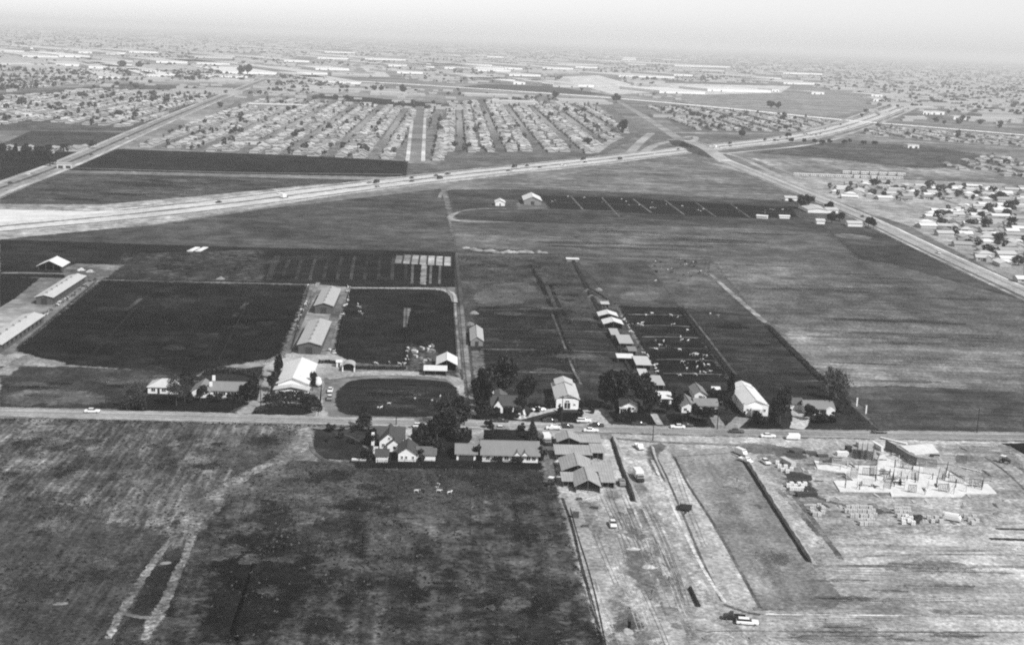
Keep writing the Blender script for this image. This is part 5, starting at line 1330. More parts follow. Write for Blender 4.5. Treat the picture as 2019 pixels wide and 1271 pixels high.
for px, py, k, s, z, lab in (
    (988, 786, 'oak', 1.0, 1.05, 'biggest dark round tree rising behind the cottage with the steep gable'),
    (950, 812, 'oak2', .62, .95, 'dark tall tree between farm lane and cottage'), (948, 828, 'round', .62, .7, 'lower dark tree beside the farm lane mouth'),
    (958, 800, 'round', .8, 1.2, 'dark tree against the left wall of the steep-gabled cottage'), (1040, 800, 'oak2', .62, .72, 'dark tree between cottage and white hall'),
    (1207, 806, 'oak', .95, 1.0, 'big dark tree left of the small white-gabled cottage'), (1195, 806, 'round', .7, .9, 'dark tree on the left flank of the big tree by the cottage'), (1268, 806, 'oak2', .66, .8, 'dark tree right of the small white-gabled cottage'),
    (1283, 815, 'round', .7, .85, 'lower dark tree in front of the shed row end'), (1252, 785, 'round', .85, 1.0, 'dark tree behind the small white-gabled cottage'),
    (1441, 795, 'cypress', 1.0, 1.15, 'narrow dark cypress left of the long white dairy building'), (1327, 797, 'cypress', .55, .6, 'slim cypress between small white house and rambling house'),
    (1537, 835, 'oak2', .5, .75, 'tall dark tree between white dairy building and garage'), (1548, 822, 'cypress', 1.1, 1.1, 'dark column tree left of the garage'), (1523, 832, 'bush', 1.2, 1.4, 'dark shrub at the corner of the white dairy building'),
    (1640, 810, 'bare', .9, 1.2, 'bare grey tree beside the last ranch house'), (1655, 790, 'bare', .75, 1.0, 'second bare tree standing behind the last ranch house'), (1628, 770, 'bare', .55, .8, 'small bare tree on the fence line behind the last ranch house'), (1665, 815, 'bare', .5, .7, 'low bare tree right of the last ranch house'),
    (1600, 828, 'round', .6, .6, 'dark shrub mass before the last ranch house'), (1618, 833, 'bush', 1.7, 1.8, 'dark hedge clump at the last drive'), (1640, 832, 'bush', 1.4, 1.5, 'dark clump at the road before the last ranch house'),
    (1375, 828, 'round', .55, .6, 'dark round shrub before the rambling house wing'), (1395, 832, 'round', .6, .62, 'dark shrub at the driveway of the rambling house'), (1350, 832, 'bush', 1.2, 1.2, 'low dark shrub on the lawn of the rambling house'), (1424, 800, 'round', .7, .6, 'spreading dark tree behind the rambling house'), (1410, 796, 'round', .5, .6, 'dark tree by the tiny white hut'),
    (262, 802, 'bare', .7, .75, 'bare spreading tree before the pale hip-roofed house'), (348, 800, 'bare', .6, .95, 'tall bare tree right of the pale hip-roofed house'), (364, 792, 'bare', .5, .8, 'bare tree between the two left houses'), (282, 808, 'bush', 1.7, 1.9, 'dark shrub under the bare tree by the road'), (250, 808, 'bush', 1.3, 1.2, 'dark shrub at the corner of the left lawn'),
    (372, 770, 'round', .62, .75, 'dark tree against the ranch house wing'), (395, 790, 'round', .5, .6, 'dark round tree before the ranch house wing'), (490, 790, 'round', .75, .85, 'dark tree at the right end of the ranch house'), (480, 788, 'round', .5, .6, 'smaller dark tree at the ranch house end wall'), (504, 782, 'bush', 1.4, 1.6, 'dark shrub beside the drive of the ranch house'),
    (535, 772, 'round', .55, .8, 'dark tree against the left wall of the big white barn'), (548, 750, 'cypress', .9, .9, 'dark column shrub left of the big white barn'), (552, 738, 'cypress', .8, .8, 'dark column shrub farther back by the big white barn'), (616, 770, 'cypress', .8, .7, 'dark shrub between big white barn and tank'), (617, 752, 'bush', 1.2, 1.6, 'dark shrub behind the tank'),
    (715, 850, 'round', .62, .6, 'round dark tree at the roadside left of the white farmhouse'), (716, 842, 'cypress', .9, .75, 'dark pointed top behind the round roadside tree'),
    (885, 862, 'oak', .8, .75, 'dark spreading tree south of the road by the long ranch house'), (862, 868, 'oak2', .5, .55, 'dark low tree right of the white farmhouse'), (905, 856, 'oak2', .62, .8, 'dark tall tree at the drive of the long ranch house'), (870, 836, 'bare', .8, .9, 'thin bare tree over the main road'), (915, 838, 'bare', .65, .8, 'thin bare tree at the road corner'), (845, 880, 'bush', 1.4, 1.3, 'dark garden shrub behind the three-windowed cottage'), (898, 868, 'bush', 2.2, 2.2, 'dark shrub under the spreading tree'),
    (1049, 866, 'cone', .62, .75, 'small dark conifer at the corner of the long ranch house lawn'), (966, 870, 'bush', 1.3, 1.6, 'dark shrub before the long ranch house lawn'), (985, 910, 'bush', 1.3, .75, 'dark shrub against the long ranch house windows'), (1020, 911, 'bush', 1.5, .95, 'dark rounded shrub before the dormers'), (1064, 908, 'bush', 1.2, 1.8, 'dark shrub at the right end of the long ranch house'), (945, 906, 'bush', 1.3, 1.9, 'dark shrub between carport and ranch house'),
    (832, 908, 'bush', 1.3, 1.5, 'dark shrub between cottage and low lean-to'), (768, 886, 'bush', .9, .9, 'round dark bush at the farmhouse gable'), (728, 908, 'bush', 1.8, 2.0, 'dark shrub mass left of the garage'), (648, 850, 'bush', 1.3, 1.0, 'low dark bush at the field gate'), (672, 849, 'bush', .7, .6, 'tiny dark bush near the field gate'),
    (968, 844, 'bush', 1.3, 1.2, 'dark verge bush beside the road'), (1028, 849, 'bush', 1.1, 1.1, 'second verge bush along the road'), (1102, 812, 'bush', .8, 1.0, 'clipped bush left of the white hall steps'), (1147, 818, 'bush', .8, 1.1, 'clipped bush right of the white hall'), (1085, 803, 'bush', 1.4, 1.7, 'dark hedge at the left wall of the white hall'), (1143, 803, 'bush', 1.3, 1.6, 'dark hedge at the right wall of the white hall'), (1168, 815, 'bush', .9, .9, 'small round bush at the wide drive'),
    (980, 815, 'bush', 1.1, 1.0, 'dark bush under the steep gable'), (1005, 814, 'bush', 1.0, 1.0, 'dark bush by the cottage door'), (962, 815, 'bush', 1.3, 1.4, 'dark bush at the cottage corner'), (1466, 822, 'bush', .8, .9, 'small bush at the left corner of the white dairy building'), (1240, 814, 'bush', .9, .8, 'small bush before the white-gabled cottage'),
    (425, 792, 'bush', 1.5, 1.2, 'dark shrub under the ranch house windows'), (455, 790, 'bush', 1.3, 1.1, 'second dark shrub under the ranch house windows'), (1335, 806, 'round', .5, .6, 'dark tree between small white house and rambling house lawn'), (1315, 815, 'round', .55, .5, 'spreading dark shrub on the lawn below the small white house'), (1500, 835, 'bush', 1.4, 1.1, 'dark shrub row before the white dairy porch'), (820, 880, 'round', .55, .6, 'dark garden tree behind the three-windowed cottage wing'), (840, 866, 'round', .6, .6, 'dark tree on the lawn right of the farmhouse drive'), (735, 880, 'round', .5, .6, 'dark tree at the left wall of the white farmhouse'), (865, 900, 'round', .5, .55, 'dark tree between low lean-to and carport'), (1030, 812, 'round', .5, .6, 'dark tree at the twin-track drive'), (1220, 830, 'bush', 1.2, .9, 'low dark shrub on the cottage lawn'), (1583, 412, 'oak', .95, .8, 'large round dark tree where the arterial passes the far dairy'), (1596, 404, 'round', .9, .8, 'dark tree beside the large round one'), (1632, 416, 'round', 1.0, .8, 'dark tree on the arterial verge'), (1640, 440, 'oak2', .7, .55, 'dark clump by the pale shed on the arterial'), (1655, 436, 'round', .9, .7, 'dark bush below the arterial'), (1712, 448, 'round', .8, .8, 'dark tree at the end of the roadside row'), (1722, 450, 'round', .7, .7, 'last dark tree of the roadside row'), (1560, 402, 'round', .6, .5, 'small tree near the far pens'),
    (793, 186, 'oak2', 1.3, 1.3, 'solitary dark tree beyond the open suburb strip'), (1228, 262, 'oak', 1.2, 1.3, 'dark tree standing alone by the overpass ramps'), (1095, 196, 'oak', 1.3, 1.2, 'dark tree on the flood channel bank'), (1215, 203, 'oak2', 1.7, 1.2, 'wide dark tree where arterial meets flood channel'), (1520, 214, 'oak', 1.8, 1.1, 'dark tree clump beyond the flood channel'), (1535, 216, 'oak2', 1.4, 1.0, 'second dark clump beyond the flood channel'), (488, 148, 'oak', 2.2, 2.0, 'tall dark tree before the white warehouse'), (475, 148, 'oak2', 1.8, 1.6, 'dark tree left of the tall one before the warehouse'),
    (240, 136, 'oak', 2.0, 1.6, 'dark tree before the far left warehouse'), (275, 137, 'oak2', 1.8, 1.4, 'second dark tree before the far left warehouse'), (1462, 272, 'oak2', .8, .8, 'dark tree near the freeway bend'), (1552, 272, 'round', 1.2, .8, 'dark bush on the freeway embankment'), (738, 180, 'oak', 1.1, .9, 'dark tree left of the solitary one'), (752, 181, 'oak2', .9, .9, 'dark tree beside the open suburb strip')):
    tree(px, py, k, s, z, lab, 'shrub' if k == 'bush' else 'tree')
for i in range(70):
    x = rng.choice((rng.uniform(945, 1080), rng.uniform(1195, 1440), rng.uniform(1480, 1650), rng.uniform(370, 500), rng.uniform(640, 900))); y = rng.uniform(800, 828) if x > 900 else (rng.uniform(782, 800) if x < 600 else rng.uniform(852, 880))
    tree(x, y, 'bush', rng.uniform(.45, 1.0), rng.uniform(.5, 1.0), 'low garden shrub in the yards along the main road', 'shrub', 'low garden shrubs along the road')
for i in range(26):
    tree(rng.uniform(0, 105), rng.uniform(302, 328), rng.choice(('round', 'oak2')), rng.uniform(.5, .95), rng.uniform(.6, 1.1), 'dark tree in the orchard block beside the boulevard', 'tree', 'orchard trees beside the boulevard')
for i in range(9):
    tree(1560 + i * 20 + rng.uniform(-8, 8), 282 + rng.uniform(-2, 2) + i * .5, 'round', rng.uniform(.6, 1.1), .7, 'low bush along the edge of the far dark field', 'shrub', 'bushes along the far dark field')

def hedge(name, label, pts, width, height, leaf='leaf_dark', dens=26):
    p = chaikin([G(*q) for q in pts], 2, False); r = random.Random(len(label)); b = MB()
    for i in range(len(p) - 1):
        a, c = p[i], p[i + 1]; ln = (c - a).length
        for _ in range(int(ln * dens)):
            q = a.lerp(c, r.random()); t = (c - a).normalized(); nn = Vector((-t.y, t.x, 0))
            th = r.uniform(0, math.pi); rr_ = r.uniform(.7, 1.08)
            q = q + nn * (math.cos(th) * width / 2 * rr_) + Vector((0, 0, math.sin(th) ** .6 * height * rr_ * r.uniform(.75, 1.1)))
            u_ = Vector((r.gauss(0, 1), r.gauss(0, 1), r.gauss(0, 1))).normalized(); v_ = u_.orthogonal().normalized(); l = r.uniform(.25, .5)
            b.add([q - u_ * l, q + v_ * l, q + u_ * l, q - v_ * l], [(0, 1, 2, 3)])
    e = empty(name, (p[0].x, p[0].y, 0), 0, label, 'hedge')
    o = b.build('foliage', MT[leaf], e); o.location = (-p[0].x, -p[0].y, 0)
    s = MB()
    for q in p[::2]: s.tube((q.x, q.y, -.1), (q.x, q.y, height * .6), .08, .04, 4)
    o = s.build('stems', MT['bark'], e); o.location = (-p[0].x, -p[0].y, 0)
hedge('hedge', 'thick dark curved hedge before the big white barn', [(526, 797), (545, 791), (580, 789), (606, 792), (618, 800), (622, 813)], 5, 3.6, dens=60)
hedge('hedge', 'second dark hedge crescent nearest the road before the big barn', [(506, 814), (518, 806), (540, 801), (585, 801), (606, 805)], 2.0, 1.3, dens=34)
hedge('hedge', 'dark trimmed hedge arc behind the ranch house', [(402, 740), (430, 735), (475, 737), (505, 744), (514, 750)], 3, 2.2)
hedge('hedge', 'low dark hedge along the front of the corral', [(628, 716), (650, 716), (668, 718)], 1.6, 1.4)
hedge('hedge', 'low dark shrub line between arched shed and canopy', [(702, 727), (745, 728), (800, 728)], 1.4, 1.2)
hedge('hedge', 'dark weedy line along the field boundary', [(1128, 512), (1150, 555), (1196, 640)], 1.4, 1.0, dens=14)
hedge('hedge', 'dark weedy ditch line beside the dairy building paddock', [(1340, 610), (1392, 676), (1448, 748)], 1.2, .9, dens=12)
hedge('hedge', 'dark weedy line left of the shed row', [(1200, 650), (1220, 690), (1245, 735)], 1.4, 1.0, dens=12)
hedge('hedge', 'dark weeds along the pasture edge toward the bare trees', [(1520, 650), (1560, 692), (1622, 752)], 2.0, 1.2, dens=12)

# ================================================================== VEHICLES
def wheel_mesh():
    b = MB()
    for x, r0, r1 in ((0, 0, 0),):
        n = 12
        b.rings([[(r * math.cos(a), y, r * math.sin(a)) for a in [2 * math.pi * i / n for i in range(n)]] for y, r in ((-.1, .26), (-.1, .33), (.1, .33), (.1, .26))], 0)
        b.rings([[(r * math.cos(a), y, r * math.sin(a)) for a in [2 * math.pi * i / n for i in range(n)]] for y, r in ((-.12, .2), (.12, .2))], 1)
    return b.mesh('wheel', [MT['tyre'], MT['chrome']])
WHEEL = wheel_mesh()
def ring(x, hw, z0, z1, z2, top=.86):
    return [(x, -hw, z0), (x, hw, z0), (x, hw, z1), (x, hw * top, z2), (x, -hw * top, z2), (x, -hw, z1)]
_vm = {}
def vmesh(kind, col):
    if (kind, col) in _vm: return _vm[kind, col]
    P = {}
    if kind in ('sedan', 'wagon'):
        b = MB().rings([ring(-2.55, .86, .42, .68, .78), ring(-2.45, .93, .3, .72, .88), ring(-1.3, .95, .28, .74, .94), ring(1.2, .95, .28, .74, .94), ring(2.4, .93, .3, .7, .88), ring(2.55, .88, .42, .66, .78)])
        P['body'] = (b, 'car_' + col)
        back = -2.3 if kind == 'wagon' else -1.55
        g = MB().rings([ring(back, .82, .9, .95, .98), ring(back + .35 if kind == 'sedan' else back + .12, .8, .9, 1.2, 1.4, .84), ring(.45, .8, .9, 1.2, 1.4, .84), ring(1.0, .82, .9, .95, .98)])
        P['cabin_glass'] = (g, 'glass')
        rf = MB().rings([ring(back + .25 if kind == 'wagon' else back + .42, .66, 1.38, 1.42, 1.47), ring(.42, .66, 1.38, 1.42, 1.47)])
        P['roof'] = (rf, 'car_' + ('white' if col != 'dark' else 'dark'))
        P['front_bumper'] = (MB().box(2.5, 2.66, -.9, .9, .36, .52), 'chrome'); P['rear_bumper'] = (MB().box(-2.66, -2.5, -.9, .9, .36, .52), 'chrome')
        wx = (-1.55, 1.6)
    elif kind == 'pickup':
        P['cab'] = (MB().rings([ring(.1, .92, .4, .95, 1.05), ring(.2, .9, .4, 1.3, 1.75, .82), ring(1.0, .9, .4, 1.3, 1.75, .82), ring(1.5, .92, .4, .95, 1.08)]), 'car_' + col)
        P['hood'] = (MB().rings([ring(1.45, .93, .35, .85, 1.05), ring(2.5, .9, .35, .8, .98)]), 'car_' + col)
        P['windscreen'] = (MB().add([(1.46, -.72, 1.12), (1.46, .72, 1.12), (1.08, .66, 1.66), (1.08, -.66, 1.66), (1.38, -.72, 1.1), (1.38, .72, 1.1), (1.0, .66, 1.64), (1.0, -.66, 1.64)], [(0, 1, 2, 3), (7, 6, 5, 4), (0, 3, 7, 4), (1, 5, 6, 2)]), 'glass')
        bd = MB().box(-2.6, .05, -.93, .93, .5, .62)
        for q in ((-2.6, .05, -.93, -.85), (-2.6, .05, .85, .93), (-2.6, -2.52, -.84, .84), (-.04, .05, -.84, .84)): bd.box(q[0], q[1], q[2], q[3], .62, 1.08)
        P['bed'] = (bd, 'car_' + col); P['front_bumper'] = (MB().box(2.5, 2.64, -.9, .9, .36, .54), 'chrome')
        wx = (-1.7, 1.75)
    elif kind == 'truck':
        P['cab'] = (MB().rings([ring(1.2, 1.05, .5, 1.4, 2.1, .9), ring(2.4, 1.05, .5, 1.4, 2.1, .9), ring(2.8, 1.05, .5, 1.2, 1.35, .95)]), 'car_' + ('grey' if col == 'white' else col))
        P['windscreen'] = (MB().box(2.6, 2.72, -.85, .85, 1.4, 1.95), 'glass')
        P['box'] = (MB().box(-3.2, 1.1, -1.2, 1.2, .75, 3.0), 'car_' + col)
        P['hood'] = (MB().rings([ring(2.75, .95, .45, 1.0, 1.25), ring(3.5, .88, .45, .95, 1.1)]), 'car_dark')
        wx = (-2.0, 2.6)
    elif kind == 'van':
        P['body'] = (MB().rings([ring(-2.3, .85, .45, 1.4, 1.85, .85), ring(-2.1, .95, .35, 1.45, 2.05, .86), ring(1.6, .95, .35, 1.45, 2.05, .86), ring(2.2, .93, .35, 1.0, 1.3, .9), ring(2.4, .88, .42, .9, 1.05)]), 'car_' + col)
        P['windscreen'] = (MB().add([(2.12, -.78, 1.33), (2.12, .78, 1.33), (1.72, .72, 1.95), (1.72, -.72, 1.95), (2.05, -.78, 1.3), (2.05, .78, 1.3), (1.6, .72, 1.9), (1.6, -.72, 1.9)], [(0, 1, 2, 3), (7, 6, 5, 4), (0, 3, 7, 4), (1, 5, 6, 2)]), 'glass')
        P['front_bumper'] = (MB().box(2.38, 2.52, -.88, .88, .36, .52), 'chrome')
        wx = (-1.4, 1.5)
    elif kind == 'tractor':
        P['hood'] = (MB().box(.2, 1.9, -.4, .4, .8, 1.45), 'car_dark'); P['seat'] = (MB().box(-.9, -.4, -.3, .3, 1.1, 1.6), 'car_dark'); P['canopy'] = (MB().box(-1.4, .3, -.8, .8, 2.3, 2.42), 'car_white')
        pp = MB()
        for x in (-1.3, .2):
            for y in (-.7, .7): pp.box(x - .05, x + .05, y - .05, y + .05, .8, 2.3)
        P['canopy_posts'] = (pp, 'car_dark'); P['axle'] = (MB().box(-1.2, .2, -.7, .7, .6, .9), 'car_dark')
        wx = (-.7, 1.4)
    R = [(n, b.mesh(n, [MT[m]])) for n, (b, m) in P.items()]
    _vm[kind, col] = (R, wx)
    return _vm[kind, col]
def vehicle(px, py, kind, col, rz, label, group=None, z=0.12, sc=1.0, at=None):
    g = at or G(px, py)
    nm = {'sedan': 'car', 'wagon': 'station_wagon', 'pickup': 'pickup_truck', 'truck': 'box_truck', 'van': 'van', 'tractor': 'tractor'}[kind]
    o = empty(nm, (g.x, g.y, z), rz, label, {'sedan': 'car', 'wagon': 'car', 'pickup': 'pickup', 'truck': 'truck'}.get(kind, kind), group)
    o.scale = (sc, sc, sc)
    parts, wx = vmesh(kind, col)
    for n, m in parts: link(n, m, o)
    for x in wx:
        for s in (-1, 1):
            w = link('wheel', WHEEL, o, loc=(x, s * (.84 if kind != 'truck' else 1.0), .33))
            if kind == 'tractor' and x < 0: w.scale = (2, 1.8, 2); w.location.z = .66
            if kind == 'truck': w.scale = (1.35, 1.4, 1.35); w.location.z = .45
    return o
PI = math.pi
for px, py, k, c, rz, lab in (
    (182, 813, 'sedan', 'white', .04, 'pale sedan alone on the main road before the left dairy pasture'), (651, 772, 'sedan', 'white', -PI / 2, 'white sedan parked nose out at the gravel yard'), (650, 787, 'sedan', 'grey', -PI / 2, 'grey sedan with white top in front of the parked white sedan'),
    (988, 832, 'sedan', 'dark', 0, 'dark sedan parked at the kerb of the steep-gabled cottage'), (988, 847, 'sedan', 'grey', 0, 'grey sedan on the near side of the road by the ranch drive'), (1062, 810, 'sedan', 'white', .35, 'white sedan on the curved drive of the white hall'), (1085, 832, 'sedan', 'dark', 0, 'dark sedan parked below the hall lawn'),
    (1151, 832, 'wagon', 'white', 0, 'white station wagon parked at the wide drive'), (1116, 843, 'sedan', 'dark', 0, 'dark sedan with a pale load passing the white hall'), (1091, 847, 'pickup', 'white', PI, 'white pickup behind the roadside gabled shed'), (1165, 851, 'sedan', 'white', 0, 'white sedan passing the roadside gabled shed'), (1176, 841, 'sedan', 'dark', 0, 'low dark sedan on the far lane beyond the wide drive'),
    (1260, 838, 'sedan', 'dark', 0, 'dark sedan below the white-gabled cottage'), (1336, 844, 'sedan', 'white', PI, 'white sedan in front of the rambling house'), (1352, 841, 'sedan', 'dark', 0, 'dark sedan just behind the white one at the rambling house'), (1452, 853, 'sedan', 'dark', 0, 'dark sedan opposite the white dairy building'),
    (1514, 862, 'sedan', 'white', 0, 'white sedan parked on the dirt verge at the site'), (1563, 866, 'van', 'white', PI, 'rounded white van at the roadside of the building site'), (1733, 854, 'sedan', 'dark', PI, 'lone dark sedan on the main road opposite the building site'), (829, 842, 'wagon', 'white', 0, 'white car half hidden by the trees south of the road'),
    (1078, 874, 'truck', 'white', -PI / 2 + .1, 'white box truck parked beside the roadside gabled shed'), (1260, 884, 'pickup', 'white', -PI / 2 + .2, 'white pickup on the dirt road at the site entrance'), (1259, 945, 'truck', 'white', -PI / 2 + .1, 'white box truck with dark hood on the dirt road'), (1226, 955, 'pickup', 'grey', -PI / 2, 'grey pickup parked right of the old sheds'),
    (1208, 1036, 'sedan', 'white', -PI / 2, 'white sedan standing alone on the bare dirt'), (1085, 957, 'tractor', 'dark', -PI / 2 - .4, 'dark tractor with white canopy left of the old sheds'), (1460, 896, 'van', 'white', -PI / 2 + .5, 'white van at the upper end of the long bank'), (1470, 911, 'pickup', 'white', -PI / 2 + .6, 'small white pickup below the van at the long bank'), (1509, 913, 'sedan', 'white', -PI / 2 + .2, 'white car parked left of the lumber stacks'),
    (1473, 1230, 'wagon', 'white', -.15, 'white station wagon with roof load by the pale earth mounds'), (1447, 1221, 'pickup', 'dark', PI - .2, 'dark pickup parked nose to tail with the white wagon'), (1790, 905, 'van', 'grey', .3, 'grey van behind the framed walls'), (1980, 913, 'tractor', 'dark', -.8, 'dark tractor on the right edge of the site'), (1877, 1026, 'van', 'white', -.5, 'white van among the block pallets')):
    vehicle(px, py, k, c, rz, lab, sc=1.08)
fd = [(o_, t) for o_, t in ((7, .11), (14, .15), (-8, .14), (-14, .2), (9, .27), (-9, .31), (-13, .36), (12, .4), (8, .52), (-8, .47), (-14, .56), (10, .6), (-9, .66), (13, .7), (-10, .76), (9, .34), (-8, .23), (-12, .25), (11, .21), (-15, .42))] + [(rng.choice((7, 9.5, 13.5, -7, -9.5, -13.5)), rng.uniform(.05, .95)) for _ in range(26)]
seg = [0.0]
for i in range(1, len(MW)): seg.append(seg[-1] + (MW[i] - MW[i - 1]).length)
for i, (o_, t) in enumerate(fd):
    s = t * seg[-1] * .62; k = max(j for j in range(len(seg) - 1) if seg[j] <= s)
    p = MW[k].lerp(MW[k + 1], (s - seg[k]) / (seg[k + 1] - seg[k])); d = (MW[k + 1] - MW[k]).normalized()
    kind, col = rng.choice((('sedan', 'dark'), ('sedan', 'dark'), ('sedan', 'white'), ('wagon', 'grey'), ('truck', 'dark'), ('truck', 'white')))
    vehicle(0, 0, kind, col, math.atan2(d.y, d.x) + (PI if o_ > 0 else 0), '%s %s travelling on the %s carriageway of the freeway' % (col.replace('dark', 'dark').replace('grey', 'grey'), {'sedan': 'sedan', 'wagon': 'station wagon', 'truck': 'box truck'}[kind], 'far' if o_ > 0 else 'near'),
            '%s %ss on the %s carriageway' % (col, kind, 'far' if o_ > 0 else 'near'), z=.2, sc=1.15, at=p + Vector((-d.y, d.x, 0)) * o_)
for i, (px, py, c) in enumerate(((20, 362, 'dark'), (55, 345, 'white'), (250, 274, 'white'), (180, 306, 'dark'), (1700, 428, 'dark'), (1640, 398, 'white'), (1850, 500, 'white'))):
    vehicle(px, py, 'sedan', c, PI / 2 - .1, '%s sedan driving on the %s' % (c, 'boulevard' if px < 300 else 'diagonal arterial road'), '%s sedans on the %s' % (c, 'boulevard' if px < 300 else 'arterial'), sc=1.2)
# flat trailer, pipes and boxes on the dirt
t = empty('flat_trailer', G(1352, 1004), -.25, 'black flat trailer with its tongue on the dirt beside the pad', 'trailer')
MB().box(-1.8, 1.8, -2.4, 2.4, .7, .95).build('deck', MT['tarp'], t); MB().box(.3, .6, -5.2, -2.4, .5, .75).build('tongue', MT['tarp'], t)
for s in (-1, 1): link('wheel', WHEEL, t, loc=(s * 1.7, .2, .4)).rotation_euler = (0, 0, PI / 2)
MB().box(-1.9, -1.75, -2.4, 2.4, .95, 1.5).build('side_board', MT['tarp'], t)
t = empty('steel_pipe', G(1369, 1179), 0, 'long black steel pipe lying on the dirt', 'pipe')
a, b_ = G(1361, 1162) - G(1369, 1179), G(1377, 1196) - G(1369, 1179)
MB().tube(a + Vector((0, 0, .45)), b_ + Vector((0, 0, .45)), .5, .5, 12).build('pipe', MT['tarp'], t)
for q in (a * .98, b_ * .98): MB().tube(q + Vector((0, 0, .45)), q * 1.03 + Vector((0, 0, .45)), .58, .58, 12).build('flange', MT['tarp'], t)
for px, py, w, d, hh, rz, lab in ((1135, 1020, 1.8, 1.0, 1.9, 0, 'dark upright crate on the dirt below the sheds'), (1172, 1002, 2.4, .8, .7, -.4, 'dark plank heap on the dirt below the sheds'), (1154, 1038, 2.0, .9, .6, .1, 'low dark crate left of the lone white car'), (1142, 985, 1.6, .9, .7, .3, 'dark crate behind the pasture-facing shed')):
    t = empty('crate', G(px, py), rz, lab, 'crate')
    MB().box(-w / 2, w / 2, -d / 2, d / 2, -.05, hh).build('box', MT['dark_wall'], t)
    for z in (.12, hh * .5, hh - .12): MB().box(-w / 2 - .04, w / 2 + .04, -d / 2 - .05, -d / 2, z - .07, z + .07).build('slat', MT['wood'], t)

# ================================================================== CATTLE
def cow_mesh():
    V = [((-.85, 0, 1.15), (.3, .34)), ((-.3, 0, 1.08), (.36, .4)), ((.35, 0, 1.08), (.36, .42)), ((.8, 0, 1.2), (.28, .34)), ((1.15, 0, 1.38), (.18, .2)), ((1.42, 0, 1.42), (.15, .16)), ((1.72, 0, 1.25), (.09, .1)),
         ((-.85, .25, .75), (.14, .16)), ((-.95, .27, .42), (.07, .08)), ((-.88, .27, 0), (.07, .07)), ((-.85, -.25, .75), (.14, .16)), ((-.95, -.27, .42), (.07, .08)), ((-.88, -.27, 0), (.07, .07)),
         ((.75, .24, .72), (.12, .13)), ((.78, .25, .4), (.07, .07)), ((.76, .25, 0), (.07, .07)), ((.75, -.24, .72), (.12, .13)), ((.78, -.25, .4), (.07, .07)), ((.76, -.25, 0), (.07, .07)), ((-1.18, 0, 1.05), (.04, .04)), ((-1.22, 0, .55), (.03, .03)), ((1.36, .26, 1.5), (.05, .04)), ((1.36, -.26, 1.5), (.05, .04))]
    E = [(0, 1), (1, 2), (2, 3), (3, 4), (4, 5), (5, 6), (0, 7), (7, 8), (8, 9), (0, 10), (10, 11), (11, 12), (3, 13), (13, 14), (14, 15), (3, 16), (16, 17), (17, 18), (0, 19), (19, 20), (5, 21), (5, 22)]
    me = bpy.data.meshes.new('cow'); me.from_pydata([v for v, _ in V], E, []); me.update()
    o = bpy.data.objects.new('cow_build', me); COL.objects.link(o)
    md = o.modifiers.new('skin', 'SKIN'); sb = o.modifiers.new('sub', 'SUBSURF'); sb.levels = 1; sb.render_levels = 1
    if not me.skin_vertices:
        bm = bmesh.new(); bm.from_mesh(me); bm.verts.layers.skin.verify(); bm.to_mesh(me); bm.free()
    for i, (_, r) in enumerate(V):
        me.skin_vertices[0].data[i].radius = r
        me.skin_vertices[0].data[i].use_root = (i == 0)
    dg = bpy.context.evaluated_depsgraph_get(); dg.update()
    r = bpy.data.meshes.new_from_object(o.evaluated_get(dg)); r.name = 'cow'
    bpy.data.objects.remove(o); return r
COW = cow_mesh()
def cow_mat(name, thr, a, b_):
    m, t, N, L = nt_new(name)
    tc = N('ShaderNodeTexCoord'); oi = N('ShaderNodeObjectInfo')
    ad = N('ShaderNodeVectorMath'); ad.operation = 'ADD'
    L(tc.outputs['Object'], ad.inputs[0]); mu = math_node(N, L, 'MULTIPLY', oi.outputs['Random'], 40); L(mu, ad.inputs[1])
    n = N('ShaderNodeTexNoise'); n.inputs['Scale'].default_value = 1.1; L(ad.outputs[0], n.inputs['Vector'])
    g = math_node(N, L, 'GREATER_THAN', n.outputs['Fac'], thr)
    mx = N('ShaderNodeMix'); mx.data_type = 'FLOAT'; L(g, mx.inputs[0]); mx.inputs[2].default_value = a; mx.inputs[3].default_value = b_
    b = N('ShaderNodeBsdfDiffuse'); L(mx.outputs[0], b.inputs['Color']); o = N('ShaderNodeOutputMaterial'); L(b.outputs[0], o.inputs[0]); return m
CM = {}
for nm, thr, a, b_ in (('white', .58, .6, .05), ('pied', .5, .7, .02), ('black', .66, .02, .6)):
    me = COW.copy(); me.materials.clear(); me.materials.append(cow_mat('cow_' + nm, thr, a, b_)); me.polygons.foreach_set('use_smooth', [True] * len(me.polygons)); CM[nm] = me
def cow(px, py, kind, where, sc=1.25):
    g = G(px, py); o = link('cow', CM[kind], loc=(g.x, g.y, .08)); o.rotation_euler = (0, 0, rng.uniform(0, 6.28)); o.scale = (sc * .62,) * 3
    lab = {'white': 'mostly white dairy cow', 'pied': 'black and white dairy cow', 'black': 'black dairy cow'}[kind] + ' ' + where
    tag(o, lab, 'cow', lab.replace(' cow ', ' cows '))
def herd(n, line, where, j=(3, 2), kinds=('white', 'white', 'pied', 'black')):
    for i in range(n):
        t = rng.random() * (len(line) - 1); k = int(t); a, b_ = line[k], line[min(len(line) - 1, k + 1)]; f = t - k
        cow(a[0] + (b_[0] - a[0]) * f + rng.uniform(-j[0], j[0]), a[1] + (b_[1] - a[1]) * f + rng.uniform(-j[1], j[1]), rng.choice(kinds), where)
herd(22, [(583, 655), (592, 620), (607, 595)], 'at the feed rail left of the grey barns')
herd(24, [(674, 626), (682, 600), (688, 566)], 'at the feed rail right of the grey barns')
herd(5, [(703, 592), (708, 612), (710, 626)], 'in the corral right of the grey barns', (4, 2))
herd(4, [(601, 564), (624, 565)], 'behind the back barn', (2, 1))
herd(6, [(645, 690), (654, 695), (662, 697)], 'near the gravel yard gate', (4, 4))
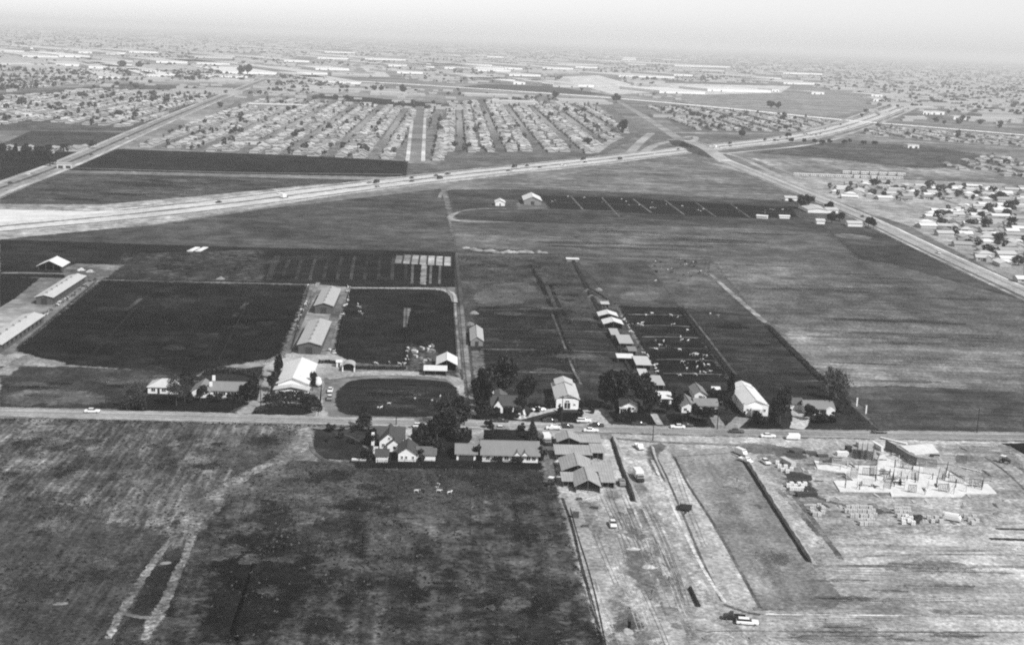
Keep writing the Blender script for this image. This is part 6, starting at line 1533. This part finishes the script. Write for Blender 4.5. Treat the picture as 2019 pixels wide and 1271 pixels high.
herd(30, [(62, 645), (110, 605), (150, 580), (188, 552)], 'along the rail of the cream barns', (3, 2), ('white', 'pied', 'black', 'black'))
herd(12, [(729, 719), (762, 719), (800, 720)], 'along the corral front rail', (6, 1))
herd(6, [(806, 676), (802, 712)], 'by the cluttered yard', (3, 3))
for x, y in ((745, 806), (751, 806), (767, 798), (818, 788), (852, 792), (861, 792), (868, 784)): cow(x, y, 'white', 'grazing on the oval lawn', 1.1)
for x, y in ((1258, 641), (1266, 639), (1291, 674), (1308, 675), (1343, 673), (1357, 674), (1313, 685), (1325, 690), (1361, 701), (1363, 702), (1373, 702), (1384, 703), (1393, 704), (1356, 721), (1363, 725), (1374, 727), (1388, 722), (1380, 736), (1371, 741), (1323, 624), (1336, 628), (1396, 722), (1340, 692), (1302, 683), (1345, 716), (1376, 716), (1382, 712), (1399, 735), (1369, 700), (1292, 722)): cow(x, y, rng.choice(('white', 'white', 'pied', 'black')), 'in the dark corral beside the shed row', 1.35)
herd(24, [(1222, 620), (1240, 650), (1260, 680), (1275, 705), (1300, 740)], 'along the fence of the shed row', (3, 2))
for i in range(22): cow(rng.uniform(1240, 1420), rng.uniform(612, 750), rng.choice(('white', 'pied', 'black')), 'in the dark corral beside the shed row', 1.3) if True else None
for i in range(34): cow(rng.uniform(1290, 1395), rng.uniform(512, 556), rng.choice(('black', 'black', 'pied', 'white')), 'scattered on the pasture')
herd(50, [(1090, 396), (1250, 402), (1400, 410), (1560, 420)], 'in the far dairy pens', (8, 9), ('white', 'pied', 'black', 'black'))
for x, y in ((863, 955), (865, 968), (886, 971), (821, 968), (860, 962)): cow(x, y + 3, 'white', 'on the rough pasture below the cottage', 1.2)

# ================================================================== POLES, FENCES
def pole(px, py, h, lab, arms=1, rz=0.0):
    g = G(px, py); e = empty('utility_pole', (g.x, g.y, 0), rz, lab, 'pole')
    MB().tube((0, 0, -.3), (0, 0, h), .2, .13, 7).build('post', MT['pole_wood'], e)
    for k in range(arms):
        z = h - .5 - k * 1.1
        a = MB().box(-1.3, 1.3, -.16, -.06, z - .1, z + .1).build('crossarm', MT['pole_wood'], e)
        for x in (-1.15, -.5, .5, 1.15): MB().tube((x, -.11, z + .1), (x, -.11, z + .35), .06, .04, 5).build('insulator', MT['trim'], a)
for px, py, h, lab in ((209, 805, 10.5, 'dark utility pole beside the left pasture'), (514, 805, 9.5, 'dark utility pole at the drive of the ranch house'), (822, 822, 9, 'utility pole standing before the oval lawn'), (1107, 838, 11.5, 'tall utility pole in front of the white hall'), (1414, 846, 11, 'utility pole at the rambling house'), (1552, 846, 9.5, 'utility pole by the garage drive'), (1926, 853, 9.5, 'solitary utility pole on the grass strip opposite the building site'), (781, 838, 5, 'short dark post beside the farmhouse'), (1287, 868, 6, 'thin post at the site entrance')):
    pole(px, py, h, lab, 1 if h > 6 else 0)
for px, py, lab in ((1689, 800, 'upper white gate post in the grass right of the bare trees'), (1707, 815, 'lower white gate post in the grass right of the bare trees')):
    g = G(px, py); e = empty('white_post', (g.x, g.y, 0), 0, lab, 'post'); MB().box(-.25, .25, -.25, .25, -.2, 3.2).build('post', MT['white_wall'], e); MB().box(-.32, .32, -.32, .32, 3.2, 3.35).build('cap', MT['trim'], e)
def fence(label, pts, h=1.4, step=3.0, mat='fence_wood', rails=3):
    p = [G(*q) for q in pts]; a0 = p[0]
    e = empty('fence', (a0.x, a0.y, 0), 0, label, 'fence'); ps, rs = MB(), MB()
    for i in range(len(p) - 1):
        a, b_ = p[i] - a0, p[i + 1] - a0; n = max(1, int((b_ - a).length / step))
        for k in range(n + 1):
            q = a.lerp(b_, k / n); ps.box(q.x - .08, q.x + .08, q.y - .08, q.y + .08, -.2, h)
        for r in range(rails):
            z = h * (r + .7) / rails; rs.tube((a.x, a.y, z), (b_.x, b_.y, z), .06, .06, 4)
    ps.build('posts', MT[mat], e); rs.build('rails', MT[mat], e)
for lab, pts in (('dark rail fence along the right corral of the grey barns', [(664, 700), (690, 566)]), ('dark rail fence along the left corral of the grey barns', [(575, 690), (610, 565)]), ('rail fence dividing the corral right of the barns', [(798, 718), (803, 606)]), ('rail fence across the corral right of the barns', [(664, 672), (797, 672)]),
    ('rail fence along the corral front', [(700, 722), (800, 723)]), ('rail fence along the feed lane', [(690, 570), (880, 573), (893, 585), (903, 712)]), ('rail fence along the cream barns', [(34, 688), (190, 556)]), ('rail fence across the left corral', [(120, 655), (430, 662)]), ('rail fence behind the left corral', [(205, 551), (610, 563)]), ('rail fence dividing the left corral', [(180, 705), (290, 585)]), ('rail fence on the right of the left corral', [(430, 715), (490, 595)]),
    ('wire fence beside the farm lane', [(897, 500), (914, 700), (926, 815)]), ('wire fence along the field boundary at the shed row', [(1128, 508), (1200, 640), (1260, 745)]), ('rail fence between shed row and corral', [(1224, 606), (1322, 770)]), ('double rail fence right of the corral', [(1338, 608), (1440, 748)]), ('second rail fence right of the corral', [(1346, 606), (1450, 750)]),
    ('rail fence along the back of the banded paddock', [(1224, 604), (1480, 614)]), ('wire fence across the back fields', [(0, 480), (420, 488), (897, 499), (1130, 505), (1400, 510)]), ('rail fence at the front of the far pens', [(1085, 411), (1250, 421), (1480, 431)]), ('rail fence across the paddock beside the farm lane', [(944, 664), (1108, 668)]), ('lower rail fence across the paddock beside the farm lane', [(946, 706), (1124, 710)]), ('rail fence across the paddock left of the shed row', [(1112, 668), (1208, 672)]), ('rail fence at the back of the far pens', [(1064, 385), (1250, 390), (1560, 409)]),
    ('garden fence before the hall yard', [(1045, 800), (1085, 800)]), ('low fence beside the long ranch house', [(946, 912), (1010, 912)]), ('fence along the pasture below the cottages', [(690, 913), (940, 915)])):
    fence(lab, pts)

# ================================================================== BUILDING SITE
S = [(1643, 949), (1656, 969.5), (1755, 971), (1757.6, 979), (1896, 980), (1904, 973.5), (1964.5, 973.5), (1947, 955), (1907, 955), (1859, 923), (1815, 921), (1774, 917), (1750, 896), (1734, 899), (1728, 920), (1661, 918), (1605, 909), (1612, 926), (1664, 933), (1683, 949)]
p = [G(*q) for q in S]; c0 = p[0]
fo = empty('house_foundation', (c0.x, c0.y, 0), 0, 'bright white angular concrete foundation slab of the new building', 'foundation')
n = len(p)
vs = [(q.x - c0.x, q.y - c0.y, z) for z in (-.1, .4) for q in p]
me = mesh('slab', vs, [tuple(range(n - 1, -1, -1)), tuple(range(n, 2 * n))] + [(i, (i + 1) % n, (i + 1) % n + n, i + n) for i in range(n)], [MT['concrete']])
bm = bmesh.new(); bm.from_mesh(me); bmesh.ops.recalc_face_normals(bm, faces=bm.faces); bm.to_mesh(me); bm.free()
link('slab', me, fo)
p2 = [G(*q) for q in ((1775, 880), (1838, 876), (1850, 892), (1800, 897))]
vs = [(q.x - c0.x, q.y - c0.y, z) for z in (-.1, .35) for q in p2]
link('rear_slab', mesh('rear_slab', vs, [(3, 2, 1, 0), (4, 5, 6, 7)] + [(i, (i + 1) % 4, (i + 1) % 4 + 4, i + 4) for i in range(4)], [MT['concrete']]), fo)
stud = MB().box(-.05, .05, -.05, .05, 0, 2.4).mesh('stud', [MT['wood']]); studp = MB().box(-.05, .05, -.05, .05, 0, 2.4).mesh('stud', [MT['pale_wood']])
def frame(a, b_, lab, h=2.4, pale=False, base=.4, step=.5, braced=False):
    A, B = G(*a), G(*b_); d = B - A; ln = d.length
    e = empty('wall_frame', (A.x, A.y, base), math.atan2(d.y, d.x), lab, 'wall frame', None); m = MT['pale_wood'] if pale else MT['wood']
    MB().box(0, ln, -.06, .06, 0, .1).build('bottom_plate', m, e); MB().box(0, ln, -.06, .06, h + .1, h + .25).build('top_plate', m, e)
    n = max(2, int(ln / step))
    for k in range(n + 1):
        o = link('stud', studp if pale else stud, e, loc=(.06 + (ln - .12) * k / n, 0, .1)); o.scale = (1.6, 1.6, h / 2.4)
    if braced: MB().tube((.2, .0, .2), (min(ln, h), 0, h), .05, .05, 4).build('brace', m, e)
    return e
FR = [((1668, 945), (1690, 945)), ((1690, 944), (1692, 926)), ((1700, 938), (1722, 940)), ((1728, 944), (1729, 922)), ((1735, 940), (1744, 942)), ((1755, 966), (1762, 940)), ((1768, 945), (1800, 946)), ((1810, 950), (1812, 930)), ((1775, 925), (1800, 927)), ((1820, 935), (1850, 940)), ((1862, 950), (1868, 925)), ((1870, 952), (1900, 955)), ((1880, 930), (1905, 945)), ((1910, 960), (1935, 962)), ((1935, 968), (1938, 958)), ((1840, 915), (1880, 917)), ((1885, 912), (1905, 916)), ((1615, 918), (1640, 917)), ((1640, 920), (1665, 922)), ((1850, 970), (1870, 971)), ((1790, 972), (1806, 973)), ((1700, 960), (1720, 961))]
for i, (a, b_) in enumerate(FR):
    frame(a, b_, ('dark' if i % 3 else 'pale') + ' timber stud wall %s standing on the new foundation slab' % ('braced' if i % 4 == 0 else 'frame'), pale=(i % 3 == 0), braced=(i % 4 == 0))['group'] = 'stud walls on the slab, ' + ('dark' if i % 3 else 'pale') + (' braced' if i % 4 == 0 else '')
for i, (a, b_) in enumerate((((1745, 884), (1766, 896)), ((1766, 898), (1788, 912)), ((1788, 912), (1806, 920)), ((1806, 920), (1846, 925)))):
    frame(a, b_, ('first', 'second', 'third', 'fourth')[i] + ' length of the dense dark framed wall running back from the slab corner', h=3.0, step=.35, base=.1)
for i, x in enumerate((1688, 1697, 1707, 1720)):
    frame((x, 905 + i), (x + 3, 888 + i), 'tall dark wall panel, number %s from the pale stack' % ('one', 'two', 'three', 'four')[i], h=3.2, step=.3, base=.05)
rq = random.Random(77)
SP = [tuple(G(*q)[:2]) for q in S]
for i in range(46):          # single posts and short partitions
    while True:
        x, y = rq.uniform(1605, 1960), rq.uniform(900, 978)
        g = G(x, y)
        if inside(g.x, g.y, SP): break
    e = empty('timber_post', (g.x, g.y, .4), rq.uniform(0, 3), 'lone %s timber post standing on the foundation slab' % ('dark' if i % 2 else 'pale'), 'post', '%s posts on the slab' % ('dark' if i % 2 else 'pale'))
    hh = rq.uniform(1.6, 3.0); m = MT['fence_wood' if i % 2 else 'pale_wood']
    MB().box(-.11, .11, -.11, .11, -.02, hh).build('post', m, e); MB().tube((.1, 0, hh * .7), (1.2, .1, .02), .06, .06, 4).build('brace', m, e)
for i in range(60):          # scattered boards
    x, y = rq.uniform(1560, 1965), rq.uniform(885, 1000)
    g = G(x, y); on = inside(g.x, g.y, SP)
    e = empty('plank_pile', (g.x, g.y, .4 if on else 0.08), rq.uniform(-.3, .3) + rq.choice((0, 1.57)), 'few loose %s planks dropped on the %s' % (('dark', 'pale')[i % 2], 'slab' if on else 'dirt of the site'), 'planks', '%s planks on the %s' % (('dark', 'pale')[i % 2], 'slab' if on else 'dirt'))
    for k in range(3): MB().box(-rq.uniform(1, 2.4), rq.uniform(1, 2.4), k * .34 - .6, k * .34 - .34, 0, .07 + .05 * k).build('plank', MT[('wood', 'pale_wood')[i % 2]], e)
def stack(px, py, w, d, h, rz, lab, mat='pale_wood', group=None, n=5):
    e = empty('lumber_stack', G(px, py), rz, lab, 'lumber', group)
    for k in range(n):
        z = h * k / n
        MB().box(-w / 2 + rng.uniform(0, .2), w / 2 - rng.uniform(0, .2), -d / 2, d / 2, z + .05, z + h / n - .02).build('board_layer', MT[mat], e)
    for x in (-w * .35, w * .35): MB().box(x - .1, x + .1, -d / 2 - .05, d / 2 + .05, -.05, .05).build('bearer', MT['wood'], e)
for a in ((1553, 915, 2.2, 7, 1.8, .35, 'tall pale lumber stack beside the block pallets', 'pale_wood'), (1571, 893, 5, 3, 1.4, .5, 'lumber stack behind the dark rubble', 'wood'), (1598, 897, 4.5, 2, 1.4, 0, 'dark lumber stack near the road', 'wood'), (1622, 900, 4, 1.6, .9, .1, 'low dark lumber pile right of the pale load', 'wood'), (1660, 897, 4.4, 2.2, 1.4, .1, 'lumber pile under a white sheet', 'pale_block'), (1672, 890, 2, 2, 2.2, .2, 'dark upright stack next to the white-sheeted pile', 'dark_block'),
          (1705, 880, 6, 3, 1.6, .05, 'pale lumber stack at the top of the site', 'pale_wood'), (1730, 884, 1.2, 7, 1.8, .2, 'white plank stack leaning at the top of the site', 'pale_block'), (1843, 900, 3.6, 1.4, .8, 0, 'low dark lumber pile behind the rear slab', 'dark_block'), (1648, 908, 4, 1.6, 1.0, 0, 'dark low lumber pile before the long stud wall', 'wood'), (1630, 912, 3, 1.4, .8, .2, 'second dark low lumber pile', 'dark_block'), (1578, 952, 5, 1.6, 1.2, .15, 'dark lumber pile behind the pale blocks', 'dark_block'), (1590, 978, 7, 1.8, 1.4, .1, 'long dark open trough below the pale blocks', 'dark_block'), (1762, 870, 1.2, 11, .5, .75, 'long white plank line at the top of the dark framed wall', 'pale_block'), (1910, 925, .8, 9, .4, .75, 'pale plank line right of the foundation', 'pale_block')):
    stack(a[0], a[1], a[2], a[3], a[4], a[5], a[6], a[7])
pb = MB()
for zz in range(3):
    for xx in range(2):
        for yy in range(2): pb.box(-.55 + xx * .56, -.03 + xx * .56, -.55 + yy * .56, -.03 + yy * .56, .14 + zz * .36, .46 + zz * .36)
pbase = MB()
for x in (-.5, 0, .5): pbase.box(x - .08, x + .08, -.56, .56, -.05, .06)
pbase.box(-.58, .58, -.58, .58, .06, .12)
PBM = {m: pb.mesh('blocks', [MT[m]]) for m in ('block', 'pale_block', 'dark_block')}; PBB = pbase.mesh('pallet', [MT['wood']])
def pallet(px, py, m, where):
    e = empty('block_pallet', G(px, py), rng.uniform(-.3, .3), {'block': 'grey', 'pale_block': 'bright white', 'dark_block': 'dark'}[m] + ' block pallet ' + where, 'pallet', {'block': 'grey', 'pale_block': 'white', 'dark_block': 'dark'}[m] + ' pallets ' + where)
    link('blocks', PBM[m], e); link('pallet', PBB, e); e.scale = (1.15, 1.15, 1.1)
def cluster(pts, m, where):
    for x, y in pts: pallet(x + rng.uniform(-1, 1), y + rng.uniform(-1, 1), m, where)
cluster([(1612 + 12 * math.cos(t), 1009 + 8 * math.sin(t)) for t in [i * 6.283 / 9 for i in range(9)]], 'block', 'in the small ring below the pale blocks')
cluster([(1672 + i * 8.5, 1004) for i in range(6)] + [(1668 + i * 9, 1011) for i in range(7)] + [(1680 + i * 9, 1020) for i in range(6)] + [(1694 + i * 9, 1029) for i in range(4)] + [(1698 + i * 9, 1036) for i in range(3)], 'block', 'in the large central cluster')
cluster([(1766 + i * 8, 1006) for i in range(4)] + [(1768 + i * 8, 1013) for i in range(4)] + [(1772 + i * 8, 1020) for i in range(2)], 'block', 'in the tight cluster right of the centre')
cluster([(1780, 1028), (1786, 1022), (1790, 1030), (1796, 1026), (1800, 1034), (1782, 1034)], 'pale_block', 'before the dark heap')
cluster([(1805, 1024), (1812, 1028), (1808, 1032), (1814, 1022)], 'dark_block', 'beside the white ones')
cluster([(1830 + i * 8, 1024 + (i % 2) * 6) for i in range(5)] + [(1905, 1021), (1912, 1028), (1920, 1022), (1926, 1029), (1917, 1034)], 'block', 'scattered toward the white van')
cluster([(1555 + i * 6.5, 961 - i % 2 * 3) for i in range(6)] + [(1560 + i * 7, 967) for i in range(4)], 'pale_block', 'in the bright heap beside the dark pile')
cluster([(1533, 914), (1540, 909), (1536, 922), (1544, 930), (1552, 932), (1560, 929), (1548, 922)], 'pale_block', 'around the tall lumber stack')
def mound(px, py, rx, ry, h, d, lab, seed, name='earth_mound', grp=None):
    r = random.Random(seed); n, k = 18, 6; vs = [(0, 0, h)]; fs = []
    for j in range(1, k + 1):
        for i in range(n):
            t = 2 * math.pi * i / n; q = j / k; w = 1 + r.uniform(-.18, .18)
            vs.append((rx * q * w * math.cos(t), ry * q * w * math.sin(t), h * (1 - q ** 1.4) * r.uniform(.75, 1.1) - (.1 if j == k else 0)))
    fs += [(0, 1 + i, 1 + (i + 1) % n) for i in range(n)]
    for j in range(k - 1):
        fs += [(1 + j * n + i, 1 + (j + 1) * n + i, 1 + (j + 1) * n + (i + 1) % n, 1 + j * n + (i + 1) % n) for i in range(n)]
    g = G(px, py); o = link(name, mesh(name, vs, fs, [ground_mat(d, g.y, big=.3, mid=.5, fine=.6, fs=1.0)], smooth=True), loc=(g.x, g.y, 0)); tag(o, lab, 'mound', grp)
mound(1417, 1262, 4.5, 4, 1.2, .64, 'pale round earth mound at the near edge of the site', 1); mound(1507, 1266, 4.5, 4, 1.4, .66, 'second pale earth mound right of the first at the near edge', 2)
mound(1275, 1252, 3.5, 3, .7, .55, 'low earth mound left of the near pair', 6); mound(1575, 940, 5, 6, 1.0, .3, 'dark rubble mound behind the bright blocks', 3); mound(1571, 897, 5, 4, .9, .36, 'dark earth mound by the roadside lumber', 4); mound(1775, 905, 6, 9, 1.0, .72, 'smooth pale sand heap on the foundation', 5)
for i in range(16):
    x, y = rng.choice(((rng.uniform(1500, 1640), rng.uniform(885, 1000)), (rng.uniform(1640, 1990), rng.uniform(985, 1050)), (rng.uniform(1220, 1300), rng.uniform(1000, 1200))))
    mound(x, y, rng.uniform(1, 2.6), rng.uniform(1, 2.6), rng.uniform(.4, 1.0), rng.uniform(.5, .72), 'small spoil heap left on the graded earth of the site', 90 + i, 'spoil_heap', 'spoil heaps on the site')
for i in range(14):
    x = 922 + i * 11.5 + rng.uniform(-3, 3); mound(x, 489 + min(8, i * 1.6) + rng.uniform(-1, 1.5), rng.uniform(2.5, 4.5), rng.uniform(3, 5), rng.uniform(.8, 1.8), rng.uniform(.55, .68), 'pale spoil heap in the row along the back field boundary', 20 + i, 'spoil_heap', 'spoil heaps along the field boundary')
for i, (x, y, d_) in enumerate(((1158, 574, .5), (1170, 580, .3), (1180, 572, .55), (1166, 586, .5), (1190, 604, .5), (1205, 597, .35), (935, 618, .62), (926, 640, .5), (160, 533, .75), (178, 536, .7), (435, 550, .6))):
    mound(x, y, 2.6, 2.6, 1.6, d_, 'small heap of %s beside the %s' % ('pale fodder' if d_ > .45 else 'dark manure', 'shed row' if x > 1100 else ('farm lane' if x > 900 else ('back corral fence' if x > 400 else 'white-roofed hay shed'))), 60 + i, 'fodder_heap', ('pale' if d_ > .45 else 'dark') + ' heaps by the ' + ('shed row' if x > 1100 else ('farm lane' if x > 900 else ('corral fence' if x > 400 else 'hay shed'))))
# clutter in the yard behind the white shed
for i in range(16):
    x, y = rng.uniform(812, 858), rng.uniform(680, 716)
    e = empty('yard_crate', G(x, y), rng.uniform(0, 3), 'small pale crate among the clutter behind the white shed', 'crate', 'crates in the cluttered yard')
    w = rng.uniform(.8, 1.8); MB().box(-w, w, -.5, .5, -.05, rng.uniform(.5, 1.2)).build('box', MT[rng.choice(('pale_wood', 'white_wall', 'grey_wall'))], e); MB().box(-w - .05, w + .05, -.56, -.5, .2, .35).build('slat', MT['wood'], e)

# ================================================================== WEEDS AND CLODS
def scatter(name, poly_px, n, size, mats, label, seed, tall=1.0):
    r = random.Random(seed); P_ = [tuple(G(*q)[:2]) for q in poly_px]
    xs = [q[0] for q in P_]; ys = [q[1] for q in P_]; V, Fc, Mi = [], [], []; k = 0
    cl = [(r.uniform(min(xs), max(xs)), r.uniform(min(ys), max(ys)), r.uniform(4, 18)) for _ in range(60)]
    while k < n:
        if r.random() < .75:
            c = r.choice(cl); x, y = r.gauss(c[0], c[2]), r.gauss(c[1], c[2])
        else: x, y = r.uniform(min(xs), max(xs)), r.uniform(min(ys), max(ys))
        if not inside(x, y, P_): continue
        k += 1; s = size * r.uniform(.4, 1.5); m = r.randrange(len(mats))
        for _ in range(4):
            t = r.uniform(0, 6.283); b = len(V); dx, dy = math.cos(t) * s, math.sin(t) * s; ox, oy = r.gauss(0, s * .5), r.gauss(0, s * .5)
            V.extend([(x + ox - dx * .6, y + oy - dy * .6, 0), (x + ox + dx * .6, y + oy + dy * .6, 0), (x + ox + dx * .3 - dy * .4, y + oy + dy * .3 + dx * .4, s * tall * r.uniform(.3, .8))]); Fc.append((b, b + 1, b + 2)); Mi.append(m)
    me = bpy.data.meshes.new(name); me.from_pydata(V, [], Fc)
    for m in mats: me.materials.append(m)
    me.polygons.foreach_set('material_index', Mi); me.update()
    tag(link(name, me), label, 'weeds', None, 'stuff')
straw = leaf_mat('straw', .09); weed = leaf_mat('weed', .03); clod = leaf_mat('clod', .3)
scatter('pasture_weeds', [(545, 910), (1080, 918), (1125, 1060), (1190, 1285), (210, 1285), (430, 1010)], 3500, .5, [weed, weed, straw], 'rough weeds and tussocks of the foreground pasture', 1)
scatter('stubble', [(0, 830), (600, 842), (540, 915), (430, 1005), (215, 1285), (0, 1285)], 3500, .45, [straw, weed, straw], 'dry stubble tufts of the left field', 2)
scatter('earth_clods', [(1110, 960), (1300, 900), (2019, 880), (2019, 1285), (1200, 1285)], 6000, .3, [clod, clod, weed], 'loose clods and litter on the building site', 3, .6)
scatter('verge_weeds', [(0, 830), (600, 841), (930, 848), (930, 843), (600, 836), (0, 824)], 900, .4, [weed, straw], 'weeds along the road verge', 4)
scatter('field_weeds', [(905, 505), (1125, 505), (1290, 755), (935, 755)], 3000, .5, [weed, straw], 'weeds of the field between lane and shed row', 5)
